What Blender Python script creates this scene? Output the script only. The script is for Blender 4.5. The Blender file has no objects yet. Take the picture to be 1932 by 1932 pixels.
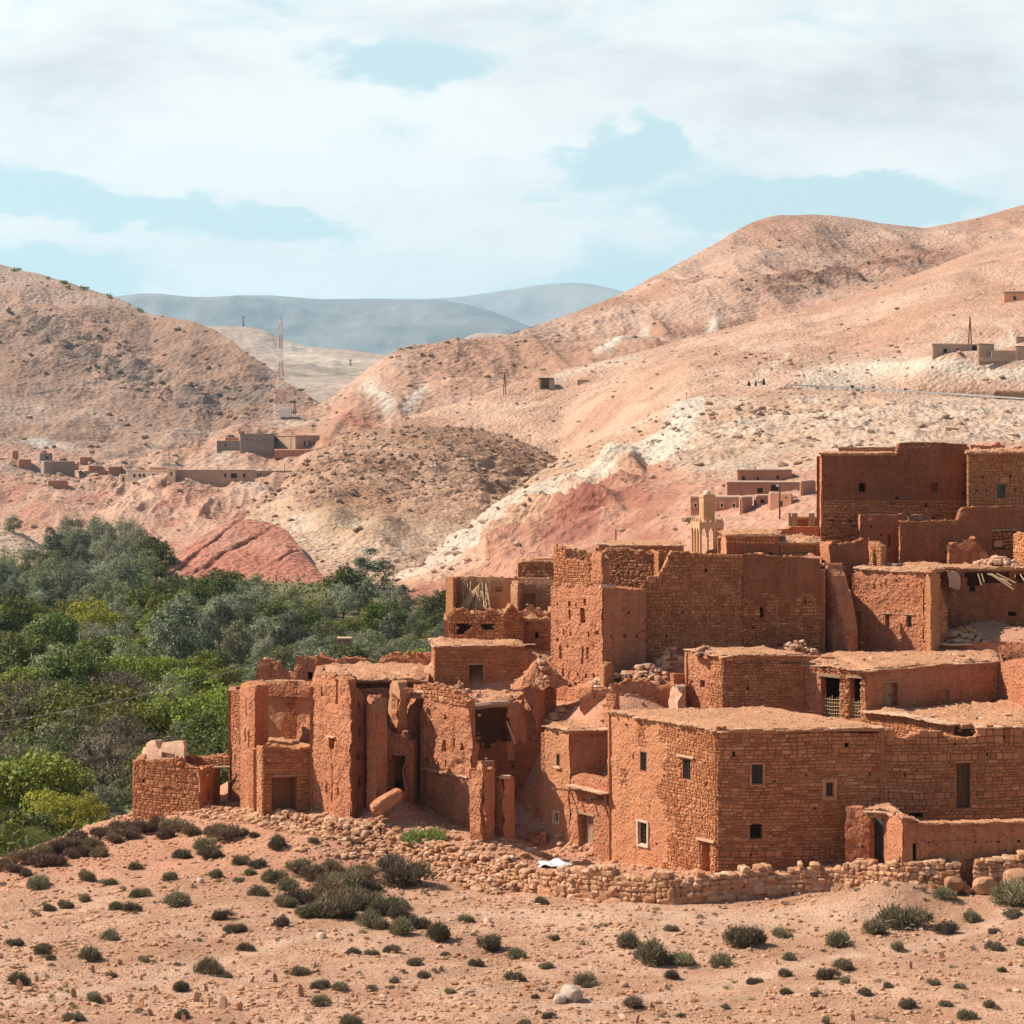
SUN_EL, SUN_PHI, SUN_STR = 45.0, 10.0, 5.0
SKY_STR, CLOUD_STR, EXPO = .075, .73, .55
SKY_TINT = (1.0, 1.0, .95)
HAZE, HAZE_COL = 5e-5, (.50, .80, 1.0, 1)
import bpy, math, random
import numpy as np
from mathutils import Vector, Matrix

SC = bpy.context.scene
COL = SC.collection
F, CX, HY = 4200.0, 966.0, 820.0          # design units: picture width 1932, eye level at row 820, eye at the origin

def PX(px, Y): return (px - CX) * Y / F
def PZ(py, Y): return (HY - py) * Y / F
def P(px, py, Y): return np.array([PX(px, Y), Y, PZ(py, Y)])

# ------------------------------------------------------------------ noise
def _h(ix, iy, iz, seed):
    x = (ix.astype(np.int64) * 374761393 + iy.astype(np.int64) * 668265263 + iz.astype(np.int64) * 2147483647 + seed * 974634777) & 0xffffffff
    x = ((x ^ (x >> 13)) * 1274126177) & 0xffffffff
    x = ((x ^ (x >> 16)) * 2246822519) & 0xffffffff
    x = x ^ (x >> 15)
    return (x & 0xffffff) / float(0xffffff)

def vnoise(x, y, z, seed=0):
    x, y, z = np.broadcast_arrays(np.asarray(x, float), np.asarray(y, float), np.asarray(z, float))
    ix, iy, iz = np.floor(x), np.floor(y), np.floor(z)
    fx, fy, fz = x - ix, y - iy, z - iz
    u = fx * fx * fx * (fx * (fx * 6 - 15) + 10); v = fy * fy * fy * (fy * (fy * 6 - 15) + 10); w = fz * fz * fz * (fz * (fz * 6 - 15) + 10)
    def c(a, b, d): return _h(ix + a, iy + b, iz + d, seed)
    l = lambda a, b, t: a + (b - a) * t
    r = l(l(l(c(0,0,0), c(1,0,0), u), l(c(0,1,0), c(1,1,0), u), v), l(l(c(0,0,1), c(1,0,1), u), l(c(0,1,1), c(1,1,1), u), v), w)
    return r * 2 - 1

def fbm(x, y, z, o=5, g=0.5, seed=0, ridged=False):
    s = 0; a = 1.0; t = 0
    for k in range(o):
        n = vnoise(x * 2.03 ** k + 17.3 * k, y * 2.03 ** k + 5.1 * k, z * 2.03 ** k + 9.7 * k, seed + k)
        if ridged: n = 1 - 2 * np.abs(n)
        s = s + n * a; t += a; a *= g
    return s / t

def worley(x, y, z, seed=0):
    ix, iy, iz = np.floor(x), np.floor(y), np.floor(z)
    f1 = np.full(x.shape, 9.0); cid = np.zeros(x.shape); f2 = np.full(x.shape, 9.0)
    for a in (-1, 0, 1):
        for b in (-1, 0, 1):
            for c in (-1, 0, 1):
                jx, jy, jz = ix + a, iy + b, iz + c
                r0 = _h(jx, jy, jz, seed); r1 = _h(jx, jy, jz, seed + 11); r2 = _h(jx, jy, jz, seed + 23)
                d = np.sqrt((jx + r0 - x) ** 2 + (jy + r1 - y) ** 2 + (jz + r2 - z) ** 2)
                n = d < f1
                f2 = np.where(n, f1, np.minimum(f2, d)); cid = np.where(n, r0, cid); f1 = np.where(n, d, f1)
    return f1, f2, cid

def sstep(a, b, x):
    t = np.clip((x - a) / (b - a), 0, 1)
    return t * t * (3 - 2 * t)

# ------------------------------------------------------------------ objects
def tag(o, label=None, cat=None, group=None, kind=None):
    if label: o['label'] = label
    if cat: o['category'] = cat
    if group: o['group'] = group
    if kind: o['kind'] = kind
    return o

def empty(name, loc, label, cat, group=None):
    o = bpy.data.objects.new(name, None); COL.objects.link(o)
    o.location = Vector([float(c) for c in loc]); o.empty_display_size = 0.3
    return tag(o, label, cat, group)

def mesh_np(name, V, faces, mats, parent=None, origin=None, mat_idx=None, cols=None, rnd=None, smooth=True, sharp=None):
    """faces: (n,k) array or list of arrays"""
    V = np.asarray(V, np.float64).reshape(-1, 3)
    if parent is not None and origin is None: origin = root_loc(parent)
    if origin is not None: V = V - np.array(origin)[None, :]
    if not isinstance(faces, list): faces = [faces]
    faces = [np.asarray(f, np.int32) for f in faces if len(f)]
    me = bpy.data.meshes.new(name)
    me.vertices.add(len(V)); me.vertices.foreach_set('co', V.astype(np.float32).ravel())
    lv = np.concatenate([f.ravel() for f in faces]); tot = np.concatenate([np.full(len(f), f.shape[1], np.int32) for f in faces])
    st = np.concatenate([[0], np.cumsum(tot)[:-1]]).astype(np.int32)
    me.loops.add(len(lv)); me.loops.foreach_set('vertex_index', lv)
    me.polygons.add(len(tot)); me.polygons.foreach_set('loop_start', st)
    try: me.polygons.foreach_set('loop_total', tot)
    except Exception: pass
    if mat_idx is not None: me.polygons.foreach_set('material_index', np.asarray(mat_idx, np.int32))
    me.polygons.foreach_set('use_smooth', np.full(len(tot), bool(smooth)))
    for m in (mats if isinstance(mats, (list, tuple)) else [mats]): me.materials.append(m)
    if cols is not None:
        a = me.color_attributes.new('col', 'FLOAT_COLOR', 'POINT')
        c4 = np.ones((len(V), 4), np.float32); c4[:, :3] = cols; a.data.foreach_set('color', c4.ravel())
    if rnd is not None:
        a = me.attributes.new('rnd', 'FLOAT', 'POINT'); a.data.foreach_set('value', np.asarray(rnd, np.float32).ravel())
    me.update(calc_edges=True); me.validate(verbose=False)
    if sharp is not None:
        try: me.set_sharp_from_angle(angle=sharp)
        except Exception: pass
    o = bpy.data.objects.new(name, me); COL.objects.link(o)
    if parent is not None: o.parent = parent
    elif origin is not None: o.location = Vector([float(c) for c in origin])
    return o

def root_loc(o):
    x = np.zeros(3)
    while o is not None:
        x = x + np.array(o.location); o = o.parent
    return x

class MB:
    def __init__(s): s.V = []; s.F = {}; s.M = {}; s.R = []; s.n = 0
    def add(s, V, faces, m=0, r=0.5):
        V = np.asarray(V, float).reshape(-1, 3)
        for f in faces:
            k = len(f); s.F.setdefault(k, []).append([i + s.n for i in f]); s.M.setdefault(k, []).append(m)
        s.V.append(V); s.n += len(V)
        s.R.append(np.full(len(V), r) if np.isscalar(r) else np.asarray(r))
    def addnp(s, V, faces, m=0, r=0.5):
        V = np.asarray(V, float).reshape(-1, 3); faces = np.asarray(faces); k = faces.shape[1]
        s.F.setdefault(k, []).extend((faces + s.n).tolist()); s.M.setdefault(k, []).extend([m] * len(faces))
        s.V.append(V); s.n += len(V)
        s.R.append(np.full(len(V), r) if np.isscalar(r) else np.asarray(r).ravel())
    def box(s, c, ax, ay, az, m=0, r=0.5, jit=0.0, rng=random):
        """centre and three half vectors"""
        c = np.array(c, float); ax, ay, az = map(lambda q: np.array(q, float), (ax, ay, az)); V = []
        for k in (-1, 1):
            for a, b in ((-1, -1), (1, -1), (1, 1), (-1, 1)):
                V.append(c + ax * a + ay * b + az * k + (np.array([rng.uniform(-jit, jit) for _ in range(3)]) if jit else 0))
        s.add(V, [(0, 3, 2, 1), (4, 5, 6, 7), (0, 1, 5, 4), (1, 2, 6, 5), (2, 3, 7, 6), (3, 0, 4, 7)], m, r)
    def tube(s, pts, rad, n=6, m=0, r=0.5):
        pts = [np.array(p, float) for p in pts]
        rad = [rad] * len(pts) if np.isscalar(rad) else rad
        V = []
        for i, p in enumerate(pts):
            d = pts[min(i + 1, len(pts) - 1)] - pts[max(i - 1, 0)]; d = d / (np.linalg.norm(d) + 1e-9)
            a = np.cross(d, [0.3, 0.2, 1.0]) if abs(d[2]) < .9 else np.cross(d, [1.0, .1, 0]); a /= np.linalg.norm(a); b = np.cross(d, a)
            for k in range(n):
                t = 2 * math.pi * k / n; V.append(p + (a * math.cos(t) + b * math.sin(t)) * rad[i])
        fs = []
        for i in range(len(pts) - 1):
            for k in range(n):
                fs.append((i * n + k, i * n + (k + 1) % n, (i + 1) * n + (k + 1) % n, (i + 1) * n + k))
        fs.append(tuple(range(n))[::-1]); fs.append(tuple((len(pts) - 1) * n + k for k in range(n)))
        s.add(V, fs, m, r)
    def build(s, name, mats, parent=None, origin=None, smooth=False, sharp=None):
        ks = list(s.F.keys())
        return mesh_np(name, np.concatenate(s.V), [np.array(s.F[k]) for k in ks], mats, parent, origin,
                       mat_idx=np.concatenate([s.M[k] for k in ks]), rnd=np.concatenate(s.R), smooth=smooth, sharp=sharp)

# ------------------------------------------------------------------ node helper
class NT:
    def __init__(s, name, kind='mat'):
        s.m = bpy.data.materials.new(name); s.m.use_nodes = True
        s.t = s.m.node_tree; s.t.nodes.clear()
    def n(s, t, **kw):
        nd = s.t.nodes.new(t)
        for k, v in kw.items():
            if k.startswith('i_'):
                key = k[2:]; key = int(key) if key.isdigit() else key
                nd.inputs[key].default_value = v
            else: setattr(nd, k, v)
        return nd
    def l(s, a, b): s.t.links.new(a, b)
    def noise(s, vec, scale, detail=6, rough=.6, lac=2.0, dist=0):
        nd = s.n('ShaderNodeTexNoise'); nd.inputs['Scale'].default_value = scale; nd.inputs['Detail'].default_value = detail
        nd.inputs['Roughness'].default_value = rough; nd.inputs['Distortion'].default_value = dist
        s.l(vec, nd.inputs['Vector']); return nd.outputs['Fac']
    def vor(s, vec, scale, feature='F1', out='Distance', rnd=1.0):
        nd = s.n('ShaderNodeTexVoronoi', feature=feature); nd.inputs['Scale'].default_value = scale; nd.inputs['Randomness'].default_value = rnd
        s.l(vec, nd.inputs['Vector']); return nd.outputs[out]
    def ramp(s, fac, stops, interp='LINEAR'):
        nd = s.n('ShaderNodeValToRGB'); cr = nd.color_ramp; cr.interpolation = interp
        while len(cr.elements) < len(stops): cr.elements.new(.5)
        for e, (p, c) in zip(cr.elements, stops):
            e.position = p; e.color = (c, c, c, 1) if np.isscalar(c) else tuple(c) + (1,)
        s.l(fac, nd.inputs[0]); return nd.outputs[0]
    def mix(s, fac, a, b, mode='MIX'):
        nd = s.n('ShaderNodeMix', data_type='RGBA', blend_type=mode)
        for si, v in ((0, fac), (6, a), (7, b)):
            sock = nd.inputs[si]
            if hasattr(v, 'node'): s.l(v, sock)
            elif np.isscalar(v): sock.default_value = v if si == 0 else (v, v, v, 1)
            else: sock.default_value = tuple(v) + (1,)
        return nd.outputs[2]
    def math(s, op, a, b=0.0, c=None):
        nd = s.n('ShaderNodeMath', operation=op)
        for i, v in enumerate((a, b) if c is None else (a, b, c)):
            if hasattr(v, 'node'): s.l(v, nd.inputs[i])
            else: nd.inputs[i].default_value = v
        return nd.outputs[0]
    def pos(s, scale=None):
        g = s.n('ShaderNodeNewGeometry').outputs['Position']
        if scale is None: return g
        m = s.n('ShaderNodeMapping'); m.inputs['Scale'].default_value = scale; s.l(g, m.inputs['Vector']); return m.outputs[0]
    def objco(s): return s.n('ShaderNodeTexCoord').outputs['Object']
    def bump(s, h, dist, strength=1.0, prev=None):
        b = s.n('ShaderNodeBump'); b.inputs['Strength'].default_value = strength; b.inputs['Distance'].default_value = dist
        s.l(h, b.inputs['Height'])
        if prev is not None: s.l(prev, b.inputs['Normal'])
        return b.outputs[0]
    def out(s, color, rough=.9, normal=None, spec=.2, metal=0, trans=None):
        p = s.n('ShaderNodeBsdfPrincipled'); o = s.n('ShaderNodeOutputMaterial')
        if hasattr(color, 'node'): s.l(color, p.inputs['Base Color'])
        else: p.inputs['Base Color'].default_value = tuple(color) + (1,)
        p.inputs['Roughness'].default_value = rough; p.inputs['Specular IOR Level'].default_value = spec; p.inputs['Metallic'].default_value = metal
        if normal is not None: s.l(normal, p.inputs['Normal'])
        sh = p.outputs[0]
        if trans is not None:
            tr = s.n('ShaderNodeBsdfTranslucent')
            if hasattr(color, 'node'): s.l(color, tr.inputs['Color'])
            else: tr.inputs['Color'].default_value = tuple(color) + (1,)
            mx = s.n('ShaderNodeMixShader'); mx.inputs[0].default_value = trans
            s.l(sh, mx.inputs[1]); s.l(tr.outputs[0], mx.inputs[2]); sh = mx.outputs[0]
        s.l(sh, o.inputs['Surface']); return s.m
    def attr(s, name, out='Fac'):
        a = s.n('ShaderNodeAttribute'); a.attribute_name = name; return a.outputs[out]

def mat_mud(name, c, c2, speck=(.62, .38, .25), streak=.35, bump=.03, course=0.0):
    t = NT(name); p = t.pos()
    base = t.mix(t.ramp(t.noise(p, .55, 8, .62), [(.3, 0), (.7, 1)]), c, c2)
    st = t.ramp(t.noise(t.pos((2.2, 2.2, .22)), 1.6, 5, .6), [(.38, 0), (.66, 1)])
    dark = tuple(x * .68 for x in c)
    base = t.mix(t.math('MULTIPLY', st, streak), base, dark)
    fine = t.noise(p, 9, 6, .7)
    base = t.mix(.6, base, t.ramp(fine, [(.28, .62), (.72, 1.25)]), 'MULTIPLY')
    v = t.vor(p, 7.5)
    sp = t.math('MULTIPLY', t.ramp(v, [(.12, 1), (.26, 0)]), t.ramp(t.noise(p, 1.1, 4), [(.45, 0), (.62, .8)]))
    base = t.mix(sp, base, speck)
    pit = t.math('MULTIPLY', t.ramp(t.vor(p, 4.6), [(.10, 1), (.24, 0)]), t.ramp(t.noise(p, .9, 4), [(.4, 0), (.6, 1)]))
    base = t.mix(t.math('MULTIPLY', pit, .5), base, tuple(x * .4 for x in c))
    h = t.math('ADD', t.math('MULTIPLY', t.noise(p, 3.2, 9, .68), 1.0), t.math('MULTIPLY', sp, .25))
    h = t.math('SUBTRACT', h, t.math('MULTIPLY', pit, .9))
    h = t.math('ADD', h, t.math('MULTIPLY', t.ramp(t.vor(p, 5.2), [(.0, 1), (.5, 0)]), .5))
    if course:
        sep = t.n('ShaderNodeSeparateXYZ'); t.l(p, sep.inputs[0])
        zz = t.math('ADD', sep.outputs[2], t.math('MULTIPLY', t.noise(p, .8, 3), .25))
        fr = t.math('FRACT', t.math('DIVIDE', zz, course))
        ln = t.ramp(fr, [(0, 1), (.05, 0), (.96, 0), (1, 1)])
        ln = t.math('MULTIPLY', ln, t.ramp(t.noise(p, 1.7, 3), [(.4, 0), (.6, 1)]))
        h = t.math('SUBTRACT', h, t.math('MULTIPLY', ln, .25))
        base = t.mix(t.math('MULTIPLY', ln, .2), base, tuple(x * .45 for x in c))
    return t.out(base, .95, t.bump(h, bump * 2.2, .9), .1)

def mat_stone(name, cols, bump=.02, joint=None):
    t = NT(name); p = t.pos()
    r = t.attr('rnd')
    n = len(cols)
    base = t.ramp(r, [(i / (n - 1), c) for i, c in enumerate(cols)])
    base = t.mix(.55, base, t.ramp(t.noise(p, 6, 7, .7), [(.25, .6), (.75, 1.3)]), 'MULTIPLY')
    base = t.mix(t.math('MULTIPLY', t.ramp(t.noise(p, .5, 6), [(.42, 0), (.68, 1)]), .35), base, cols[0])
    return t.out(base, .9, t.bump(t.noise(p, 11, 7, .7), bump * 2, .8), .15)

def mat_flat(name, c, var=.25, scale=8, rough=.8, spec=.2, metal=0, bump=0, stretch=None):
    t = NT(name); p = t.pos(stretch)
    nz = t.noise(p, scale, 5, .65)
    base = t.mix(1.0, c, t.ramp(nz, [(.25, 1 - var), (.75, 1 + var)]), 'MULTIPLY')
    return t.out(base, rough, t.bump(nz, bump, .8) if bump else None, spec, metal)
# ------------------------------------------------------------------ hills, built as lofted ground surfaces with their own distance
def mat_terrain(name, ns, bump, rock=.5, speck=.6, spscale=1.0):
    t = NT(name); p = t.pos()
    base = t.attr('col', 'Color')
    base = t.mix(.8, base, t.ramp(t.noise(p, .9 / ns, 9, .7), [(.28, .62), (.72, 1.3)]), 'MULTIPLY')
    base = t.mix(.5, base, t.ramp(t.noise(p, .11 / ns, 6, .62), [(.3, .7), (.7, 1.2)]), 'MULTIPLY')
    v = t.vor(p, .42 * spscale / ns)
    sp = t.math('MULTIPLY', t.ramp(v, [(.1, 1), (.24, 0)]), t.ramp(t.noise(p, .06 / ns, 5), [(.42, 0), (.6, 1)]))
    base = t.mix(t.math('MULTIPLY', sp, speck), base, (.16, .11, .075))
    v3 = t.vor(p, 1.1 * spscale / ns); sp3 = t.math('MULTIPLY', t.ramp(v3, [(.14, 1), (.30, 0)]), t.ramp(t.noise(p, .16 / ns, 5), [(.38, 0), (.62, 1)]))
    base = t.mix(t.math('MULTIPLY', sp3, speck * .8), base, (.22, .14, .095))
    h = t.noise(p, .5 / ns, 6, .68)
    h2 = t.math('MULTIPLY', t.vor(p, .9 / ns), rock)
    return t.out(base, .95, t.bump(t.math('ADD', h, h2), bump * 1.15, 1.0), .05)

def rowinterp(row, px):
    row = sorted(row); a = np.array(row, float)
    return np.interp(px, a[:, 0], a[:, 1]), np.interp(px, a[:, 0], a[:, 2])

def smooth1(a, k):
    if k < 2: return a
    w = np.hanning(k + 2)[1:-1]; w /= w.sum()
    b = np.concatenate([np.full(k, a[0]) , a, np.full(k, a[-1])])
    return np.convolve(b, w, 'same')[k:-k]

def loft(name, rows, px0, px1, nu, nvs, mat, disp, color, back=(60, 160), backdrop=(-14, -60), smk=9, label=None):
    """rows from the foot to the crest, each [(px,py,Y)...]; nvs = subdivisions between rows"""
    px = np.linspace(px0, px1, nu)
    Ys, Zs = [], []
    for r in rows:
        py, Y = rowinterp(r, px); py = smooth1(py, smk); Y = smooth1(Y, smk)
        Ys.append(Y); Zs.append(PZ(py, Y))
    for b, d in zip(back, backdrop):
        Ys.append(Ys[len(rows) - 1] + b); Zs.append(Zs[len(rows) - 1] + d)
    nvs = list(nvs) + [6, 5]
    YY, ZZ, TT = [], [], []
    for i in range(len(Ys) - 1):
        y0 = Ys[max(i - 1, 0)]; y1 = Ys[i]; y2 = Ys[i + 1]; y3 = Ys[min(i + 2, len(Ys) - 1)]
        z0 = Zs[max(i - 1, 0)]; z1 = Zs[i]; z2 = Zs[i + 1]; z3 = Zs[min(i + 2, len(Ys) - 1)]
        lin = i >= len(rows) - 2
        for k in range(nvs[i] + (1 if i == len(Ys) - 2 else 0)):
            t = k / nvs[i]
            YY.append(y1 + (y2 - y1) * t)
            if lin: ZZ.append(z1 + (z2 - z1) * t)
            else:
                m1 = (z2 - z0) * .35; m2 = (z3 - z1) * .35
                t2, t3 = t * t, t * t * t
                ZZ.append((2*t3-3*t2+1)*z1 + (t3-2*t2+t)*m1 + (-2*t3+3*t2)*z2 + (t3-t2)*m2)
            TT.append(np.full(nu, i + t))
    Y = np.array(YY); Z = np.array(ZZ); T = np.array(TT)
    X = (px[None, :] - CX) * Y / F
    PPX = np.broadcast_to(px[None, :], Y.shape); PPY = HY - Z * F / Y
    G = np.stack([X, Y, Z], -1)
    du = np.gradient(G, axis=1); dv = np.gradient(G, axis=0)
    N = np.cross(du, dv); N /= np.linalg.norm(N, axis=-1, keepdims=True) + 1e-9
    N[N[..., 2] < 0] *= -1
    front = (T < len(rows) - .98)
    d = disp(X, Y, Z, PPX, PPY, T)
    fade = np.clip(1 - (T - (len(rows) - 1)) * 2.2, 0, 1)
    ic = int(np.searchsorted(T[:, 0], len(rows) - 1)); d = d * (1 - .82 * sstep(len(rows) - 1.3, len(rows) - 1, T))
    G2 = G + N * d[..., None]; G2[ic + 1:] = G2[ic] + (G[ic + 1:] - G[ic])
    nv = len(Y)
    idx = np.arange(nv * nu).reshape(nv, nu)
    fs = np.stack([idx[:-1, :-1], idx[:-1, 1:], idx[1:, 1:], idx[1:, :-1]], -1).reshape(-1, 4)
    c = color(X, Y, Z, PPX, PPY, T, d)
    o = mesh_np(name, G2.reshape(-1, 3), fs, mat, cols=np.clip(c, .01, .9).reshape(-1, 3), smooth=True)
    o['kind'] = 'structure'
    return dict(o=o, G=G2, N=N, T=T, px=PPX, py=PPY, front=front)

def blob(px, py, cx, cy, rx, ry, ang=0):
    a = math.radians(ang); dx = px - cx; dy = py - cy
    u = (dx * math.cos(a) + dy * math.sin(a)) / rx; v = (-dx * math.sin(a) + dy * math.cos(a)) / ry
    return np.exp(-(u * u + v * v))

def mixc(a, b, m):
    return np.asarray(a) * (1 - m[..., None]) + np.asarray(b) * m[..., None]

def polyline_dist(px, py, pts):
    d = np.full(px.shape, 1e9)
    for (x0, y0), (x1, y1) in zip(pts[:-1], pts[1:]):
        t = np.clip(((px - x0) * (x1 - x0) + (py - y0) * (y1 - y0)) / ((x1 - x0) ** 2 + (y1 - y0) ** 2), 0, 1)
        d = np.minimum(d, np.hypot(px - x0 - t * (x1 - x0), py - y0 - t * (y1 - y0)))
    return d

TAN = np.array([.52, .325, .225]); PALE = np.array([.58, .44, .335]); WHITE = np.array([.64, .535, .43])
RED = np.array([.43, .155, .10]); RUST = np.array([.50, .25, .17]); ROCK = np.array([.30, .19, .135]); ORANGE = np.array([.52, .30, .18])
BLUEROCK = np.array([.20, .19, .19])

M_HILL = mat_terrain('hill_rock', 2.2, 1.6, speck=.28)
M_SLOPE = mat_terrain('slope_rock', 1.1, .9, speck=.3)
M_FAR = mat_terrain('far_rock', 9, 3, speck=.2)

def d_rock(sc, amp, ridge=.5, rockamp=.6, seed=0):
    def f(X, Y, Z, px, py, T):
        a = fbm(X / sc, Y / sc, Z / sc * .6, 6, .52, seed) + ridge * fbm(X / sc * 1.3, Y / sc * .5, Z / sc * .4, 5, .5, seed + 9, True)
        f1, f2, c = worley(X / sc * 5, Y / sc * 5, Z / sc * 5, seed + 3)
        msk = sstep(-.1, .4, fbm(X / sc / 2, Y / sc / 2, Z / sc, 3, .5, seed + 5))
        return amp * (a + rockamp * msk * (.55 - f1) * .5)
    return f

HILLS = {}
# far blue range: two ridges
def d_far(X, Y, Z, px, py, T): return 120 * fbm(X / 1300, Y / 1500, Z / 800, 6, .5, 3, True)
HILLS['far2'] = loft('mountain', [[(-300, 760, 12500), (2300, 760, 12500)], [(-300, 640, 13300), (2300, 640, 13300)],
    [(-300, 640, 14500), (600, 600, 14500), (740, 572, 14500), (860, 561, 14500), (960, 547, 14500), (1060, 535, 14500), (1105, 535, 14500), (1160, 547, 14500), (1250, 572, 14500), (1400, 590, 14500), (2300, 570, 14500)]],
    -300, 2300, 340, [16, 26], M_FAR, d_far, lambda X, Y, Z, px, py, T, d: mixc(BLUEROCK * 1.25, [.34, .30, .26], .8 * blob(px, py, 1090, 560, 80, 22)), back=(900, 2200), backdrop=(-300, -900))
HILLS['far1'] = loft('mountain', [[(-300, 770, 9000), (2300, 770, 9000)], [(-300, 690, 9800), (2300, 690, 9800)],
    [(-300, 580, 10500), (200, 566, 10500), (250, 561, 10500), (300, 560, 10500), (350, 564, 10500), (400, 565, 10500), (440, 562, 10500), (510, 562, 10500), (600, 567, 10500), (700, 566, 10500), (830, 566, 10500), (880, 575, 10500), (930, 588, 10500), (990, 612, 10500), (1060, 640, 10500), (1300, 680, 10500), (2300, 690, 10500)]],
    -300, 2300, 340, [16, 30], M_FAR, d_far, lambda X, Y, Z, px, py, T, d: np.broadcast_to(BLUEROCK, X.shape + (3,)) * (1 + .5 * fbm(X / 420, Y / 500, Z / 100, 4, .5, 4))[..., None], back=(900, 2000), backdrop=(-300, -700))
# pale mesa in the gap
def c_mesa(X, Y, Z, px, py, T, d):
    c = mixc(np.array([.43, .325, .265]), WHITE, np.clip(.8 * blob(px, py, 560, 665, 60, 22, 20) + .7 * blob(px, py, 660, 690, 60, 8, 5), 0, 1))
    c = mixc(c, [.24, .19, .15], sstep(-.05, .25, fbm(X / 50, Y / 50, Z / 20, 5, .6, 8)) * (.85 * blob(px, py, 660, 712, 120, 14) + .35))
    return mixc(c, [.45, .33, .27], .7 * blob(px, py, 480, 640, 90, 10))
HILLS['mesa'] = loft('hill', [[(200, 800, 1500), (1300, 800, 1500)], [(200, 730, 1750), (1300, 740, 1750)], [(200, 690, 2100), (700, 698, 2100), (1300, 690, 2100)],
    [(200, 600, 2600), (340, 606, 2600), (380, 615, 2600), (470, 616, 2600), (500, 622, 2600), (530, 640, 2600), (580, 655, 2600), (650, 660, 2600), (720, 669, 2600), (800, 668, 2600), (850, 655, 2600), (885, 633, 2600), (905, 628, 2600), (940, 628, 2600), (1000, 640, 2600), (1300, 660, 2600)]],
    200, 1300, 300, [14, 20, 34], M_FAR, lambda X, Y, Z, px, py, T: 7 * fbm(X / 140, Y / 140, Z / 60, 6, .5, 21, True), c_mesa, back=(200, 600), backdrop=(-60, -200))
# left hill
def c_left(X, Y, Z, px, py, T, d):
    n = fbm(X / 60, Y / 60, Z / 30, 5, .55, 41) - .35 * sstep(150, 420, px) * sstep(560, 640, py)
    c = mixc([.33, .205, .15], [.43, .30, .235], sstep(-.3, .4, n))
    band = np.exp(-(polyline_dist(px, py, [(60, 630), (190, 680), (300, 740), (420, 780)]) / 42) ** 2) + .9 * np.exp(-(polyline_dist(px, py, [(430, 740), (510, 722), (480, 690)]) / 26) ** 2) + .8 * np.exp(-(polyline_dist(px, py, [(230, 655), (300, 660), (370, 690)]) / 26) ** 2) + .8 * np.exp(-(polyline_dist(px, py, [(480, 750), (560, 770)]) / 30) ** 2)
    k = sstep(-.25, .25, fbm(X / 14, Y / 14, Z / 7, 5, .6, 43) + .35 * band - .32)
    c = mixc(c, [.23, .165, .135], np.clip(k * np.clip(band, 0, 1) * .95, 0, 1))
    c = mixc(c, [.50, .25, .17], .5 * blob(px, py, 60, 885, 160, 22) + .35 * blob(px, py, 90, 600, 200, 18, 20))
    c = mixc(c, [.56, .54, .5], .6 * blob(px, py, 90, 860, 60, 8, 12))
    return c
def d_left(X, Y, Z, px, py, T):
    band = np.exp(-(polyline_dist(px, py, [(60, 630), (190, 680), (300, 740), (420, 780)]) / 40) ** 2) + np.exp(-(polyline_dist(px, py, [(430, 740), (510, 722), (480, 690)]) / 24) ** 2)
    f1, f2, cc = worley(X / 9, Y / 9, Z / 7, 44)
    return 7 * fbm(X / 75, Y / 75, Z / 50, 7, .54, 40) + 1.6 * (.6 - f1) * (.2 + 3.4 * np.clip(band, 0, 1)) + 4.5 * fbm(X / 40, Y / 30, Z / 60, 5, .5, 46, True)
HILLS['left'] = loft('hill', [[(-250, 960, 740), (400, 930, 740), (800, 900, 740)], [(-250, 890, 830), (150, 890, 830), (400, 885, 830), (560, 860, 830), (800, 850, 830)],
    [(-250, 720, 1020), (0, 730, 1020), (200, 760, 1000), (400, 800, 960), (560, 800, 930), (800, 840, 900)],
    [(-250, 420, 1350), (-100, 465, 1330), (0, 498, 1300), (60, 513, 1280), (130, 534, 1250), (200, 558, 1220), (240, 572, 1200), (285, 594, 1180), (320, 598, 1150), (360, 606, 1120), (400, 622, 1100), (450, 652, 1060), (500, 690, 1030), (540, 720, 1000), (575, 742, 980), (620, 775, 950), (700, 810, 930), (800, 850, 900)]],
    -250, 800, 430, [16, 46, 120], M_HILL, d_left, c_left, back=(120, 300), backdrop=(-30, -160), smk=5)
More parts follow.
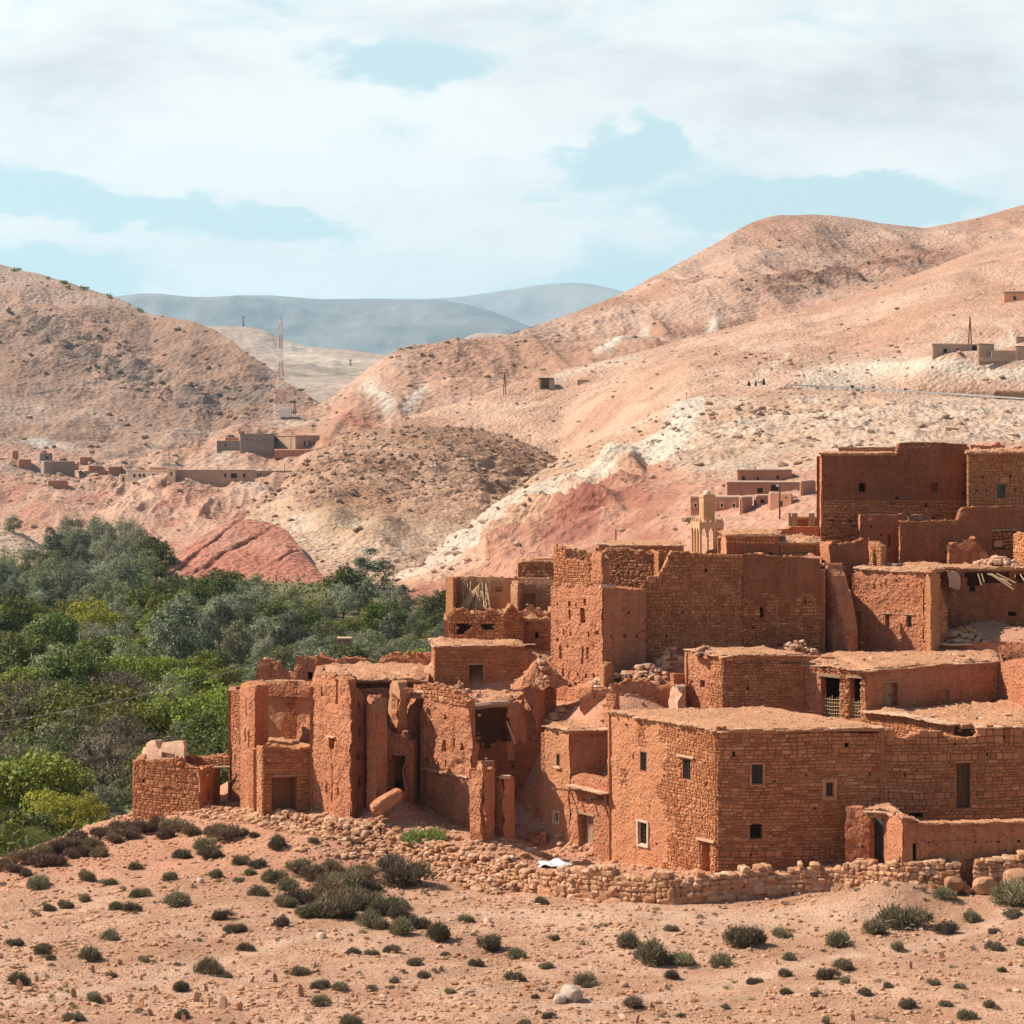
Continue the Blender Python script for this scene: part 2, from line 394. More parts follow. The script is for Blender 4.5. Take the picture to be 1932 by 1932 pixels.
# right big hill
def d_right(X, Y, Z, px, py, T):
    cl = blob(px, py, 1560, 530, 140, 28, -12) + .8 * blob(px, py, 1740, 490, 70, 20, -10) + .6 * blob(px, py, 860, 690, 90, 30, 20)
    f1, f2, cc = worley(X / 11, Y / 11, Z / 9, 54)
    gul = fbm(X / 40 + .4 * Z / 40, Y / 140, Z / 240, 4, .5, 57, True)
    st = np.abs(((Z + 3 * fbm(X / 30, Y / 30, Z / 30, 3, .5, 59)) / 7.0) % 1 - .5)
    return 9 * fbm(X / 85, Y / 85, Z / 50, 7, .53, 50) + 5.5 * gul + cl * (9 * st + 5.0 * (.6 - f1)) + .9 * (.6 - f1) * sstep(0, .4, fbm(X / 40, Y / 40, Z / 40, 3, .5, 58))
def c_right(X, Y, Z, px, py, T, d):
    n = fbm(X / 50, Y / 50, Z / 25, 5, .55, 51)
    c = mixc([.42, .235, .16], [.53, .34, .25], sstep(-.3, .4, n))
    cl = blob(px, py, 1560, 530, 140, 26, -12) + .8 * blob(px, py, 1740, 490, 75, 22, -10)
    k = sstep(-.3, .3, fbm(X / 12, Y / 12, Z / 5, 5, .6, 53) + .2)
    c = mixc(c, [.29, .15, .10], np.clip(cl * k * 1.2, 0, 1))
    c = mixc(c, [.36, .22, .15], .55 * sstep(0, .35, fbm(X / 24, Y / 24, Z / 14, 5, .6, 55)) * (blob(px, py, 1480, 440, 260, 40, 0) + blob(px, py, 850, 690, 120, 34, 20)))
    for (a, b, w) in (((1215, 612), (1150, 680), 11), ((700, 735), (735, 790), 16), ((800, 745), (770, 790), 9), ((1330, 640), (1345, 612), 12), ((1190, 640), (1130, 690), 6)):
        c = mixc(c, [.62, .55, .46], .75 * np.exp(-(polyline_dist(px, py, [a, b]) / w) ** 2))
    c = mixc(c, WHITE, .6 * blob(px, py, 555, 795, 60, 13, 0) + .5 * blob(px, py, 640, 812, 40, 14))
    c = mixc(c, RED * 1.15, np.clip(.75 * blob(px, py, 660, 815, 55, 16, 10) + .8 * blob(px, py, 590, 870, 60, 14) + .4 * blob(px, py, 480, 875, 100, 14), 0, 1))
    c = mixc(c, WHITE, .5 * blob(px, py, 425, 880, 24, 16, -40))
    return c
HILLS['right'] = loft('hill', [[(150, 960, 650), (560, 960, 650), (800, 960, 650), (1100, 930, 620), (1300, 860, 600), (2300, 760, 620)],
    [(150, 924, 690), (300, 922, 690), (450, 915, 690), (560, 912, 690), (700, 880, 690), (900, 850, 690), (1060, 830, 680), (1200, 770, 690), (1400, 690, 760), (2300, 600, 900)],
    [(150, 905, 700), (300, 888, 712), (380, 870, 730), (420, 858, 735), (600, 857, 740), (700, 815, 760), (850, 760, 790), (1000, 720, 820), (1200, 650, 900), (1400, 610, 960), (1600, 560, 1050), (2300, 480, 1150)],
    [(150, 935, 705), (260, 897, 715), (330, 868, 735), (380, 841, 760), (420, 818, 780), (480, 797, 800), (540, 784, 815), (590, 764, 825), (640, 735, 840), (680, 708, 850), (720, 678, 860), (750, 660, 870), (775, 654, 880), (860, 646, 920), (960, 628, 960), (1050, 601, 1010), (1130, 572, 1060), (1200, 541, 1110), (1270, 500, 1160), (1330, 469, 1200), (1380, 440, 1230), (1420, 421, 1260), (1460, 409, 1280), (1540, 404, 1300), (1600, 409, 1310), (1650, 420, 1320), (1740, 430, 1340), (1800, 420, 1350), (1850, 410, 1360), (1932, 388, 1380), (2060, 365, 1400), (2300, 350, 1420)]],
    150, 2300, 620, [14, 50, 110], M_HILL, d_right, c_right, back=(140, 360), backdrop=(-60, -200), smk=5)
# second slope on the right
def d_sec(X, Y, Z, px, py, T):
    f1, f2, cc = worley(X / 7, Y / 7, Z / 6, 64)
    k = sstep(0, .3, fbm(X / 50, Y / 50, Z / 40, 3, .5, 66))
    cl = blob(px, py, 1480, 690, 90, 14, -12)
    return 5 * fbm(X / 60, Y / 60, Z / 40, 7, .53, 60) + .9 * (.6 - f1) * (k + 2.5 * cl)
def c_sec(X, Y, Z, px, py, T, d):
    n = fbm(X / 40, Y / 40, Z / 25, 5, .55, 61)
    c = mixc([.50, .285, .195], [.58, .375, .27], sstep(-.3, .4, n))
    c = mixc(c, [.40, .235, .155], .6 * sstep(.05, .35, fbm(X / 14, Y / 14, Z / 10, 5, .6, 62)))
    c = mixc(c, [.63, .52, .41], np.clip(.9 * np.exp(-(polyline_dist(px, py, [(1530, 722), (1640, 700), (1720, 692), (1932, 706), (2100, 715)]) / 24) ** 2), 0, 1) * sstep(-.5, .3, fbm(X / 20, Y / 20, Z / 10, 4, .5, 63) + .3))
    c = mixc(c, WHITE * 1.05, .7 * blob(px, py, 1900, 640, 40, 8, -10) + .5 * blob(px, py, 1800, 632, 24, 5, -20) + .6 * np.exp(-(polyline_dist(px, py, [(1050, 722), (1120, 692), (1200, 672)]) / 9) ** 2))
    c = mixc(c, [.64, .50, .38], .6 * np.exp(-(polyline_dist(px, py, [(1380, 650), (1440, 656), (1490, 676), (1470, 700), (1420, 725)]) / 4) ** 2) + .7 * np.exp(-(polyline_dist(px, py, [(1880, 600), (1905, 622), (1915, 640)]) / 5) ** 2))
    return c
HILLS['second'] = loft('hill', [[(760, 960, 600), (1100, 900, 570), (1300, 850, 560), (2300, 850, 540)],
    [(760, 850, 650), (900, 848, 650), (1000, 856, 640), (1060, 862, 630), (1140, 835, 610), (1200, 805, 580), (1300, 762, 560), (1420, 735, 560), (1490, 722, 570), (1700, 731, 560), (1932, 744, 545), (2300, 760, 530)],
    [(760, 800, 690), (900, 790, 690), (1060, 770, 680), (1300, 700, 640), (1500, 690, 610), (1620, 692, 590), (1740, 674, 570), (1800, 670, 565), (1932, 668, 560), (2300, 670, 560)],
    [(760, 790, 710), (860, 765, 720), (960, 728, 730), (1050, 702, 745), (1120, 684, 760), (1200, 664, 775), (1300, 637, 790), (1400, 612, 800), (1480, 592, 810), (1560, 572, 820), (1650, 545, 830), (1720, 520, 840), (1780, 496, 850), (1840, 473, 860), (1932, 445, 870), (2100, 398, 890), (2300, 350, 900)]],
    760, 2300, 520, [14, 40, 90], M_SLOPE, d_sec, c_sec, back=(60, 160), backdrop=(-16, -70), smk=5)
# slope below the road: pale band over red band
def bandmask(px, py, pts, w, X, Y, Z, s, wob=.6):
    d = polyline_dist(px, py, pts)
    return sstep(1.15, .55, d / w + wob * fbm(X / s, Y / s, Z / s, 4, .55, 77))
def c_road(X, Y, Z, px, py, T, d):
    n = fbm(X / 22, Y / 22, Z / 16, 6, .58, 71)
    c = mixc([.54, .32, .215], [.61, .42, .31], sstep(-.3, .4, n))
    c = mixc(c, [.44, .28, .18], .6 * sstep(0, .3, fbm(X / 7, Y / 7, Z / 6, 5, .6, 72)))
    # white layer
    w = bandmask(px, py, [(760, 1075), (850, 1030), (930, 985), (1010, 960), (1100, 912), (1180, 872), (1240, 845), (1270, 800)], 26, X, Y, Z, 14, .8)
    w2 = bandmask(px, py, [(1270, 850), (1400, 840), (1550, 800), (1700, 800), (1932, 790), (2200, 800)], 62, X, Y, Z, 18, 1.1)
    w3 = bandmask(px, py, [(1250, 850), (1285, 790), (1300, 760)], 34, X, Y, Z, 14, .7)
    c = mixc(c, WHITE, np.clip(w * .75, 0, 1)); c = mixc(c, WHITE * .98, np.clip(w2 * .5, 0, 1) * (.35 + .65 * sstep(-.25, .3, fbm(X / 7, Y / 7, Z / 5, 5, .6, 67)))); c = mixc(c, [.60, .53, .43], np.clip(w3 * .8, 0, 1))
    # red layer
    rline = np.interp(px, [740, 900, 960, 1040, 1100, 1180, 1240, 1300, 1400, 1550, 1700, 1932, 2300], [1125, 1085, 1030, 995, 955, 905, 872, 895, 895, 870, 850, 835, 830])
    rr = sstep(-10, 12, py - rline + 16 * fbm(X / 12, Y / 12, Z / 8, 5, .55, 74))
    redc = mixc([.39, .165, .11], [.52, .275, .19], sstep(-.3, .35, fbm(X / 16, Y / 16, Z / 4, 5, .6, 75)))
    redc = mixc(redc, [.55, .30, .21], sstep(1230, 1330, px) * .75)
    c = mixc(c, redc, rr * np.where(px > 1230, .95, 1))
    dk = bandmask(px, py, [(960, 1045), (1040, 1010), (1100, 1000), (1140, 930), (1165, 905)], 30, X, Y, Z, 10, .8)
    c = mixc(c, [.31, .115, .085], dk * .85 * rr * sstep(-.5, .2, fbm((X + .6 * Y) / 9, Y / 20, Z / 10, 4, .55, 66)))
    return c
def d_road(X, Y, Z, px, py, T):
    f1, f2, cc = worley(X / 4.5, Y / 4.5, Z / 4, 78); g1, g2, gc = worley(X / 13, Y / 13, Z / 10, 79)
    wl = np.exp(-(polyline_dist(px, py, [(760, 1075), (930, 985), (1100, 912), (1240, 845)]) / 40) ** 2)
    k = sstep(-.1, .3, fbm(X / 26, Y / 26, Z / 20, 3, .5, 76)) * (1 - .8 * wl)
    crag = blob(px, py, 1390, 790, 70, 40) + blob(px, py, 960, 950, 160, 30, -25) + .7 * blob(px, py, 880, 1040, 50, 25)
    gul = fbm((X + .5 * Y) / 9, Y / 40, Z / 60, 4, .5, 73, True)
    wz = bandmask(px, py, [(1290, 830), (1550, 795), (1932, 785), (2200, 790)], 60, X, Y, Z, 18, .8); rg_ = fbm(X / 9, Y / 9, Z / 7, 5, .6, 69, True); dkz = bandmask(px, py, [(960, 1045), (1060, 1000), (1140, 940), (1180, 890)], 44, X, Y, Z, 10, .6)
    return wz * 1.5 * rg_ + dkz * 6.0 * fbm((X + .6 * Y) / 15, Y / 26, Z / 16, 5, .55, 68, True) + 2.8 * fbm(X / 38, Y / 38, Z / 26, 7, .6, 70) + k * .75 * (.6 - f1) + crag * 2.2 * (.6 - g1) + 1.1 * gul * sstep(880, 960, py)
HILLS['road'] = loft('hill', [[(620, 1190, 330), (740, 1180, 330), (900, 1180, 310), (1100, 1150, 290), (1300, 1080, 260), (1600, 1000, 240), (2300, 960, 240)],
    [(620, 1140, 392), (740, 1108, 395), (900, 1090, 375), (1100, 1045, 345), (1300, 985, 320), (1450, 975, 310), (1600, 940, 310), (2300, 900, 310)],
    [(620, 1142, 398), (740, 1100, 402), (820, 1060, 405), (900, 1020, 415), (1000, 965, 425), (1100, 925, 430), (1200, 880, 435), (1300, 860, 430), (1450, 850, 425), (1700, 830, 420), (2300, 820, 420)],
    [(620, 1150, 405), (740, 1098, 408), (780, 1074, 412), (840, 1035, 425), (900, 985, 445), (950, 940, 465), (1000, 904, 480), (1060, 864, 505), (1130, 830, 520), (1200, 796, 530), (1240, 775, 535), (1280, 757, 540), (1330, 745, 545), (1420, 738, 550), (1490, 733, 555), (1700, 742, 545), (1932, 756, 530), (2300, 775, 515)]],
    620, 2300, 560, [20, 70, 110], M_SLOPE, d_road, c_road, back=(8, 30), backdrop=(-.3, -6), smk=5)
# brown knoll
def c_knoll(X, Y, Z, px, py, T, d):
    n = fbm(X / 18, Y / 18, Z / 14, 6, .6, 81)
    c = mixc([.36, .20, .125], [.50, .30, .20], sstep(-.3, .35, n + .1 * np.clip(d, -2, 2)))
    c = mixc(c, [.58, .41, .29], np.clip(1.1 * sstep(955, 1010, py + 22 * fbm(X / 14, Y / 14, Z / 14, 3, .5, 83)), 0, 1) * .85)
    c = mixc(c, WHITE, np.clip(.9 * bandmask(px, py, [(560, 985), (640, 990), (720, 1020), (760, 1035)], 14, X, Y, Z, 8, 1.2), 0, 1) * .7)
    c = mixc(c, [.40, .24, .14], np.clip(.9 * blob(px, py, 625, 980, 40, 22) + .9 * blob(px, py, 722, 995, 40, 30) + .7 * blob(px, py, 680, 1020, 60, 14, 15), 0, 1))
    c = mixc(c, [.60, .42, .30], blob(px, py, 520, 950, 40, 60, -30) * .7)
    c = mixc(c, [.5, .28, .2], .5 * sstep(1050, 1080, py))
    return c
def d_knoll(X, Y, Z, px, py, T):
    f1, f2, cc = worley(X / 5, Y / 5, Z / 4.5, 84)
    st = blob(px, py, 625, 985, 36, 20) + blob(px, py, 722, 1000, 40, 26) + .8 * blob(px, py, 690, 1030, 60, 12, 15)
    up = sstep(990, 930, py)
    gul = fbm((X - .6 * Y) / 12, Y / 60, Z / 80, 4, .5, 87, True)
    return 2.6 * fbm(X / 34, Y / 34, Z / 26, 7, .62, 80) + up * (1.1 * (.65 - f1) + 1.6 * gul) + 3.2 * st + .4 * (.6 - f1)
HILLS['knoll'] = loft('hill', [[(240, 1170, 380), (1150, 1170, 370)], [(240, 1090, 415), (420, 1088, 420), (480, 1082, 425), (600, 1082, 428), (700, 1086, 425), (760, 1092, 415), (900, 1090, 420), (1150, 1080, 430)],
    [(240, 1080, 430), (420, 1040, 450), (480, 1005, 470), (560, 995, 470), (640, 1005, 465), (720, 1030, 455), (780, 1050, 450), (900, 1010, 480), (1150, 950, 560)],
    [(240, 1082, 440), (380, 1040, 470), (440, 995, 500), (480, 965, 520), (510, 940, 540), (530, 918, 550), (550, 893, 560), (575, 868, 568), (600, 845, 575), (640, 823, 585), (680, 812, 590), (720, 808, 595), (800, 804, 600), (860, 806, 605), (910, 811, 610), (960, 823, 615), (1000, 840, 620), (1030, 852, 622), (1052, 868, 622), (1090, 905, 620), (1150, 950, 615)]],
    240, 1150, 420, [12, 60, 110], M_SLOPE, d_knoll, c_knoll, back=(40, 110), backdrop=(-12, -50), smk=5)
# red mound before the knoll
def c_mound(X, Y, Z, px, py, T, d):
    c = mixc([.49, .20, .135], [.56, .27, .19], sstep(-.3, .4, fbm(X / 14, Y / 14, Z / 5, 6, .6, 91)))
    return mixc(c, [.33, .13, .09], .7 * sstep(.62, .8, fbm((X - .3 * Y) / 6, Y / 30, Z / 20, 4, .5, 92, True)))
HILLS['mound'] = loft('hill', [[(230, 1130, 390), (700, 1140, 390)], [(230, 1098, 405), (330, 1092, 410), (450, 1094, 410), (560, 1096, 408), (700, 1104, 405)],
    [(230, 1105, 412), (280, 1092, 415), (310, 1066, 422), (345, 1040, 430), (380, 1012, 438), (410, 992, 444), (440, 979, 448), (470, 978, 450), (510, 986, 450), (540, 1000, 446), (560, 1022, 440), (580, 1055, 430), (610, 1085, 420), (700, 1110, 410)]],
    230, 700, 240, [12, 70], M_SLOPE, lambda X, Y, Z, px, py, T: 1.2 * fbm(X / 20, Y / 20, Z / 14, 6, .5, 90) - .7 * sstep(.6, .85, fbm((X - .3 * Y) / 6, Y / 30, Z / 20, 4, .5, 92, True)), c_mound, back=(10, 40), backdrop=(-4, -20), smk=7)
# eroded red bluff at left
def d_bluff(X, Y, Z, px, py, T):
    g = fbm((X + .7 * Z) / 13, Y / 60, Z / 60, 4, .55, 101, True)
    g2 = fbm((X + .7 * Z) / 30, Y / 90, Z / 90, 3, .5, 104, True)
    k = sstep(880, 925, py) * sstep(1030, 960, py)
    f1, f2, cc = worley(X / 4.5, Y / 4.5, Z / 4, 102)
    return k * (3.6 * g * sstep(150, 230, px) + 2.5 * g * sstep(230, 100, px) * .4 + 3.0 * g2) + 1.5 * fbm(X / 30, Y / 30, Z / 20, 5, .5, 100) + .5 * (.6 - f1)
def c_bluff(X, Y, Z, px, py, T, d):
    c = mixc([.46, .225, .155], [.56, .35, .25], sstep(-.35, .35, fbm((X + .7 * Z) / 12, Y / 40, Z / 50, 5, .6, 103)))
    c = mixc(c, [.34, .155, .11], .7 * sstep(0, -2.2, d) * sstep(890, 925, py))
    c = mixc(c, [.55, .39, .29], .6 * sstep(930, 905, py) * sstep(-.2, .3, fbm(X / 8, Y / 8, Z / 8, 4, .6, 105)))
    c = mixc(c, [.57, .42, .32], .7 * sstep(400, 470, px) * sstep(-.3, .3, fbm(X / 18, Y / 18, Z / 12, 4, .6, 106)))
    return c
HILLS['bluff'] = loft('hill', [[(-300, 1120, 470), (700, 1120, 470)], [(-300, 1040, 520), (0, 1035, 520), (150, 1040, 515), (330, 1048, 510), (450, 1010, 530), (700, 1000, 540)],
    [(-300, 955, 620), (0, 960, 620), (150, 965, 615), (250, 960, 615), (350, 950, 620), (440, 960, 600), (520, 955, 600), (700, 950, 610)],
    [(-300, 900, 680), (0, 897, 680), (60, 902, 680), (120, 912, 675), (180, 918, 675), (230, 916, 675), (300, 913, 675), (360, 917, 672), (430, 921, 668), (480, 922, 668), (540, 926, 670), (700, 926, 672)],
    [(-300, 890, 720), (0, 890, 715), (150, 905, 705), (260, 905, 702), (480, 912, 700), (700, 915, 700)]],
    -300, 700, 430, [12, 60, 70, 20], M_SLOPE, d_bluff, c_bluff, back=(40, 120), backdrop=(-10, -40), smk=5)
# near spur at the left edge
HILLS['spur'] = loft('hill', [[(-300, 1180, 340), (200, 1180, 340)], [(-300, 1100, 385), (0, 1095, 390), (90, 1095, 395), (200, 1110, 395)],
    [(-300, 900, 440), (-100, 950, 435), (0, 986, 430), (40, 1003, 428), (70, 1024, 425), (100, 1050, 420), (130, 1078, 412), (200, 1115, 402)]],
    -300, 200, 160, [12, 60], M_SLOPE, d_rock(26, 1.6, .4, .8, 110), lambda X, Y, Z, px, py, T, d: mixc([.50, .33, .23], [.58, .42, .31], sstep(-.3, .4, fbm(X / 12, Y / 12, Z / 8, 5, .6, 111))), back=(30, 80), backdrop=(-8, -40), smk=7)

# ------------------------------------------------------------------ loose rocks on the hills
_phi = (1 + 5 ** .5) / 2
ICO_V = np.array([(-1, _phi, 0), (1, _phi, 0), (-1, -_phi, 0), (1, -_phi, 0), (0, -1, _phi), (0, 1, _phi), (0, -1, -_phi), (0, 1, -_phi), (_phi, 0, -1), (_phi, 0, 1), (-_phi, 0, -1), (-_phi, 0, 1)]) / math.sqrt(1 + _phi ** 2)
ICO_F = np.array([(0,11,5),(0,5,1),(0,1,7),(0,7,10),(0,10,11),(1,5,9),(5,11,4),(11,10,2),(10,7,6),(7,1,8),(3,9,4),(3,4,2),(3,2,6),(3,6,8),(3,8,9),(4,9,5),(2,4,11),(6,2,10),(8,6,7),(9,8,1)])
def subdiv(V, Fc):
    V = list(map(tuple, V)); cache = {}; out = []
    def mid(a, b):
        k = (min(a, b), max(a, b))
        if k not in cache:
            m = (np.array(V[a]) + np.array(V[b])) / 2; m /= np.linalg.norm(m); V.append(tuple(m)); cache[k] = len(V) - 1
        return cache[k]
    for a, b, c in Fc:
        ab, bc, ca = mid(a, b), mid(b, c), mid(c, a)
        out += [(a, ab, ca), (b, bc, ab), (c, ca, bc), (ab, bc, ca)]
    return np.array(V), np.array(out)
ICO2_V, ICO2_F = subdiv(ICO_V, ICO_F)

def rocks_np(C, S, rng, flat=.65, base=(ICO_V, ICO_F), jit=.22, yaw=None, boxy=0.0):
    """C (n,3) centres, S (n,) or (n,3) half sizes -> vertices, faces, per-vertex random"""
    bv, bf = base; n = len(C); k = len(bv)
    if S.ndim == 1: S = np.stack([S * rng.uniform(.8, 1.35, n), S * rng.uniform(.7, 1.1, n), S * flat * rng.uniform(.7, 1.2, n)], 1)
    b = bv.copy()
    if boxy:
        b = np.sign(b) * np.abs(b) ** (1 - boxy * .6); b = b / np.max(np.abs(b))
    V = b[None] * (1 + rng.uniform(-jit, jit, (n, k, 1))) + rng.uniform(-jit, jit, (n, k, 3)) * .35
    V = V * S[:, None, :]
    a = rng.uniform(0, 2 * math.pi, n) if yaw is None else yaw
    tx = rng.normal(0, .22, n)
    ca, sa = np.cos(a)[:, None], np.sin(a)[:, None]; ct, st_ = np.cos(tx)[:, None], np.sin(tx)[:, None]
    y = V[..., 1] * ct - V[..., 2] * st_; z = V[..., 1] * st_ + V[..., 2] * ct; x = V[..., 0]
    W = np.stack([x * ca - y * sa, x * sa + y * ca, z], -1) + C[:, None, :]
    fs = (bf[None] + (np.arange(n) * k)[:, None, None]).reshape(-1, 3)
    return W.reshape(-1, 3), fs, np.repeat(rng.uniform(0, 1, n), k)

M_ROCK = mat_stone('loose_rock', [(.30, .19, .13), (.44, .28, .19), (.52, .35, .24), (.60, .45, .33)], .05)
M_ROCKDARK = mat_stone('dark_rock', [(.22, .135, .09), (.31, .19, .13), (.38, .25, .175), (.45, .31, .22)], .05)
def scatter(h, n, smin, smax, dens, seed, mat, flat=.6):
    rng = np.random.default_rng(seed)
    w = (dens(h['px'], h['py']) * h['front']).ravel()
    G = h['G'].reshape(-1, 3)
    nv, nu = h['T'].shape
    vis = (h['px'].ravel() > -60) & (h['px'].ravel() < 2000); w = w * vis; w /= w.sum()
    i = rng.choice(len(w), n, p=w)
    C = G[i] + rng.uniform(-1, 1, (n, 3)) * np.array([.6, .6, .02]) * 1.2
    s = smin * (smax / smin) ** (rng.random(n) ** 2.2)
    C[:, 2] += s * .15
    V, Fc, R = rocks_np(C, s, rng, flat)
    o = mesh_np('loose_rocks', V, Fc, mat, rnd=R, smooth=False)
    tag(o, kind='stuff'); return o
def lab(o, l): tag(o, l, 'rocks')
one = lambda px, py: np.ones(px.shape)
lab(scatter(HILLS['left'], 1500, .22, 1.9, lambda px, py: .3 + np.exp(-(polyline_dist(px, py, [(60, 630), (190, 680), (300, 740), (420, 780)]) / 50) ** 2) * 2 + .8 * blob(px, py, 300, 850, 250, 40), 1, M_ROCKDARK), 'dark boulders strewn over the long hill at the left')
lab(scatter(HILLS['right'], 1200, .22, 1.6, lambda px, py: .3 + 2 * blob(px, py, 1560, 520, 200, 50, -12) + 1.5 * blob(px, py, 850, 700, 120, 40, 20), 2, M_ROCKDARK), 'boulders scattered over the highest rounded hill at the right')
lab(scatter(HILLS['second'], 1100, .15, .9, lambda px, py: .4 + 1.5 * blob(px, py, 1500, 690, 150, 30, -10), 3, M_ROCK), 'small rocks scattered on the slope above the road')
lab(scatter(HILLS['road'], 1900, .1, 1.2, lambda px, py: .35 + 1.0 * blob(px, py, 1000, 900, 180, 30, -28) + 1.2 * blob(px, py, 1450, 790, 200, 50), 4, M_ROCK), 'fallen rocks on the pale and red slope behind the village')
lab(scatter(HILLS['knoll'], 2600, .15, 1.1, lambda px, py: .25 + 2.5 * sstep(980, 900, py), 5, M_ROCKDARK), 'broken rocks covering the round brown knoll')
lab(scatter(HILLS['bluff'], 800, .2, 1.2, lambda px, py: .3 + 3 * blob(px, py, 130, 920, 120, 26) + 1.5 * blob(px, py, 60, 905, 80, 16), 6, M_ROCK), 'pale stones lying along the edge of the red bluff')

# ------------------------------------------------------------------ base ground to the horizon and the valley floor
M_BASE = mat_flat('far_plain', (.42, .30, .22), .3, .01, .95, .05)
g = mesh_np('ground', [(-16000, 20, -32), (16000, 20, -32), (16000, 17000, -34), (-16000, 17000, -34)], np.array([(0, 1, 2, 3)]), M_BASE); g['kind'] = 'structure'
# ------------------------------------------------------------------ masonry and earth walls
GP = []                                                   # heights the village ground has to pass through
def gp(px, py, Y, w=1.0): GP.append((PX(px, Y), Y, PZ(py, Y)))

M_MUD = mat_mud('earth_pink', (.51, .196, .102), (.59, .262, .145), streak=.45, bump=.075, course=.82)
M_MUDB = mat_mud('earth_brown', (.29, .104, .052), (.37, .148, .078), streak=.4, bump=.06, course=.85)
M_MUDO = mat_mud('earth_ochre', (.60, .275, .142), (.55, .225, .115), streak=.4, bump=.045)
M_PLAS = mat_mud('old_plaster', (.58, .31, .17), (.50, .23, .115), streak=.55, bump=.015)
M_WHITE = mat_mud('lime_plaster', (.66, .43, .30), (.58, .33, .22), streak=.4, bump=.012)
M_JOINT = mat_mud('joint_earth', (.36, .165, .075), (.44, .205, .095), streak=.1, bump=.02)
M_STONE = mat_stone('brown_stone', [(.33, .12, .055), (.46, .183, .085), (.54, .237, .113), (.47, .198, .098), (.61, .31, .165)])
M_OCHRE = mat_stone('ochre_stone', [(.43, .17, .068), (.54, .232, .098), (.59, .265, .122), (.51, .215, .098), (.63, .325, .17)])
M_ROOF = mat_mud('earth_roof', (.45, .215, .118), (.52, .27, .155), speck=(.64, .44, .30), streak=.05, bump=.03)
M_SLAB = mat_stone('eave_slab', [(.46, .24, .14), (.56, .33, .205), (.64, .42, .285), (.53, .30, .19)], .015)
M_WOOD = mat_flat('weathered_wood', (.36, .235, .15), .4, 14, .85, .2, bump=.01, stretch=(1, 1, .15))
M_WOODD = mat_flat('dark_wood', (.13, .065, .038), .4, 12, .8, .2, bump=.01, stretch=(1, 1, .12))
M_REED = mat_flat('dry_reed', (.60, .42, .25), .35, 20, .9)
M_METAL = mat_flat('blue_grey_metal', (.115, .108, .10), .3, 3, .75, .1)
M_IRON = mat_flat('dark_iron', (.05, .042, .038), .3, 6, .6, .4)
M_GLASS = mat_flat('dark_glass', (.018, .02, .022), .2, 2, .25, .5)
M_FRAMEW = mat_flat('white_frame', (.66, .47, .345), .2, 9, .8)
M_FRAMEB = mat_flat('brown_frame', (.30, .13, .07), .25, 9, .8)
M_DARK = mat_flat('painted_shade', (.03, .018, .012), .3, 4, .95)  # near-black colour standing in for the shade inside wall holes and far windows
MATS = {'mud': M_MUD, 'mudb': M_MUDB, 'mudo': M_MUDO, 'plas': M_PLAS, 'white': M_WHITE, 'joint': M_JOINT, 'stone': M_STONE, 'ochre': M_OCHRE, 'roof': M_ROOF}

class Plane2:
    def __init__(s, A, B):
        s.A = np.array([PX(*A), A[1]]); s.B = np.array([PX(*B), B[1]])
        s.L = float(np.linalg.norm(s.B - s.A)); s.d = (s.B - s.A) / s.L
        n = np.array([s.d[1], -s.d[0]])
        if np.dot(n, -s.A) < 0: n = -n
        s.n = n
    def s_at(s, px):
        u = (px - CX) / F
        return (u * s.A[1] - s.A[0]) / (s.d[0] - u * s.d[1])
    def sz(s, px, py):
        q = s.s_at(px); Y = s.A[1] + q * s.d[1]; return q, PZ(py, Y)
    def px_at(s, q): 
        x = s.A[0] + q * s.d[0]; y = s.A[1] + q * s.d[1]; return CX + F * x / y
    def py_at(s, q, z): return HY - z * F / (s.A[1] + q * s.d[1])
    def at(s, q, z, off=0.0):
        p = s.A + s.d * q + s.n * off; return np.array([p[0], p[1], z])

def pts_in_poly(x, y, poly):
    ins = np.zeros(x.shape, bool); n = len(poly)
    for i in range(n):
        x0, y0 = poly[i]; x1, y1 = poly[(i + 1) % n]
        c = ((y0 > y) != (y1 > y)) & (x < (x1 - x0) * (y - y0) / (y1 - y0 + 1e-12) + x0)
        ins ^= c
    return ins

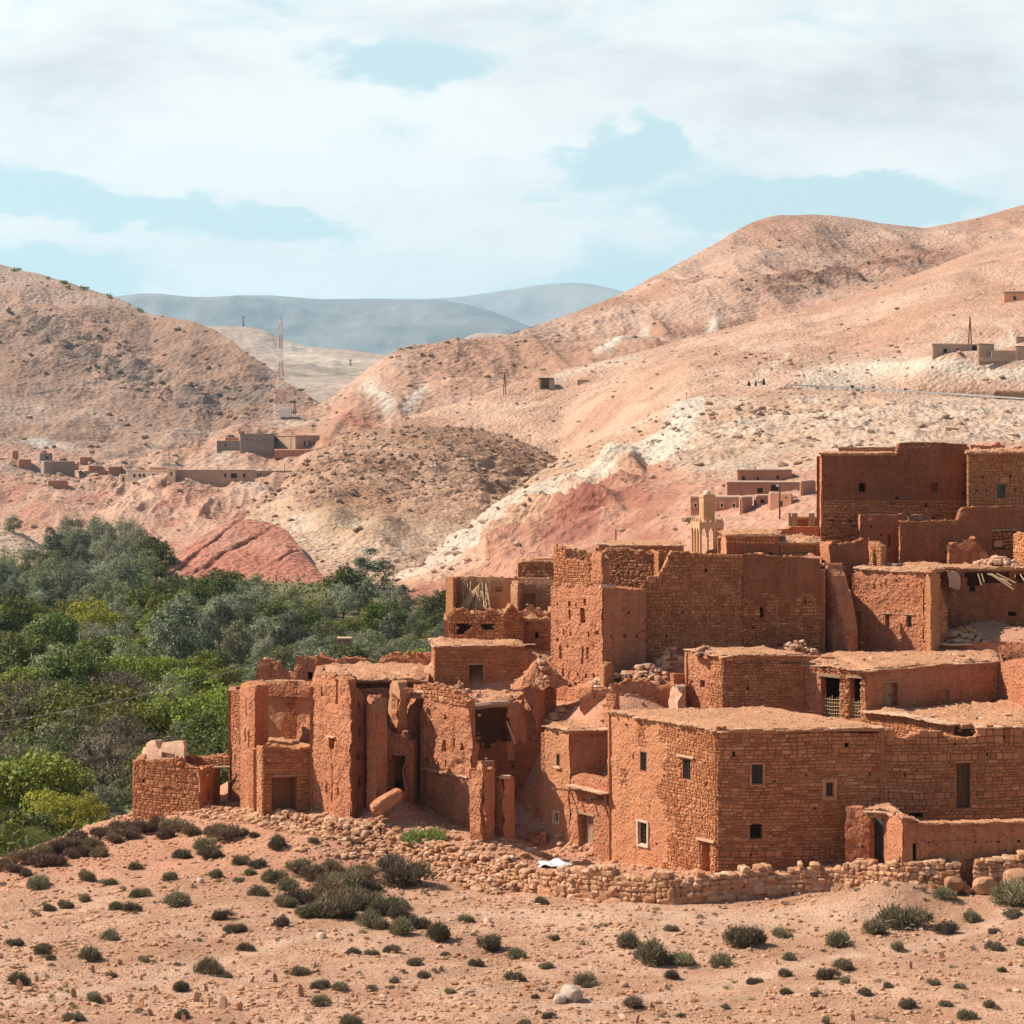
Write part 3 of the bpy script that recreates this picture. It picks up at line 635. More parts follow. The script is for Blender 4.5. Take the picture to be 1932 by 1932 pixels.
def stones_into(mb, pl, rects, rng, mi, off0, prot=(.015, .05), lean=None):
    r = np.array(rects)
    if not len(r): return
    n = len(r); s0, s1, z0, z1 = r.T
    w = s1 - s0; h = z1 - z0; m = np.minimum(w, h)
    def c(): return rng.uniform(.08, .34, n) * m
    c1, c2, c3, c4, c5, c6, c7, c8 = [c() for _ in range(8)]
    S = np.stack([s0 + c1, s1 - c2, s1, s1, s1 - c5, s0 + c6, s0, s0], 1)
    Z = np.stack([z0, z0 + rng.uniform(-.1, .1, n) * h, z0 + c3, z1 - c4, z1, z1 + rng.uniform(-.1, .06, n) * h, z1 - c7, z0 + c8], 1)
    cs = ((s0 + s1) / 2)[:, None]; cz = ((z0 + z1) / 2)[:, None]
    S = S + .05 * vnoise(S * .9, Z * .9, 0, 5); Z = Z + .07 * vnoise(S * .6, Z * .5, 3, 6)
    p = rng.uniform(prot[0], prot[1], n)[:, None]; tilt = rng.normal(0, .05, n)[:, None]
    k = np.clip(1 - .035 / m, .55, .93)[:, None]
    S2 = cs + (S - cs) * k; Z2 = cz + (Z - cz) * k
    def pos(S_, Z_, O):
        x = pl.A[0] + pl.d[0] * S_ + pl.n[0] * O; y = pl.A[1] + pl.d[1] * S_ + pl.n[1] * O
        return np.stack([x, y, Z_], -1)
    Vo = pos(S, Z, np.full_like(S, off0 - .03)); Vm = pos(cs + (S - cs) * (k * .4 + .6), cz + (Z - cz) * (k * .4 + .6), p * .55 + 0 * S); Vi = pos(S2 * 1.0, Z2, p + tilt * (Z2 - cz))
    V = np.concatenate([Vo, Vm, Vi], 1)                      # n,24,3
    j = np.arange(8); q = (j + 1) % 8
    f4 = np.concatenate([np.stack([j, q, q + 8, j + 8], 1), np.stack([j + 8, q + 8, q + 16, j + 16], 1)])
    base = (np.arange(n) * 24)[:, None, None]
    R = np.repeat(rng.random(n), 24)
    nb = mb.n
    mb.addnp(V.reshape(-1, 3), (f4[None] + base).reshape(-1, 4), mi, R)
    f8 = (j + 16)[None] + (np.arange(n) * 24)[:, None] + nb
    mb.F.setdefault(8, []).extend(f8.tolist()); mb.M.setdefault(8, []).extend([mi] * n)

def stone_rects(L, zb, topf, rng, region, holes, style='coursed', scale=1.0):
    out = []; zmax = topf(np.linspace(0, L, 40)).max()
    big = []
    if style == 'rubble':
        for _ in range(int(L * (zmax - zb) * .22)):
            w, h = rng.uniform(.4, .75) * scale, rng.uniform(.28, .5) * scale
            s, z = rng.uniform(.1, max(.2, L - w - .1)), rng.uniform(zb, zmax - h)
            if any(not (s + w < b[0] or s > b[1] or z + h < b[2] or z > b[3]) for b in big): continue
            big.append((s, s + w, z, z + h))
    z = zb
    allr = list(big)
    while z < zmax:
        h = (rng.uniform(.09, .19) if style == 'coursed' else rng.uniform(.12, .27)) * scale
        if style == 'coursed' and rng.random() < .12: h *= 1.6
        s = -rng.uniform(0, .3)
        while s < L:
            w = (rng.uniform(.14, .5) if style == 'coursed' else rng.uniform(.14, .42)) * scale
            a, b = max(s, .0), min(s + w, L)
            s += w
            if b - a < .07: continue
            q = (a + .006, b - .006, z + .006, z + h - .006 + (rng.uniform(-.03, .02) if style == 'rubble' else 0))
            hit = False
            for g in big:
                if not (q[1] < g[0] or q[0] > g[1] or q[3] < g[2] or q[2] > g[3]):
                    ov = (min(q[1], g[1]) - max(q[0], g[0])) * (min(q[3], g[3]) - max(q[2], g[2]))
                    if ov > .35 * (q[1] - q[0]) * (q[3] - q[2]): hit = True; break
                    if min(q[1], g[1]) - max(q[0], g[0]) < min(q[3], g[3]) - max(q[2], g[2]):
                        q = (q[0], min(q[1], g[0]), q[2], q[3]) if q[0] < g[0] else (max(q[0], g[1]), q[1], q[2], q[3])
                    else:
                        q = (q[0], q[1], q[2], min(q[3], g[2])) if q[2] < g[2] else (q[0], q[1], max(q[2], g[3]), q[3])
            if hit or q[1] - q[0] < .05 or q[3] - q[2] < .04: continue
            if h > .1 * scale and rng.random() < .2: m_ = q[2] + (q[3] - q[2]) * rng.uniform(.4, .6); allr.append((q[0], q[1], q[2], m_ - .006)); q = (q[0], q[1], m_ + .006, q[3])
            elif rng.random() < .3: q = (q[0], q[1], q[2] + rng.uniform(0, .025), q[3] - rng.uniform(0, .025))
            allr.append(q)
        z += h
    for q in allr:
        a, b, c, d = q; cs, cz = (a + b) / 2, (c + d) / 2
        if d > topf(np.array([cs]))[0] + .04: 
            if c > topf(np.array([cs]))[0] - .05: continue
        if not region(cs, cz): continue
        bad = False
        for (h0, h1, g0, g1) in holes:
            if a < h1 and b > h0 and c < g1 and d > g0:
                if h0 <= cs <= h1 and g0 <= cz <= g1: bad = True; break
                ds = min(b, h1) - max(a, h0); dz = min(d, g1) - max(c, g0)
                if ds < dz:
                    if cs < h0: b = h0
                    else: a = h1
                else:
                    if cz < g0: d = g0
                    else: c = g1
        if bad or b - a < .05 or d - c < .04: continue
        out.append((a, b, c, d))
    return out

def _patch(s, z, seed): return float(vnoise(np.array(s * .55), np.array(z * .75), np.array(seed * 3.3), 21) + .5 * vnoise(np.array(s * 1.7), np.array(z * 2.0), np.array(seed * 1.3), 22)) < 1.0
def wall(root, A, B, top, base, th=.5, style='mud', holes=(), seed=0, jag=.05, amp=.07, cell=.15, region=None, bury=.9, sstyle='coursed', sscale=1.0,
         panel=None, caps=0, ground=True, name='wall', stonemat=None, mudmat=None, back=True, label=None, mitre=True):
    """a thick standing wall between two plan points; openings cut right through or as recesses"""
    rng = np.random.default_rng(seed * 7 + 13); pl = Plane2(A, B); ruin = jag >= .08; caps = max(caps, 3.0) if ruin else caps; jag = jag * 1.7 if ruin else jag; sscale = sscale * .84
    if np.isscalar(top): top = [(A[0], top), (B[0], top)]
    if np.isscalar(base): base = [(A[0], base), (B[0], base)]
    tp = np.array(sorted(pl.sz(*q) for q in top)); bp = np.array(sorted(pl.sz(*q) for q in base))
    if ground:
        for px, py in base:
            q, z = pl.sz(px, py); p = pl.at(min(max(q, 0), pl.L), z, .15); GP.append(tuple(p))
    topf0 = lambda s: np.interp(s, tp[:, 0], tp[:, 1])
    def topf(s):
        s = np.asarray(s, float)
        return topf0(s) + jag * (1.3 * fbm(s * 2.3, seed * 3.7 + 0 * s, 0 * s, 5, .7, 7) + .8 * np.round(vnoise(s * 3.1, seed * 1.9 + 0 * s, 0 * s, 9) * 1.4) * .6)
    basef = lambda s: np.interp(s, bp[:, 0], bp[:, 1]) - bury
    isst = style == 'stone'
    cell = max(.07, min(cell, pl.L / 9)); cut = min(th, .3 * pl.L) if mitre else 0
    hs = []
    for h in holes:
        h = dict(h)
        if 'poly' in h:
            h['P'] = [pl.sz(*q) for q in h['poly']]
            h['r'] = (min(p[0] for p in h['P']), max(p[0] for p in h['P']), min(p[1] for p in h['P']), max(p[1] for p in h['P']))
        else:
            a, b, c, d = h['r4']; pm = (a + b) / 2
            s0, s1 = sorted((pl.s_at(a), pl.s_at(b))); z1 = pl.sz(pm, c)[1]; z0 = pl.sz(pm, d)[1]; h['r'] = (s0, s1, z0, z1)
        hs.append(h)
    zb = float(basef(np.linspace(0, pl.L, 9)).min()); zt = float(topf(np.linspace(0, pl.L, 80)).max()) + .02
    sl = list(np.linspace(0, pl.L, max(2, int(pl.L / cell) + 1))); zl = list(np.linspace(zb, zt, max(3, int((zt - zb) / cell) + 1)))
    for h in hs:
        if 'P' not in h: sl += list(h['r'][:2]); zl += list(h['r'][2:])
    def uniq(l, keep):
        l = sorted(x for x in l); o = [l[0]]
        for x in l[1:]:
            if x - o[-1] > .03: o.append(x)
            elif any(abs(x - k) < 1e-9 for k in keep): o[-1] = x
        return np.array(o)
    ks = [v for h in hs if 'P' not in h for v in h['r'][:2]]; kz = [v for h in hs if 'P' not in h for v in h['r'][2:]]
    sl = uniq([x for x in sl if 0 <= x <= pl.L], ks); zl = uniq(zl, kz)
    ni, nj = len(sl), len(zl)
    tt = topf(sl); S = np.repeat(sl[:, None], nj, 1); Z = np.minimum(np.repeat(zl[None], ni, 0), tt[:, None])
    X = pl.A[0] + pl.d[0] * S; Y = pl.A[1] + pl.d[1] * S
    a2 = amp * (.5 if isst else 1)
    D = a2 * (1.1 * fbm(X * .9, Y * .9, Z * .9, 5, .6, seed) + .7 * fbm(X * 3.4, Y * 3.4, Z * 3.4, 3, .6, seed + 2)) - (.035 if isst else 0)
    if not isst:
        D = D - a2 * 1.3 * sstep(.3, .8, fbm(X * 1.7, Y * 1.7, Z * .22, 4, .6, seed + 6)) - a2 * 1.0 * sstep(.35, .7, fbm(X * .7, Y * .7, Z * .7, 4, .6, seed + 8))
    D = D - .05 * sstep(.3, 0, tt[:, None] - Z) * (0 if isst else 1)
    edge = np.minimum(S, pl.L - S); ej = sstep(.5, 0, edge) * (.3 if ruin else .14) * fbm(Z * 1.6, seed + 0 * Z, S * 0, 4, .6, 4) * (.2 if isst else .7 if pl.L < .6 else 1)
    if region is not None: 
        rm = np.vectorize(lambda q, z: region(pl.px_at(q), pl.py_at(q, z)))(S, Z); D = np.where(rm, -.035, D)
    c0 = .5 * (sl[:-1] + sl[1:])[:, None] + 0 * zl[None, :-1]; c1 = .5 * (zl[:-1] + zl[1:])[None] + 0 * sl[:-1, None]
    st = np.ones((ni - 1, nj - 1), int)
    tm = np.maximum(tt[:-1], tt[1:])[:, None]
    st[zl[None, :-1] + 0 * c0 >= tm - .01] = 0
    bm = np.minimum(basef(sl[:-1]), basef(sl[1:]))[:, None]; st[zl[None, 1:] + 0 * c0 < bm] = 0
    nd = {}
    for k, h in enumerate(hs):
        ins = pts_in_poly(c0 + .0, c1, h['P']) if 'P' in h else (c0 > h['r'][0]) & (c0 < h['r'][1]) & (c1 > h['r'][2]) & (c1 < h['r'][3])
        ins &= st > 0
        if h.get('kind', 'niche') == 'open': st[ins] = 0
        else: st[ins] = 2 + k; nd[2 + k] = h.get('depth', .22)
    def P3(off, ss=0.0): return np.stack([X + pl.n[0] * off + pl.d[0] * ss, Y + pl.n[1] * off + pl.d[1] * ss, Z], -1)
    layers = [P3(D, ej), P3(-th + .04 * fbm(X, Y, Z, 3, .5, seed + 4), np.clip(S, cut, pl.L - cut) - S)]; lid = {'F': 0, 'B': 1}
    for k, dp in nd.items(): lid[k] = len(layers); layers.append(P3(0 * D - dp))
    V = np.concatenate([l.reshape(-1, 3) for l in layers]); nn = ni * nj
    def vi(l, i, j): return lid[l] * nn + i * nj + j
    faces = []; mi = []
    I, J = np.nonzero(st)
    def quad(l, I, J, m, flip=False):
        f = np.stack([vi(l, I, J), vi(l, I + 1, J), vi(l, I + 1, J + 1), vi(l, I, J + 1)], 1); faces.append(f if not flip else f[:, ::-1]); mi.append(np.full(len(f), m))
    q = st == 1; a, b = np.nonzero(q); quad('F', a, b, 0)
    if back: quad('B', I, J, 0, True)
    for k in nd:
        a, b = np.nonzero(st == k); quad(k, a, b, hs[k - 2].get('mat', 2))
    sp = np.pad(st, 1)
    fl = lambda v: 'F' if v == 1 else ('B' if v == 0 else v)
    for di, dj in ((1, 0), (0, 1)):
        for i in range(ni - 1 + di):
            for j in range(nj - 1 + dj):
                u = sp[i + 1 - di, j + 1 - dj]; v = sp[i + 1, j + 1]
                if u == v: continue
                if di: p0, p1 = (i, j), (i, j + 1)
                else: p0, p1 = (i, j), (i + 1, j)
                la, lb = fl(u), fl(v)
                if la == lb: continue
                faces.append(np.array([[vi(la, *p0), vi(la, *p1), vi(lb, *p1), vi(lb, *p0)]])); mi.append(np.array([0]))
    mb = MB()
    mud = mudmat or (M_JOINT if isst else M_MUD); stm = stonemat or M_STONE
    fa = np.concatenate(faces); mm = np.concatenate(mi)
    mb.V.append(V); mb.n = len(V); mb.R.append(np.full(len(V), .5)); mb.F[4] = fa.tolist(); mb.M[4] = mm.tolist()
    hr = [h['r'] for h in hs]
    if isst or region is not None:
        reg = (lambda s, z: _patch(s, z, seed)) if region is None else (lambda s, z: region(pl.px_at(s), pl.py_at(s, z)))
        polys = [h['P'] for h in hs if 'P' in h]; hr2 = [h['r'] for h in hs if 'P' not in h]
        if polys:
            r0 = reg; reg = lambda s, z: r0(s, z) and not any(pts_in_poly(np.array([s]), np.array([z]), p)[0] for p in polys)
        zr = float(np.interp(0, bp[:, 0], bp[:, 1])) - .3
        rects = stone_rects(pl.L, min(bp[:, 1]) - .3, topf, rng, reg, hr2, sstyle, sscale)
        stones_into(mb, pl, rects, rng, 1, -.02)
    if caps:
        n = int(pl.L * caps); s = rng.uniform(0, pl.L, n); z = topf(s); off = rng.uniform(-th, .05, n)
        C = np.stack([pl.A[0] + pl.d[0] * s + pl.n[0] * off, pl.A[1] + pl.d[1] * s + pl.n[1] * off, z + .03], 1)
        V2, F2, R2 = rocks_np(C, .05 * 3.6 ** (rng.random(n) ** 1.5), rng, .6, (ICO2_V, ICO2_F), .14, boxy=.6)
        mb.addnp(V2, F2, 1, R2)
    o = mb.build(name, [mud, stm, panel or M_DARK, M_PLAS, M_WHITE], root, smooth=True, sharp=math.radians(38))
    if label: o['label'] = label
    o_pl = pl; o_pl.hs = hs; o_pl.topf = topf
    return pl

def roof(root, quad, z, mound=.16, over=.16, edges=(0, 1), seed=0, thick=.05, rough=.07, mat=None, slabs=True, name='roof', bank=.1):
    """flat earth roof over a four-cornered plan, with flagstones jutting at the eaves; quad = (px,Y) corners in order"""
    rng = np.random.default_rng(seed * 5 + 3)
    c = [np.array([PX(*q), q[1]]) for q in quad]
    lu = max(np.linalg.norm(c[1] - c[0]), np.linalg.norm(c[2] - c[3])); lv = max(np.linalg.norm(c[3] - c[0]), np.linalg.norm(c[2] - c[1]))
    nu, nv = max(4, int(lu / .22)), max(4, int(lv / .22))
    u = np.linspace(0, 1, nu + 1)[:, None]; v = np.linspace(0, 1, nv + 1)[None]
    B = lambda k: c[0][k] * (1 - u) * (1 - v) + c[1][k] * u * (1 - v) + c[2][k] * u * v + c[3][k] * (1 - u) * v
    X, Y = B(0), B(1)
    e = np.minimum(np.minimum(u, 1 - u) * lu, np.minimum(v, 1 - v) * lv)
    Z = z + thick + mound * .4 * sstep(0, .5, e) + .5 * bank * np.exp(-((e - .45) / .3) ** 2) + rough * fbm(X * 1.2, Y * 1.2, 0 * X, 5, .6, seed) * sstep(0, .2, e) + .5 * rough * vnoise(X * 5, Y * 5, 0 * X, seed + 3)
    jx = np.where(e < .01, .05, 0); X = X + jx * vnoise(X * 3, Y * 3, 1, 5); Y = Y + jx * vnoise(X * 3, Y * 3, 2, 5)
    n1, n2 = X.shape
    V = np.stack([X, Y, Z], -1).reshape(-1, 3); ix = np.arange(n1 * n2).reshape(n1, n2)
    f = np.stack([ix[:-1, :-1], ix[1:, :-1], ix[1:, 1:], ix[:-1, 1:]], -1).reshape(-1, 4)
    mb = MB(); mb.addnp(V, f, 0)
    ring = np.concatenate([ix[:, 0], ix[-1, 1:], ix[::-1, -1][1:], ix[0, ::-1][1:-1]])
    R0 = V[ring]; R1 = R0.copy(); R1[:, 2] = z - .12
    k = len(ring); a = np.arange(k); b = (a + 1) % k
    mb.addnp(np.concatenate([R0, R1]), np.stack([a, b, b + k, a + k], 1), 0)
    mb.add(R1, [tuple(range(k))], 0)
    # pebbles on the earth
    npb = int(lu * lv * 5); uu, vv = rng.random(npb), rng.random(npb)
    i_, j_ = (uu * nu).astype(int), (vv * nv).astype(int); C = np.stack([X[i_, j_], Y[i_, j_], Z[i_, j_]], 1) + rng.uniform(-.1, .1, (npb, 3)) * np.array([1, 1, .05])
    V2, F2, R2 = rocks_np(C, rng.uniform(.02, .075, npb) * (1 + (rng.random(npb) < .06) * 1.5), rng, .5); mb.addnp(V2, F2, 1, R2)
    o = mb.build(name, [mat or M_ROOF, M_SLAB], root, smooth=True, sharp=math.radians(45))
    if slabs:
        sb = MB(); cen = sum(c) / 4
        for ei in edges:
            p, q = c[ei], c[(ei + 1) % 4]; L = np.linalg.norm(q - p); d = (q - p) / L; nrm = np.array([d[1], -d[0]])
            if np.dot(nrm, (p + q) / 2 - cen) < 0: nrm = -nrm
            s = -over * .6
            while s < L + over * .5:
                w = rng.uniform(.22, .62); o_ = over * rng.uniform(.45, 1.35); t_ = rng.uniform(.03, .065)
                mid = s + w / 2; zz = z + .012 * vnoise(np.array(mid * .7), seed, 0, 3) * 4 + rng.uniform(-.015, .015)
                pts = [(s + .01, -.35), (s + .01 + rng.uniform(0, .08), o_ * .75), (s + w * .35, o_ * rng.uniform(.9, 1.15)), (s + w * .75, o_ * rng.uniform(.85, 1.1)), (s + w - .01, o_ * .7), (s + w - .01, -.35)]
                tl = rng.normal(0, .05)
                lo = [np.append(p + d * a_ + nrm * b_, zz + tl * b_) for a_, b_ in pts]; hi = [x + np.array([0, 0, t_]) for x in lo]
                n6 = 6
                sb.add(lo + hi, [tuple(range(6))[::-1], tuple(range(6, 12))] + [(i, (i + 1) % 6, (i + 1) % 6 + 6, i + 6) for i in range(6)], 0, rng.random())
                s += w
        sb.build('eave', [M_SLAB], root, smooth=False)
    return o

def heap(name, label, cat, px, Y, py, rx, ry, h, n, smin, smax, seed=0, mat=None, earth=None, group=None, top=None):
    """a pile of fallen stones on an earth mound; base centre at row py"""
    rng = np.random.default_rng(seed + 900)
    c = P(px, py, Y); root = empty(name, c, label, cat, group)
    mb = MB()
    nr, na = 7, 22; V = []
    for i in range(nr + 1):
        r = i / nr
        for k in range(na):
            a = 2 * math.pi * k / na; q = 1 + .25 * math.sin(2 * a + seed) + .15 * math.sin(5 * a + 2 * seed)
            V.append((c[0] + rx * r * q * math.cos(a), c[1] + ry * r * q * math.sin(a), c[2] - .25 + (h + .1) * (1 - r) ** 1.15 + .1 * h * math.sin(7 * a + 9 * r)))
    fs = [(i * na + k, i * na + (k + 1) % na, (i + 1) * na + (k + 1) % na, (i + 1) * na + k) for i in range(nr) for k in range(na)]
    mb.add(V, fs, 0)
    if earth is not False: mb.build('earth_mound', [earth or M_MUD], root, smooth=True)
    r = np.sqrt(rng.random(n)) * .98; a = rng.uniform(0, 2 * math.pi, n); s = smin * (smax / smin) ** (rng.random(n) ** 1.6)
    C = np.stack([c[0] + rx * r * np.cos(a), c[1] + ry * r * np.sin(a), c[2] - .15 + h * (1 - r) ** 1.1 + s * .35], 1)
    V2, F2, R2 = rocks_np(C, s, rng, .55, (ICO2_V, ICO2_F), .16, boxy=.75)
    o = mesh_np('fallen_stones', V2, F2, mat or M_SLAB, root, rnd=R2, smooth=True, sharp=.35); o['kind'] = 'stuff'
    return root

def door_panel(root, pl, r4, depth, mat, planks=4, label=None, name='door', frame=None):
    a, b, c, d = r4; pm = (a + b) / 2
    s0, s1 = sorted((pl.s_at(a), pl.s_at(b))); z1 = pl.sz(pm, c)[1]; z0 = pl.sz(pm, d)[1]
    mb = MB(); n3 = np.array([pl.n[0], pl.n[1], 0]); d3 = np.array([pl.d[0], pl.d[1], 0]); w = (s1 - s0) / planks
    for k in range(planks):
        mb.box(pl.at(s0 + w * (k + .5), (z0 + z1) / 2, -depth + .03 + .004 * (k % 2)), d3 * (w / 2 - .008), n3 * .025, (0, 0, (z1 - z0) / 2 - .01))
    for zz in (.2, .8): mb.box(pl.at((s0 + s1) / 2, z0 + (z1 - z0) * zz, -depth + .07), d3 * ((s1 - s0) / 2 - .05), n3 * .015, (0, 0, .05))
    o = mb.build(name, [mat], root)
    hb = MB(); hb.box(pl.at(s1 - .14, z0 + (z1 - z0) * .48, -depth + .08), d3 * .02, n3 * .03, (0, 0, .06)); h = hb.build('handle', [M_IRON], o, origin=root_loc(root))
    if label: o['label'] = label
    return o

def lintel(root, pl, px0, px1, py, h=.12, out=.06, mat=None, seed=0):
    s0, s1 = sorted((pl.s_at(px0), pl.s_at(px1))); z = pl.sz((px0 + px1) / 2, py)[1]
    mb = MB(); rng = random.Random(seed)
    mb.box(pl.at((s0 + s1) / 2, z + h / 2, out - .16), np.array([pl.d[0], pl.d[1], rng.uniform(-.01, .01)]) * (s1 - s0) / 2, np.array([pl.n[0], pl.n[1], 0]) * .18, (0, 0, h / 2), jit=.015, rng=rng)
    return mb.build('lintel', [mat or M_WOOD], root)

def window(root, pl, r4, depth=.16, frame=M_FRAMEB, fw=.05, out=.015, grille=(2, 5), pane=M_GLASS, surround=None, label=None, sill=False, smat=None):
    a, b, c, d = r4; pm = (a + b) / 2
    s0, s1 = sorted((pl.s_at(a), pl.s_at(b))); z1 = pl.sz(pm, c)[1]; z0 = pl.sz(pm, d)[1]
    n3 = np.array([pl.n[0], pl.n[1], 0]); d3 = np.array([pl.d[0], pl.d[1], 0]); org = root_loc(root)
    mb = MB(); t = .05
    cz, cs = (z0 + z1) / 2, (s0 + s1) / 2
    o1 = -depth * .35
    if surround:                                           # pale rendered band round the opening, standing proud of the wall
        w = surround
        for q in ((s0 - w / 2, cz, w / 2, (z1 - z0) / 2 + w), (s1 + w / 2, cz, w / 2, (z1 - z0) / 2 + w)):
            mb.box(pl.at(q[0], q[1], .025), d3 * q[2], n3 * .05, (0, 0, q[3]), m=1, jit=.025)
        for q in (z0 - w / 2, z1 + w / 2): mb.box(pl.at(cs, q, .025), d3 * ((s1 - s0) / 2 - .002), n3 * .05, (0, 0, w / 2), m=1, jit=.006)
    for q in (s0 + fw / 2, s1 - fw / 2): mb.box(pl.at(q, cz, o1), d3 * fw / 2, n3 * t, (0, 0, (z1 - z0) / 2 - .002))
    for q in (z0 + fw / 2, z1 - fw / 2): mb.box(pl.at(cs, q, o1), d3 * ((s1 - s0) / 2 - fw - .001), n3 * t, (0, 0, fw / 2))
    o = mb.build('window', [frame, smat or M_FRAMEW], root)
    if label: o['label'] = label
    pb = MB(); pb.box(pl.at(cs, cz, -depth + .02), d3 * ((s1 - s0) / 2 - .004), n3 * .008, (0, 0, (z1 - z0) / 2 - .004)); pb.build('pane', [pane], o, origin=org)
    if grille:
        gb = MB(); nx, nz_ = grille
        for k in range(nx):
            q = s0 + fw + (s1 - s0 - 2 * fw) * (k + 1) / (nx + 1); gb.box(pl.at(q, cz, o1 + .012), d3 * .011, n3 * .011, (0, 0, (z1 - z0) / 2 - fw))
        for k in range(nz_):
            q = z0 + fw + (z1 - z0 - 2 * fw) * (k + 1) / (nz_ + 1); gb.box(pl.at(cs, q, o1 - .012), d3 * ((s1 - s0) / 2 - fw), n3 * .009, (0, 0, .009))
        gb.build('grille', [M_IRON], o, origin=org)
    if sill:
        sb = MB(); sb.box(pl.at(cs, z0 - .05, .03), d3 * ((s1 - s0) / 2 + .1), n3 * .08, (0, 0, .045), jit=.008); sb.build('sill', [M_FRAMEW], o, origin=org)
    return o

def nh(a, b, c, d, depth=.22, mat=0, **k): return dict(r4=(a, b, c, d), depth=depth, mat=mat, **k)
def oh(a, b, c, d): return dict(r4=(a, b, c, d), kind='open')
def back_walls(root, pts, ztop, zbot, mat=None, th=.4):
    """plain rear walls closing a building, through the given plan points"""
    mb = MB()
    for p, q in zip(pts[:-1], pts[1:]):
        a = np.array([PX(*p), p[1]]); b = np.array([PX(*q), q[1]]); d = (b - a); L = np.linalg.norm(d); d = d / L; n = np.array([d[1], -d[0]])
        m = (a + b) / 2; mb.box((m[0], m[1], (ztop + zbot) / 2), (d[0] * L / 2, d[1] * L / 2, 0), (n[0] * th / 2, n[1] * th / 2, 0), (0, 0, (ztop - zbot) / 2))
    return mb.build('wall', [mat or M_MUD], root)
def par(L, C, R):
    """rear corner that completes a parallelogram plan, as (px,Y)"""
    l, c, r = [np.array([PX(*q), q[1]]) for q in (L, C, R)]; b = l + r - c
    return (CX + F * b[0] / b[1], b[1])
def sticks(name, label, cat, pts, rad, mat, parent=None, seed=0, loc=None, group=None):
    mb = MB()
    for p, q in pts: mb.tube([p, (np.array(p) + np.array(q)) / 2 + np.array([0, 0, .01]), q], rad, 5)
    if parent is not None: return mb.build(name, [mat], parent)
    o = mb.build(name, [mat], origin=loc if loc is not None else pts[0][0]); return tag(o, label, cat, group)
# ------------------------------------------------------------------ the village
MC = (1352, 100.0); ML = (1148, 107.0); ML0 = (1027, 111.6); MT = (1074, 109.8)
MR = (1668, 100.85); MR2 = (2060, 101.9)

# 1. large stone house in front
h = empty('stone_house', P(1352, 1646, 100), 'large two storey stone house with an ochre plastered left face and flat roof', 'house')
LH = [nh(1206.7, 1220.3, 1417, 1456), nh(1286.6, 1303.4, 1431, 1472), nh(1204.9, 1222, 1551, 1594), nh(1322.7, 1339.5, 1587, 1646, .45, 0),
      nh(1180, 1186, 1365, 1370, .2, 2), nh(1193, 1195.5, 1423, 1432, .15, 2), nh(1250, 1255, 1462, 1468, .2, 2), nh(1330, 1334, 1476, 1484, .2, 2), nh(1224, 1227, 1518, 1522, .2, 2), nh(1199, 1203, 1552, 1557, .15, 2), nh(1237, 1241, 1590, 1595, .15, 2), nh(1196, 1199, 1597, 1600, .15, 2)]
def reg_left(px, py):
    e = 1247 + 7 * math.sin(py * .045) + (12 if py > 1515 else 0) + 5 * math.sin(py * .13)
    if px > e: return True
    if 1201 < px < 1217 and 1358 < py < 1408: return True
    if 1168 < px < 1181 and 1448 < py < 1478: return True
    return False
pl = wall(h, ML, MC, [(1148, 1342), (1352, 1378)], [(1148, 1626), (1250, 1638), (1352, 1647)], holes=LH, region=reg_left, sstyle='rubble', sscale=.85, mudmat=M_MUDO, jag=0, seed=1, amp=.05)
window(h, pl, LH[0]['r4'], grille=(3, 7), frame=M_FRAMEB); window(h, pl, LH[1]['r4'], grille=(3, 7), frame=M_FRAMEB, sill=False); lintel(h, pl, 1279, 1311, 1429, .09, .1, M_SLAB)
window(h, pl, LH[2]['r4'], grille=(1, 4), frame=M_FRAMEW, surround=.09, label='window with a broad white painted surround')
lintel(h, pl, 1316, 1350, 1587, .1, .12, M_SLAB)
FH = [nh(1417, 1440, 1441, 1480), nh(1415.5, 1438.7, 1555, 1583, .4, 2), nh(1557, 1572.5, 1475, 1503), nh(1382, 1388, 1418, 1427, .2, 2), nh(1459, 1464, 1472, 1476, .2, 2), nh(1535, 1540, 1523, 1527, .2, 2),
      nh(1594, 1602, 1402, 1410, .2, 2), nh(1414, 1419, 1611, 1616, .2, 2), nh(1639, 1643, 1457, 1464, .2, 2), nh(1519, 1523, 1461, 1465, .2, 2)]
plF = wall(h, MC, MR, [(1352, 1378), (1500, 1383), (1668, 1387)], [(1352, 1647), (1500, 1642), (1668, 1636)], style='stone', holes=FH, jag=.0, seed=2, sscale=1.3)
window(h, plF, FH[0]['r4'], grille=(4, 6), frame=M_FRAMEB, surround=.06, smat=M_PLAS, label='barred upper window with a pale surround'); window(h, plF, FH[2]['r4'], grille=(1, 2), frame=M_FRAMEB, surround=.15, smat=M_PLAS, label='small window set in a patch of pale plaster')
bk = par(ML, MC, MR); roof(h, [ML, MC, MR, bk], PZ(1379, 100), edges=(0, 1), seed=1, over=.2, rough=.12)
back_walls(h, [ML, bk, MR], PZ(1384, 100), -21, M_MUD)

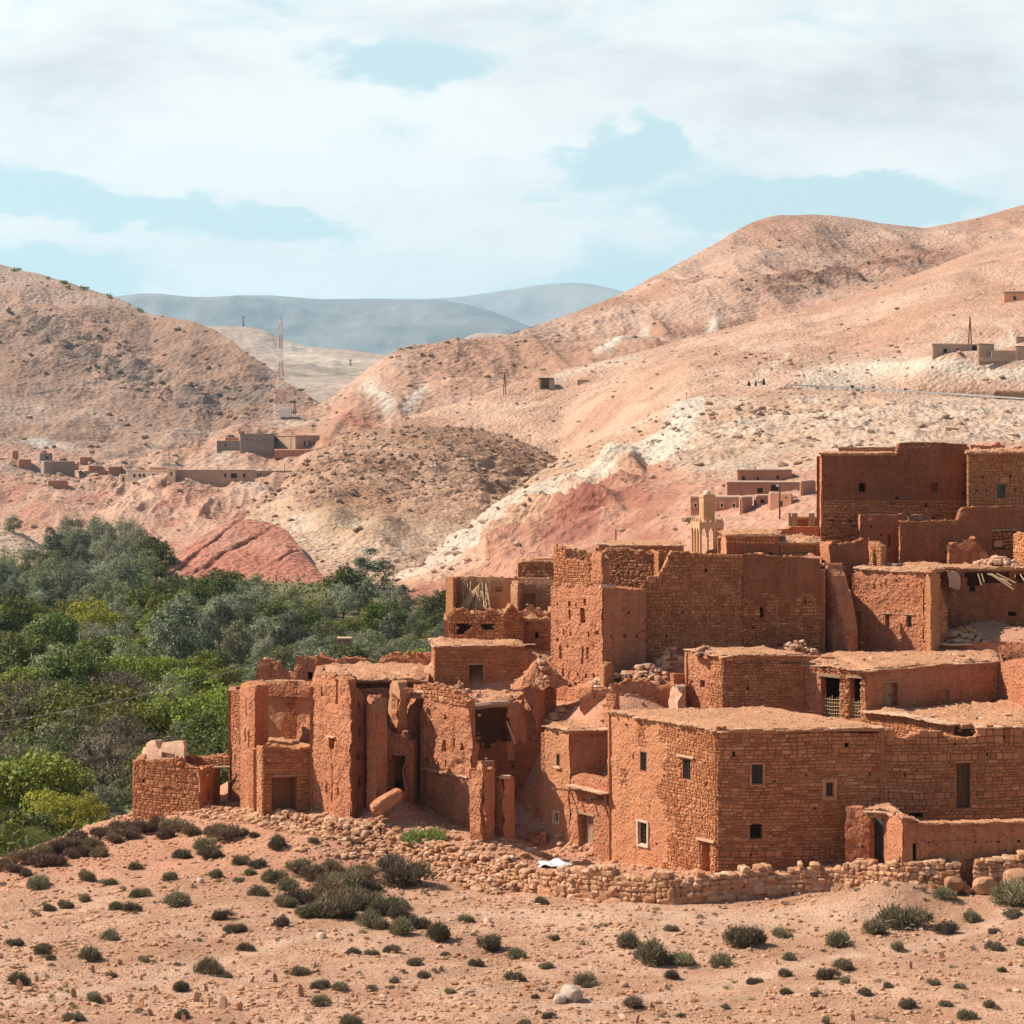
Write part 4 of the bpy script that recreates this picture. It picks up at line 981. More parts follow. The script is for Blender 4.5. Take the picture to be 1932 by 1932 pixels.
# entrance wing with the little tower
h = empty('earth_house', P(1050, 1615, 110), 'narrow plastered house with a small flat roofed turret and a sheltered doorway', 'house')
EH = [nh(1049, 1056.4, 1421, 1446), nh(1046.5, 1055, 1532, 1551, .2), nh(1031, 1040, 1566, 1579, .15)]
pl = wall(h, ML0, MT, [(1027, 1377), (1074, 1382)], [(1027, 1612), (1074, 1618)], holes=EH, style='mud', mudmat=M_MUDO, jag=0, seed=3)
window(h, pl, EH[0]['r4'], grille=(1, 3), frame=M_FRAMEB, sill=True); window(h, pl, EH[1]['r4'], grille=None, frame=M_FRAMEW, surround=.08, label='small white framed window'); window(h, pl, EH[2]['r4'], grille=(1, 1), frame=M_IRON)
DH = [nh(1090.7, 1119, 1538, 1619, .5, 0), nh(1100, 1103, 1507, 1510, .15, 2), nh(1128, 1131, 1500, 1504, .15, 2)]
pl = wall(h, MT, ML, [(1074, 1466), (1090, 1460), (1110, 1464), (1130, 1468), (1148, 1462)], [(1074, 1618), (1148, 1626)], holes=DH, mudmat=M_MUD, jag=.04, seed=4)
door_panel(h, pl, (1094, 1119, 1541, 1619), .42, M_WOOD, 3, 'tall plank door deep in the doorway'); lintel(h, pl, 1087, 1122, 1537, .1, .03, M_WOOD)
sb = MB(); rg = random.Random(5); n3 = np.array([pl.n[0], pl.n[1], 0]); d3 = np.array([pl.d[0], pl.d[1], 0])
for k in range(9):
    s = pl.s_at(1086) + k * (pl.s_at(1144) - pl.s_at(1086)) / 8.0; sb.box(pl.at(s, pl.sz(1110, 1487)[1], .12), d3 * .3, n3 * .38, (0, 0, .025), jit=.02, rng=rg)
sb.build('eave', [M_SLAB], h)
for k, (px, py, ln) in enumerate(((1076, 1492, 1.0), (1090, 1491, .8), (1113, 1489, .9), (1138, 1507, .75))):
    q, z = pl.sz(px, py); tb = MB(); tb.tube([pl.at(q, z, -.2), pl.at(q - .1, z + (.06 if k else .18), ln)], [.05, .045] if k != 3 else [.085, .08], 7); tb.build('roof_beam', [M_WOODD if k == 3 else M_WOOD], h)
pl2 = wall(h, MT, (1152, 110.4), [(1074, 1382), (1152, 1381)], [(1074, 1484), (1152, 1478)], mudmat=M_MUD, jag=0, seed=5, ground=False, bury=1.2)
roof(h, [ML0, MT, (1150, 110.2), (1098, 114.5)], PZ(1380, 109.9), edges=(0, 1), seed=2, over=.2, rough=.1)
back_walls(h, [ML0, (1098, 114.5), (1150, 110.4)], PZ(1386, 111), -21.5)

# 2. ruined stone house to the right of it
h = empty('stone_house', P(1830, 1636, 101), 'stone house with a tall narrow dark door high up and a broken wall top', 'house')
RH = [nh(1805, 1831, 1440, 1525, .3), nh(1715, 1742, 1534, 1543, .4, 2), nh(1705, 1709, 1458, 1466, .2, 2), nh(1861, 1865, 1420, 1426, .2, 2), nh(1800, 1804, 1402, 1406, .2, 2), nh(1893, 1897, 1387, 1394, .2, 2)]
pl = wall(h, MR, MR2, [(1668, 1388), (1690, 1391), (1700, 1397), (1712, 1392), (1735, 1388), (1770, 1386), (1800, 1390), (1838, 1394), (1846, 1388), (1849, 1374), (2060, 1374)], [(1668, 1636), (1930, 1626), (2060, 1622)], style='stone', holes=RH, jag=.04, seed=6, caps=1.2, sscale=1.3)
door_panel(h, pl, (1807, 1830, 1442, 1524), .26, M_WOODD, 2, 'tall dark two leaf door'); lintel(h, pl, 1800, 1836, 1439, .07, .02, M_STONE)
roof(h, [(1640, 107.6), (1815, 102.3), (2080, 102.6), (2000, 112.6)], PZ(1370, 102.3), edges=(), seed=3, mound=.1, rough=.16, slabs=False)
roof(h, [(1846, 103.4), (1846, 101.4), (2060, 101.9), (2060, 103.6)], PZ(1374, 101.5), edges=(1, 0), seed=4, over=.2, mound=.22, name='roof')
pl = wall(h, (1632, 107.9), (1800, 102.3), [(1632, 1343), (1700, 1349), (1800, 1368)], [(1632, 1385), (1800, 1400)], style='stone', jag=.02, seed=7, ground=False, bury=2.5)
mb = MB(); rg = random.Random(8)
for k in range(16):
    s = k * pl.L / 16 + .2; mb.box(pl.at(s, float(pl.topf(s)) + .03, .02), np.array([pl.d[0], pl.d[1], -.04]) * .26, np.array([pl.n[0], pl.n[1], 0]) * .3, (0, 0, .03), jit=.03, rng=rg)
mb.build('eave', [M_SLAB], h)
heap('rubble_pile', 'loose stones on the roof edge above the tall dark door', 'rubble', 1830, 103.2, 1372, 1.2, .6, .25, 26, .06, .2, 3)

# 3. courtyard gate and wall at the right
h = empty('courtyard_wall', P(1690, 1628, 96), 'low earth courtyard wall with a covered gateway in front of the stone houses', 'wall')
plg = wall(h, (1594, 98.8), (1641, 98.5), [(1594, 1522), (1625, 1525), (1641, 1536)], [(1594, 1634), (1641, 1632)], holes=[nh(1626, 1629, 1594, 1600, .15, 2)], jag=.03, seed=8, th=.7)
pl = wall(h, (1667.5, 98.6), (1702, 95.0), [(1668.5, 1535), (1702, 1542)], [(1668.5, 1633), (1702, 1632)], jag=.02, seed=9, th=.55, caps=2)
pl = wall(h, (1702, 95.0), (2060, 95.4), [(1702, 1543), (1722, 1548), (1726, 1556), (1900, 1553), (2060, 1550)], [(1702, 1632), (2060, 1624)], holes=[nh(1722, 1729, 1595, 1630, .15, 2), nh(1750, 1755, 1589, 1594, .15, 2), nh(1838, 1843, 1588, 1592, .15, 2), nh(1880, 1888, 1587, 1590, .15, 2), nh(1919, 1926, 1585, 1590, .15, 2)], jag=.025, seed=10, caps=.5)
mb = MB(); rg = random.Random(9)
for k in range(46):
    s = k * pl.L / 46 + .09; mb.box(pl.at(s, float(pl.topf0(s)) + .05 if hasattr(pl, 'topf0') else float(pl.topf(s)) + .04, -.2), np.array([pl.d[0], pl.d[1], 0]) * .12, np.array([pl.n[0], pl.n[1], 0]) * .34, (0, 0, .035), jit=.03, rng=rg)
mb.build('coping', [M_ROOF], h)
roof(h, [(1632, 98.5), (1668, 98.2), (1722, 95.4), (1676, 100)], PZ(1538, 97.4), edges=(0, 1), seed=5, over=.12, mound=.1, thick=.1)
tb = MB(); g0, g1 = P(1636, 1540, 98.4), P(1674, 1542, 98.3); tb.tube([g0, (g0 + g1) / 2 + [0, 0, .05], g1], [.1, .09, .1], 7); tb.build('lintel', [M_WOOD], h)
gd = Plane2((1650, 99.3), (1672, 98.9)); door_panel(h, gd, (1650, 1671, 1543, 1632), 0, M_METAL, 2, 'blue grey sheet metal gate', name='gate')
back_walls(h, [(1640, 98.7), (1646, 100.4), (1690, 100.4), (1700, 98.6)], PZ(1546, 98.6), -21)

# 4. stone house with the loggia
h = empty('stone_house', P(1362, 1350, 110), 'stone house behind the large one, with a small arched slot in its earth side', 'house')
C3, L3, R3 = (1362.6, 110.0), (1293, 112.9), (1519, 110.7)
A1 = [nh(1321, 1329, 1283, 1297, .25, 2), nh(1308, 1312, 1303, 1310, .2, 2), nh(1297, 1304, 1320, 1344, .2, 0), nh(1302, 1308, 1284, 1288, .15, 2)]
pl = wall(h, L3, C3, [(1293, 1230), (1362.6, 1239)], [(1293, 1350), (1362.6, 1352)], holes=A1, region=lambda px, py: px > 1341 + 5 * math.sin(py * .12) or (1322 + 10 * math.sin(px * .2) < py < 1330), sstyle='rubble', jag=0, seed=11, ground=False, bury=2.5)
A2 = [nh(1409, 1414, 1296, 1302, .2, 2), nh(1393, 1397, 1347, 1352, .2, 2), nh(1479, 1485, 1346, 1362, .3, 2)]
pl = wall(h, C3, R3, [(1362.6, 1239), (1519, 1237)], [(1362.6, 1352), (1519, 1366)], holes=A2, style='stone', jag=0, seed=12, ground=False, bury=2.5)
lintel(h, pl, 1392, 1440, 1253, .07, .02, M_WOODD); lintel(h, pl, 1470, 1514, 1252, .07, .02, M_WOODD)
bk = par(L3, C3, R3); roof(h, [L3, C3, R3, bk], PZ(1238, 110), edges=(0, 1), seed=6, over=.2, mound=.2, rough=.1)
back_walls(h, [L3, bk, R3], PZ(1243, 110), -15)
heap('rubble_pile', 'rounded lump of earth and stones on the roof edge of the slotted stone house', 'rubble', 1329, 111.5, 1230, .55, .5, .5, 18, .08, .22, 4)
gp(1330, 1352, 111)

h = empty('stone_house', P(1600, 1360, 109), 'low house with two open loggia bays fenced by reed lattice and a wavy roof edge', 'house')
LG = [oh(1547.5, 1583.5, 1277, 1354), oh(1601.6, 1623.5, 1279, 1357)]
pl = wall(h, (1519, 110.6), (1634, 108.1), [(1519, 1257), (1634, 1267)], [(1519, 1366), (1634, 1378)], holes=LG, style='stone', region=lambda px, py: not (1535 < px < 1548 and py > 1270), jag=0, seed=13, ground=False, bury=2.2, mudmat=M_MUD)
for (a, b, c, d) in ((1548, 1583, 1314, 1354), (1602, 1623, 1321, 1357)):
    mb = MB(); s0, s1 = pl.s_at(a), pl.s_at(b); z0, z1 = pl.sz(a, d)[1], pl.sz(a, c)[1]; nx = int((s1 - s0) / .13)
    for k in range(nx + 1):
        s = s0 + (s1 - s0) * k / nx; mb.tube([pl.at(s, z0, -.2), pl.at(s + .01, z1 + .12 * math.sin(k * 2.1), -.2)], .014, 5)
    for k in range(6):
        z = z0 + (z1 - z0) * (k + .5) / 6; mb.tube([pl.at(s0, z, -.17), pl.at((s0 + s1) / 2, z - .03, -.17), pl.at(s1, z + .01, -.17)], .013, 5)
    mb.build('lattice_railing', [M_REED], h)
lintel(h, pl, 1543, 1588, 1277, .13, .08, M_WOOD, 1); lintel(h, pl, 1598, 1628, 1279, .12, .08, M_WOOD, 2)
D3 = [nh(1667, 1695.7, 1289, 1333, .35, 0), nh(1765, 1790, 1302, 1330, .12, 0)]
pl = wall(h, (1634, 108.1), (1884, 112.2), [(1634, 1267), (1730, 1254), (1884, 1250)], [(1634, 1338), (1884, 1332)], holes=D3, jag=.0, seed=14, ground=False, bury=2, caps=0, region=lambda px, py: px > 1850 and (py % 37) < 14 and math.sin(px * .3 + py) > -.3)
door_panel(h, pl, (1668, 1688, 1291, 1333), .3, M_WOOD, 3, 'low plank door standing ajar'); lintel(h, pl, 1662, 1700, 1287, .07, .03, M_WOOD)
pl = wall(h, (1884, 112.2), (1975, 106.5), [(1884, 1250), (1900, 1246), (1935, 1240), (1975, 1236)], [(1884, 1332), (1975, 1345)], jag=.02, seed=15, ground=False, bury=2)
zr = PZ(1262, 109)
roof(h, [(1519, 110.8), (1634, 108.1), (1664, 108.9), (1560, 116)], zr, edges=(0,), seed=7, over=.22, mound=.06, rough=.08)
roof(h, [(1560, 116), (1634, 108.15), (1884, 112.3), (1880, 117)], zr + .02, edges=(1,), seed=8, over=.2, mound=.12, rough=.12)
back_walls(h, [(1520, 110.9), (1560, 116.2), (1880, 117.2), (1886, 112.4)], zr - .05, -16)
gp(1560, 1240, 118); gp(1800, 1240, 119)
for X_ in (12, 16, 20, 24, 28, 32, 36):
    for Y_ in (103.5, 106, 108.5, 111, 113.5): GP.append((X_, Y_, -15.0 if X_ > 15 else -16))
h = empty('courtyard_wall', P(1570, 1250, 113), 'low rounded mud wall on the roof behind the loggia', 'wall')
wall(h, (1520, 113.2), (1616, 113.6), [(1520, 1238), (1580, 1241), (1616, 1247)], [(1520, 1258), (1616, 1258)], jag=.01, seed=16, th=.8, ground=False, bury=.6)

# 5. ragged buttress and walls behind it
h = empty('ruined_wall', P(1575, 1230, 116), 'ragged tapering earth buttress beside a dark gap', 'ruin')
wall(h, (1541, 120.6), (1607, 117.4), [(1541, 1076), (1550, 1072), (1562, 1080), (1570, 1100), (1576, 1126), (1580, 1150), (1585, 1176), (1592, 1196), (1600, 1212), (1607, 1232)], [(1541, 1230), (1607, 1238)], jag=.22, amp=.16, seed=17, th=1.0, caps=3, holes=[nh(1556, 1572, 1150, 1168, .1, 0)])
h = empty('earth_house', P(1600, 1090, 121), 'small roofless earth room on stone footings above the dark gap', 'house')
wall(h, (1546, 125), (1568, 122.9), [(1546, 1021), (1568, 1022)], [(1546, 1082), (1568, 1085)], seed=18, jag=.05, ground=False, bury=5)
wall(h, (1568, 122.9), (1642, 123.5), [(1568, 1026), (1600, 1023), (1622, 1021), (1642, 1021)], [(1568, 1092), (1642, 1090)], seed=19, jag=.08, region=lambda px, py: py > 1066, ground=False, bury=6, mudmat=M_MUDB)
wall(h, (1638, 124.5), (1662, 122.6), [(1638, 1021), (1645, 1022), (1655, 1027), (1662, 1040)], [(1638, 1065), (1662, 1068)], style='stone', seed=20, jag=.12, ground=False, bury=.5)
back_walls(h, [(1546, 125), (1560, 127), (1645, 127), (1640, 124.5)], PZ(1030, 124), PZ(1230, 121))
gp(1600, 1236, 121)

# 6. long wall in the middle
h = empty('stone_house', P(1400, 1225, 118), 'broad windowless house, left half crazy stone and right half smooth brown earth', 'house')
W6 = [nh(1434, 1441, 1146, 1165, .3, 2), nh(1330, 1335, 1073, 1080, .2, 2), nh(1396, 1400, 1161, 1165, .2, 2), nh(1420, 1424, 1182, 1186, .2, 2), nh(1490, 1494, 1196, 1200, .2, 2), nh(1518, 1521, 1130, 1140, .2, 2),
      nh(1266, 1269, 1155, 1159, .2, 2), nh(1286, 1289, 1155, 1158, .2, 2), nh(1300, 1303, 1155, 1159, .2, 2), nh(1255, 1260, 1198, 1203, .2, 2), nh(1342, 1345, 1200, 1204, .2, 2), nh(1475, 1478, 1214, 1218, .2, 2), nh(1370, 1373, 1208, 1212, .2, 2)]
pl = wall(h, (1212, 117.2), (1401, 118.0), [(1212, 1104), (1220, 1096), (1232, 1088), (1246, 1084), (1254, 1068), (1260, 1054), (1268, 1040), (1285, 1042), (1328, 1045), (1401, 1049)], [(1212, 1250), (1300, 1240), (1401, 1228)], style='stone', sstyle='rubble', holes=[q for q in W6 if q['r4'][0] < 1400], jag=.06, seed=21, caps=1.5, stonemat=M_STONE)
pl = wall(h, (1401, 118.0), (1549, 118.8), [(1401, 1045), (1440, 1048), (1549, 1054)], [(1401, 1228), (1549, 1224)], region=lambda px, py: py > 1124 + 6 * math.sin(px * .09) and math.sin(px * .11 + py * .07) + math.sin(px * .05 - py * .12) > -.9, holes=[q for q in W6 if q['r4'][0] > 1400], jag=.05, seed=22, caps=2.2, mudmat=M_MUDB)
back_walls(h, [(1230, 124.5), (1549, 125.5), (1550, 119)], PZ(1075, 119), -14)
roof(h, [(1270, 118.2), (1549, 119.3), (1549, 125.4), (1270, 124.4)], PZ(1066, 118.5), edges=(), seed=9, slabs=False, rough=.25)
heap('rubble_pile', 'stones fallen at the foot of the smooth brown earth wall', 'rubble', 1505, 116.8, 1228, 1.3, .8, .7, 60, .06, .22, 6)
h = empty('stone_house', P(1180, 1090, 121), 'roofless stone walls standing behind the slotted tower', 'house')
wall(h, (1064, 123.2), (1232, 121.4), [(1064, 1036), (1110, 1041), (1134, 1037), (1180, 1036), (1215, 1038), (1232, 1041)], [(1064, 1110), (1232, 1110)], style='stone', seed=23, jag=.08, ground=False, bury=3, caps=1.2)
wall(h, (1228, 122.3), (1243, 120.2), [(1228, 1039), (1243, 1041)], [(1228, 1090), (1243, 1092)], style='stone', seed=24, jag=.05, ground=False, bury=3)
wall(h, (1243, 120.2), (1262, 120.6), [(1243, 1041), (1252, 1040), (1262, 1052)], [(1243, 1090), (1262, 1092)], style='stone', seed=25, jag=.05, ground=False, bury=3)

# 7. slotted tower
h = empty('tower_house', P(1100, 1317, 115), 'tall square earth tower with a broken stone top and many narrow slots', 'tower')
TL, TC, TR = (1044, 118.6), (1137, 114.6), (1213, 116.6)
R4 = lambda a, b, c, d: (830.2 + .2578 * a, 830.2 + .2578 * b, 943.4 + .2578 * c, 943.4 + .2578 * d)
TH = [nh(*R4(1028, 1060, 790, 900), .45, 0), nh(*R4(1050, 1070, 722, 776), .2, 0), nh(*R4(1125, 1140, 912, 1000), .3, 0), nh(*R4(873, 888, 1060, 1160), .3, 0), nh(*R4(1034, 1049, 1070, 1200), .35, 0), nh(*R4(1068, 1083, 1075, 1165), .3, 0),
      nh(*R4(892, 906, 1232, 1290), .25, 2), nh(*R4(934, 946, 1262, 1310), .25, 2), nh(*R4(1006, 1020, 1262, 1288), .25, 2), nh(*R4(1060, 1076, 1272, 1305), .25, 2), nh(*R4(1118, 1132, 1272, 1305), .25, 2), nh(*R4(984, 1006, 1332, 1355), .25, 2),
      nh(*R4(944, 962, 962, 998), .25, 0), nh(*R4(898, 912, 942, 990), .2, 0), nh(*R4(1080, 1094, 962, 1002), .2, 0), nh(*R4(848, 868, 1012, 1032), .2, 2), nh(*R4(925, 932, 1060, 1085), .2, 2), nh(*R4(994, 1004, 752, 790), .15, 0), nh(*R4(935, 950, 740, 780), .15, 0), nh(*R4(940, 950, 800, 868), .12, 0), nh(*R4(846, 862, 748, 772), .25, 2), nh(*R4(1145, 1165, 955, 985), .15, 0)]
pl = wall(h, TL, TC, [(1044, 1033), (1050, 1031), (1064, 1036), (1068, 1052), (1085, 1059), (1100, 1062), (1107, 1050), (1116, 1041), (1134, 1043), (1136, 1060), (1137, 1098)], [(1044, 1322), (1137, 1316)], holes=TH, region=lambda px, py: py < 1104 + 4 * math.sin(px * .2) and not (1112 < px < 1137 and py < 1096 and py > 1044), sstyle='rubble', sscale=.8, seed=26, jag=.06, caps=1.5, bury=2)
TH2 = [nh(*R4(1250, 1263, 824, 841), .25, 2), nh(*R4(1372, 1392, 818, 836), .25, 2), nh(*R4(1245, 1262, 988, 1007), .25, 2), nh(*R4(1338, 1362, 985, 1007), .25, 2), nh(*R4(1435, 1452, 988, 1007), .25, 2)]
pl = wall(h, TC, TR, [(1137, 1098), (1146, 1106), (1160, 1112), (1213, 1112)], [(1137, 1256), (1213, 1248)], holes=TH2, seed=27, jag=.04, bury=2.5, caps=1.2)
bk = par(TL, TC, TR)
back_walls(h, [TL, bk, TR], PZ(1108, 118), -16)
tb = MB(); tp_ = [P(1044, 1104, 118.4), P(1137, 1108, 114.5)]; tb.tube([P(1132, 1106, 114.5), P(1160, 1107, 114.8)], [.12, .1], 6); tb.build('stone_ledge', [M_SLAB], h)
wall(h, (1137, 114.7), (1120, 116.6), [(1137, 1060), (1120, 1042)], [(1137, 1112), (1120, 1112)], seed=28, jag=.05, ground=False, bury=.5)
gp(1090, 1325, 113.5); gp(1170, 1262, 114.2)

# 8. ruined house left of the tower
h = empty('ruined_house', P(940, 1210, 122.5), 'roofless two storey ruin with a plastered back room hung with dry reeds', 'ruin')
plb = wall(h, (858, 126.9), (1047, 126.1), [(858, 1089), (900, 1088), (980, 1091), (1047, 1092)], [(858, 1150), (1047, 1156)], mudmat=M_PLAS, seed=29, jag=.05, caps=1.5, ground=False, bury=2, holes=[nh(935, 948, 1107, 1117, .2, 0), nh(880, 886, 1106, 1125, .2, 0), nh(988, 1010, 1120, 1145, .3, 0)])
wall(h, (856, 124.5), (866, 127.1), [(856, 1090), (866, 1089)], [(856, 1152), (866, 1150)], style='stone', seed=30, jag=.05, ground=False, bury=2)
wall(h, (976, 123.7), (984, 126.4), [(976, 1104), (979, 1100), (984, 1096)], [(976, 1156), (984, 1154)], mudmat=M_PLAS, seed=31, jag=.08, ground=False, bury=1, th=.4)
RU = [dict(poly=[(861, 1174), (893, 1180), (890, 1186), (880, 1190), (874, 1198), (862, 1202)], kind='open'), dict(poly=[(905, 1179), (936, 1178), (931, 1188), (916, 1191), (908, 1186)], kind='open')]
wall(h, (844, 122.7), (948, 122.1), [(844, 1163), (856, 1150), (875, 1150), (900, 1157), (925, 1152), (948, 1158)], [(844, 1208), (948, 1214)], holes=RU, style='stone', sstyle='rubble', seed=32, jag=.12, amp=.15, caps=2)
wall(h, (946, 121.9), (988, 122.4), [(946, 1162), (955, 1150), (970, 1142), (988, 1158)], [(946, 1216), (988, 1216)], style='stone', seed=33, jag=.15, caps=3)
wall(h, (986, 123.1), (1047, 122.7), [(986, 1152), (1000, 1142), (1015, 1150), (1030, 1158), (1047, 1146)], [(986, 1228), (1047, 1232)], seed=34, jag=.1, region=lambda px, py: 1000 < px < 1030 and py > 1186, holes=[nh(1008, 1016, 1193, 1204, .3, 2)], caps=2)
roof(h, [(846, 126.3), (846, 122.9), (1044, 122.7), (1044, 126.1)], PZ(1152, 127.5) - .1, edges=(), slabs=False, seed=10, rough=.3, mound=.3)
back_walls(h, [(844, 122.9), (844, 127.5), (1047, 127.5)], PZ(1156, 128.0), -16)
rg = random.Random(3); pts = []
for k in range(34):
    x = rg.uniform(872, 925); pts.append((P(x + rg.uniform(-8, 8), 1149, 125.1 + rg.uniform(-.3, .2)), P(x, rg.uniform(1096, 1128), 126.4)))
for k in range(7): pts.append((P(866 + 3 * k, 1148 - k, 124.9), P(888 + 3 * k, 1118 - 3 * k, 126.1)))
sticks('reed_screen', '', '', pts, .018, M_REED, h)
h = empty('stone_house', P(1015, 1092, 128.5), 'square stone hut with a slab edged roof left of the slotted tower top', 'house')
pl = wall(h, (984, 129.1), (1050, 128.3), [(984, 1055), (1050, 1053)], [(984, 1096), (1050, 1096)], style='stone', seed=35, jag=0, ground=False, bury=4)
roof(h, [(981, 132.0), (984, 129.0), (1050, 128.2), (1050, 132.5)], PZ(1053, 132.0), edges=(0, 1), seed=11, over=.1, mound=.08)
back_walls(h, [(984, 129.1), (981, 132.5), (1050, 132.7), (1050, 128.5)], PZ(1057, 132.0), -11)

# 9. stone hut with a black doorway
h = empty('stone_hut', P(900, 1302, 119), 'stone hut with a black open doorway and a rubble covered roof', 'house')
HL, HC, HR = (815, 123.5), (820, 119.0), (989, 119.8)
wall(h, HL, HC, [(815, 1210), (820, 1222)], [(815, 1290), (820, 1302)], style='stone', seed=36, jag=0, ground=False, bury=2)
pl = wall(h, HC, HR, [(820, 1223), (989, 1221)], [(820, 1304), (989, 1306)], style='stone', holes=[oh(885.6, 911.4, 1255, 1306)], seed=37, jag=0, ground=False, bury=2)
lintel(h, pl, 880, 917, 1254, .09, .02, M_WOOD)
bk = par(HL, HC, HR); roof(h, [HL, HC, HR, bk], PZ(1221, 119), edges=(0, 1), seed=12, over=.2, mound=.22, rough=.16)
back_walls(h, [HL, bk, HR], PZ(1226, 120), -16)
wall(h, (915, 120.5), (960, 121), [(915, 1256), (960, 1256)], [(915, 1300), (960, 1300)], seed=38, ground=False)
gp(900, 1306, 118.6); gp(830, 1304, 118.6)
heap('rubble_pile', 'earth heap beside the stone hut below the two storey ruin', 'rubble', 1018, 115.2, 1285, 1.3, 1.2, 1.4, 26, .08, .26, 7)
h = empty('ruined_wall', P(1035, 1317, 115), 'stump of stone walling tucked beside the foot of the slotted tower', 'ruin')
wall(h, (1020, 115.4), (1050, 115.8), [(1020, 1290), (1030, 1272), (1042, 1266), (1050, 1264)], [(1020, 1320), (1050, 1318)], style='stone', seed=39, jag=.15, amp=.1)
wall(h, (1012, 117), (1021, 115.4), [(1012, 1300), (1021, 1288)], [(1012, 1322), (1021, 1320)], seed=40, jag=.1)

# 10. ruined facade with the big open room
h = empty('ruined_house', P(860, 1550, 109), 'tall ruined earth house with one big open room under a log', 'ruin')
FL, FC = (798, 114.2), (890, 110.7)
R6 = lambda a, b, c, d: (754.7 + .15625 * a, 754.7 + .15625 * b, 1177.3 + .15625 * c, 1177.3 + .15625 * d)
BH = [nh(*R6(505, 558, 1400, 1545), .35, 0), nh(*R6(735, 770, 1440, 1525), .25, 0), nh(*R6(300, 330, 1610, 1720), .25, 0), nh(*R6(405, 432, 1445, 1465), .2, 2), nh(*R6(545, 575, 1090, 1150), .15, 0), nh(*R6(640, 668, 1380, 1480), .15, 0), nh(*R6(540, 565, 1640, 1700), .15, 0), nh(*R6(1135, 1170, 2080, 2140), .15, 0), nh(*R6(360, 385, 2100, 2150), .15, 0)]
pl = wall(h, FL, FC, [(798, 1293), (822, 1298), (845, 1304), (856, 1310), (866, 1318), (876, 1326), (884, 1350), (887, 1380), (890, 1408)], [(798, 1548), (890, 1566)], holes=BH, region=lambda px, py: py < 1316 + .22 * (px - 800), sstyle='rubble', seed=41, jag=.1, amp=.13, caps=2, th=.7)
back_walls(h, [(873, 113.3), (868, 117.6)], PZ(1330, 113.3), -17.5)
mb = MB(); q0, z0 = pl.sz(798, 1449); q1, z1 = pl.sz(884, 1467); rg = random.Random(4)
for k in range(17):
    t_ = (k + .5) / 17; mb.box(pl.at(q0 + (q1 - q0) * t_, z0 + (z1 - z0) * t_, .02), np.array([pl.d[0], pl.d[1], 0]) * .12, np.array([pl.n[0], pl.n[1], 0]) * .1, (0, 0, .035), jit=.03, rng=rg)
mb.build('stone_ledge', [M_SLAB], h)
wall(h, (889, 110.8), (902, 111.4), [(889, 1408), (896, 1400), (902, 1406)], [(889, 1560), (902, 1556)], seed=42, jag=.1, amp=.12)
wall(h, (892, 113.4), (1030, 114.2), [(896, 1400), (901, 1404), (923, 1409), (932, 1402), (939, 1397), (952, 1399), (964, 1396), (972, 1394), (989, 1400), (1006, 1398), (1030, 1396)], [(896, 1505), (1030, 1502)], holes=[nh(*R6(1350, 1385, 1700, 1740), .2, 2)], seed=43, jag=.1, amp=.1, bury=3.5, ground=False, mudmat=M_MUDB)
wall(h, (953, 113.7), (990, 114.1), [(953, 1330), (962, 1322), (975, 1325), (990, 1318)], [(953, 1402), (990, 1404)], holes=[dict(poly=[(950, 1335), (956, 1335), (968, 1400), (950, 1402)], kind='open')], seed=44, jag=.1, amp=.16, ground=False, bury=.8, th=1.0)
plb = wall(h, (862, 117.2), (992, 117.4), [(862, 1322), (992, 1322)], [(862, 1412), (992, 1410)], mudmat=M_PLAS, holes=[nh(*R6(1230, 1285, 1205, 1270), .25, 2)], seed=45, jag=0, ground=False, bury=2)
tb = MB(); tb.tube([P(879, 1331, 113.0), P(900, 1333, 113.0), P(925, 1329, 113.0), P(957, 1328, 113.3)], [.17, .19, .17, .16], 8); tb.build('roof_log', [M_WOOD], h)
tb = MB(); tb.tube([P(956, 1362, 113.0), P(972, 1403, 113.2)], [.05, .05], 5); tb.build('roof_pole', [M_REED], h)
roof(h, [(850, 117.6), (874, 113.1), (960, 113.3), (992, 117.6)], PZ(1327, 113.2), edges=(), slabs=False, seed=13, rough=.22, mound=.25)
roof(h, [(806, 117.4), (806, 114.3), (882, 113.2), (882, 117)], PZ(1318, 113.4), edges=(), slabs=False, seed=14, rough=.2, mound=.2)
back_walls(h, [(800, 114.6), (803, 118.2), (992, 118.2), (992, 114.4)], PZ(1332, 116), -21)
gp(960, 1408, 115.8); gp(900, 1412, 115.6); gp(940, 1530, 112.3); gp(820, 1556, 112.4); gp(860, 1562, 111); gp(800, 1553, 113); gp(840, 1566, 110.5); gp(880, 1570, 109)
for q_ in ((1060, 1622, 109), (1090, 1625, 107.5), (1105, 1622, 108.3), (1120, 1629, 106.5), (1180, 1635, 104.3), (1040, 1618, 110.4), (1230, 1641, 102.3), (1085, 1620, 109), (1060, 1630, 107), (1100, 1634, 105.5), (1150, 1630, 105.6)): gp(*q_)
heap('rubble_pile', 'flat stones strewn over the roof of the open room ruin', 'rubble', 850, 115, 1306, 2.2, 1.0, .35, 70, .07, .22, 8)
heap('cairn', 'short stack of stones standing on the broken roof before the stone hut', 'rubble', 867, 113.6, 1304, .22, .22, .75, 14, .1, .18, 9)
h = empty('ruined_wall', P(905, 1545, 107), 'thick ragged earth stub leaning at the corner of the open room ruin', 'ruin')
wall(h, (888, 107.6), (910, 105.9), [(888, 1462), (896, 1442), (904, 1440), (910, 1452)], [(888, 1562), (910, 1564)], seed=46, jag=.2, amp=.24, th=.8)
wall(h, (910, 105.9), (925, 106.6), [(910, 1452), (918, 1462), (922, 1490), (926, 1540)], [(910, 1564), (925, 1560)], seed=47, jag=.18, amp=.22, th=.8)
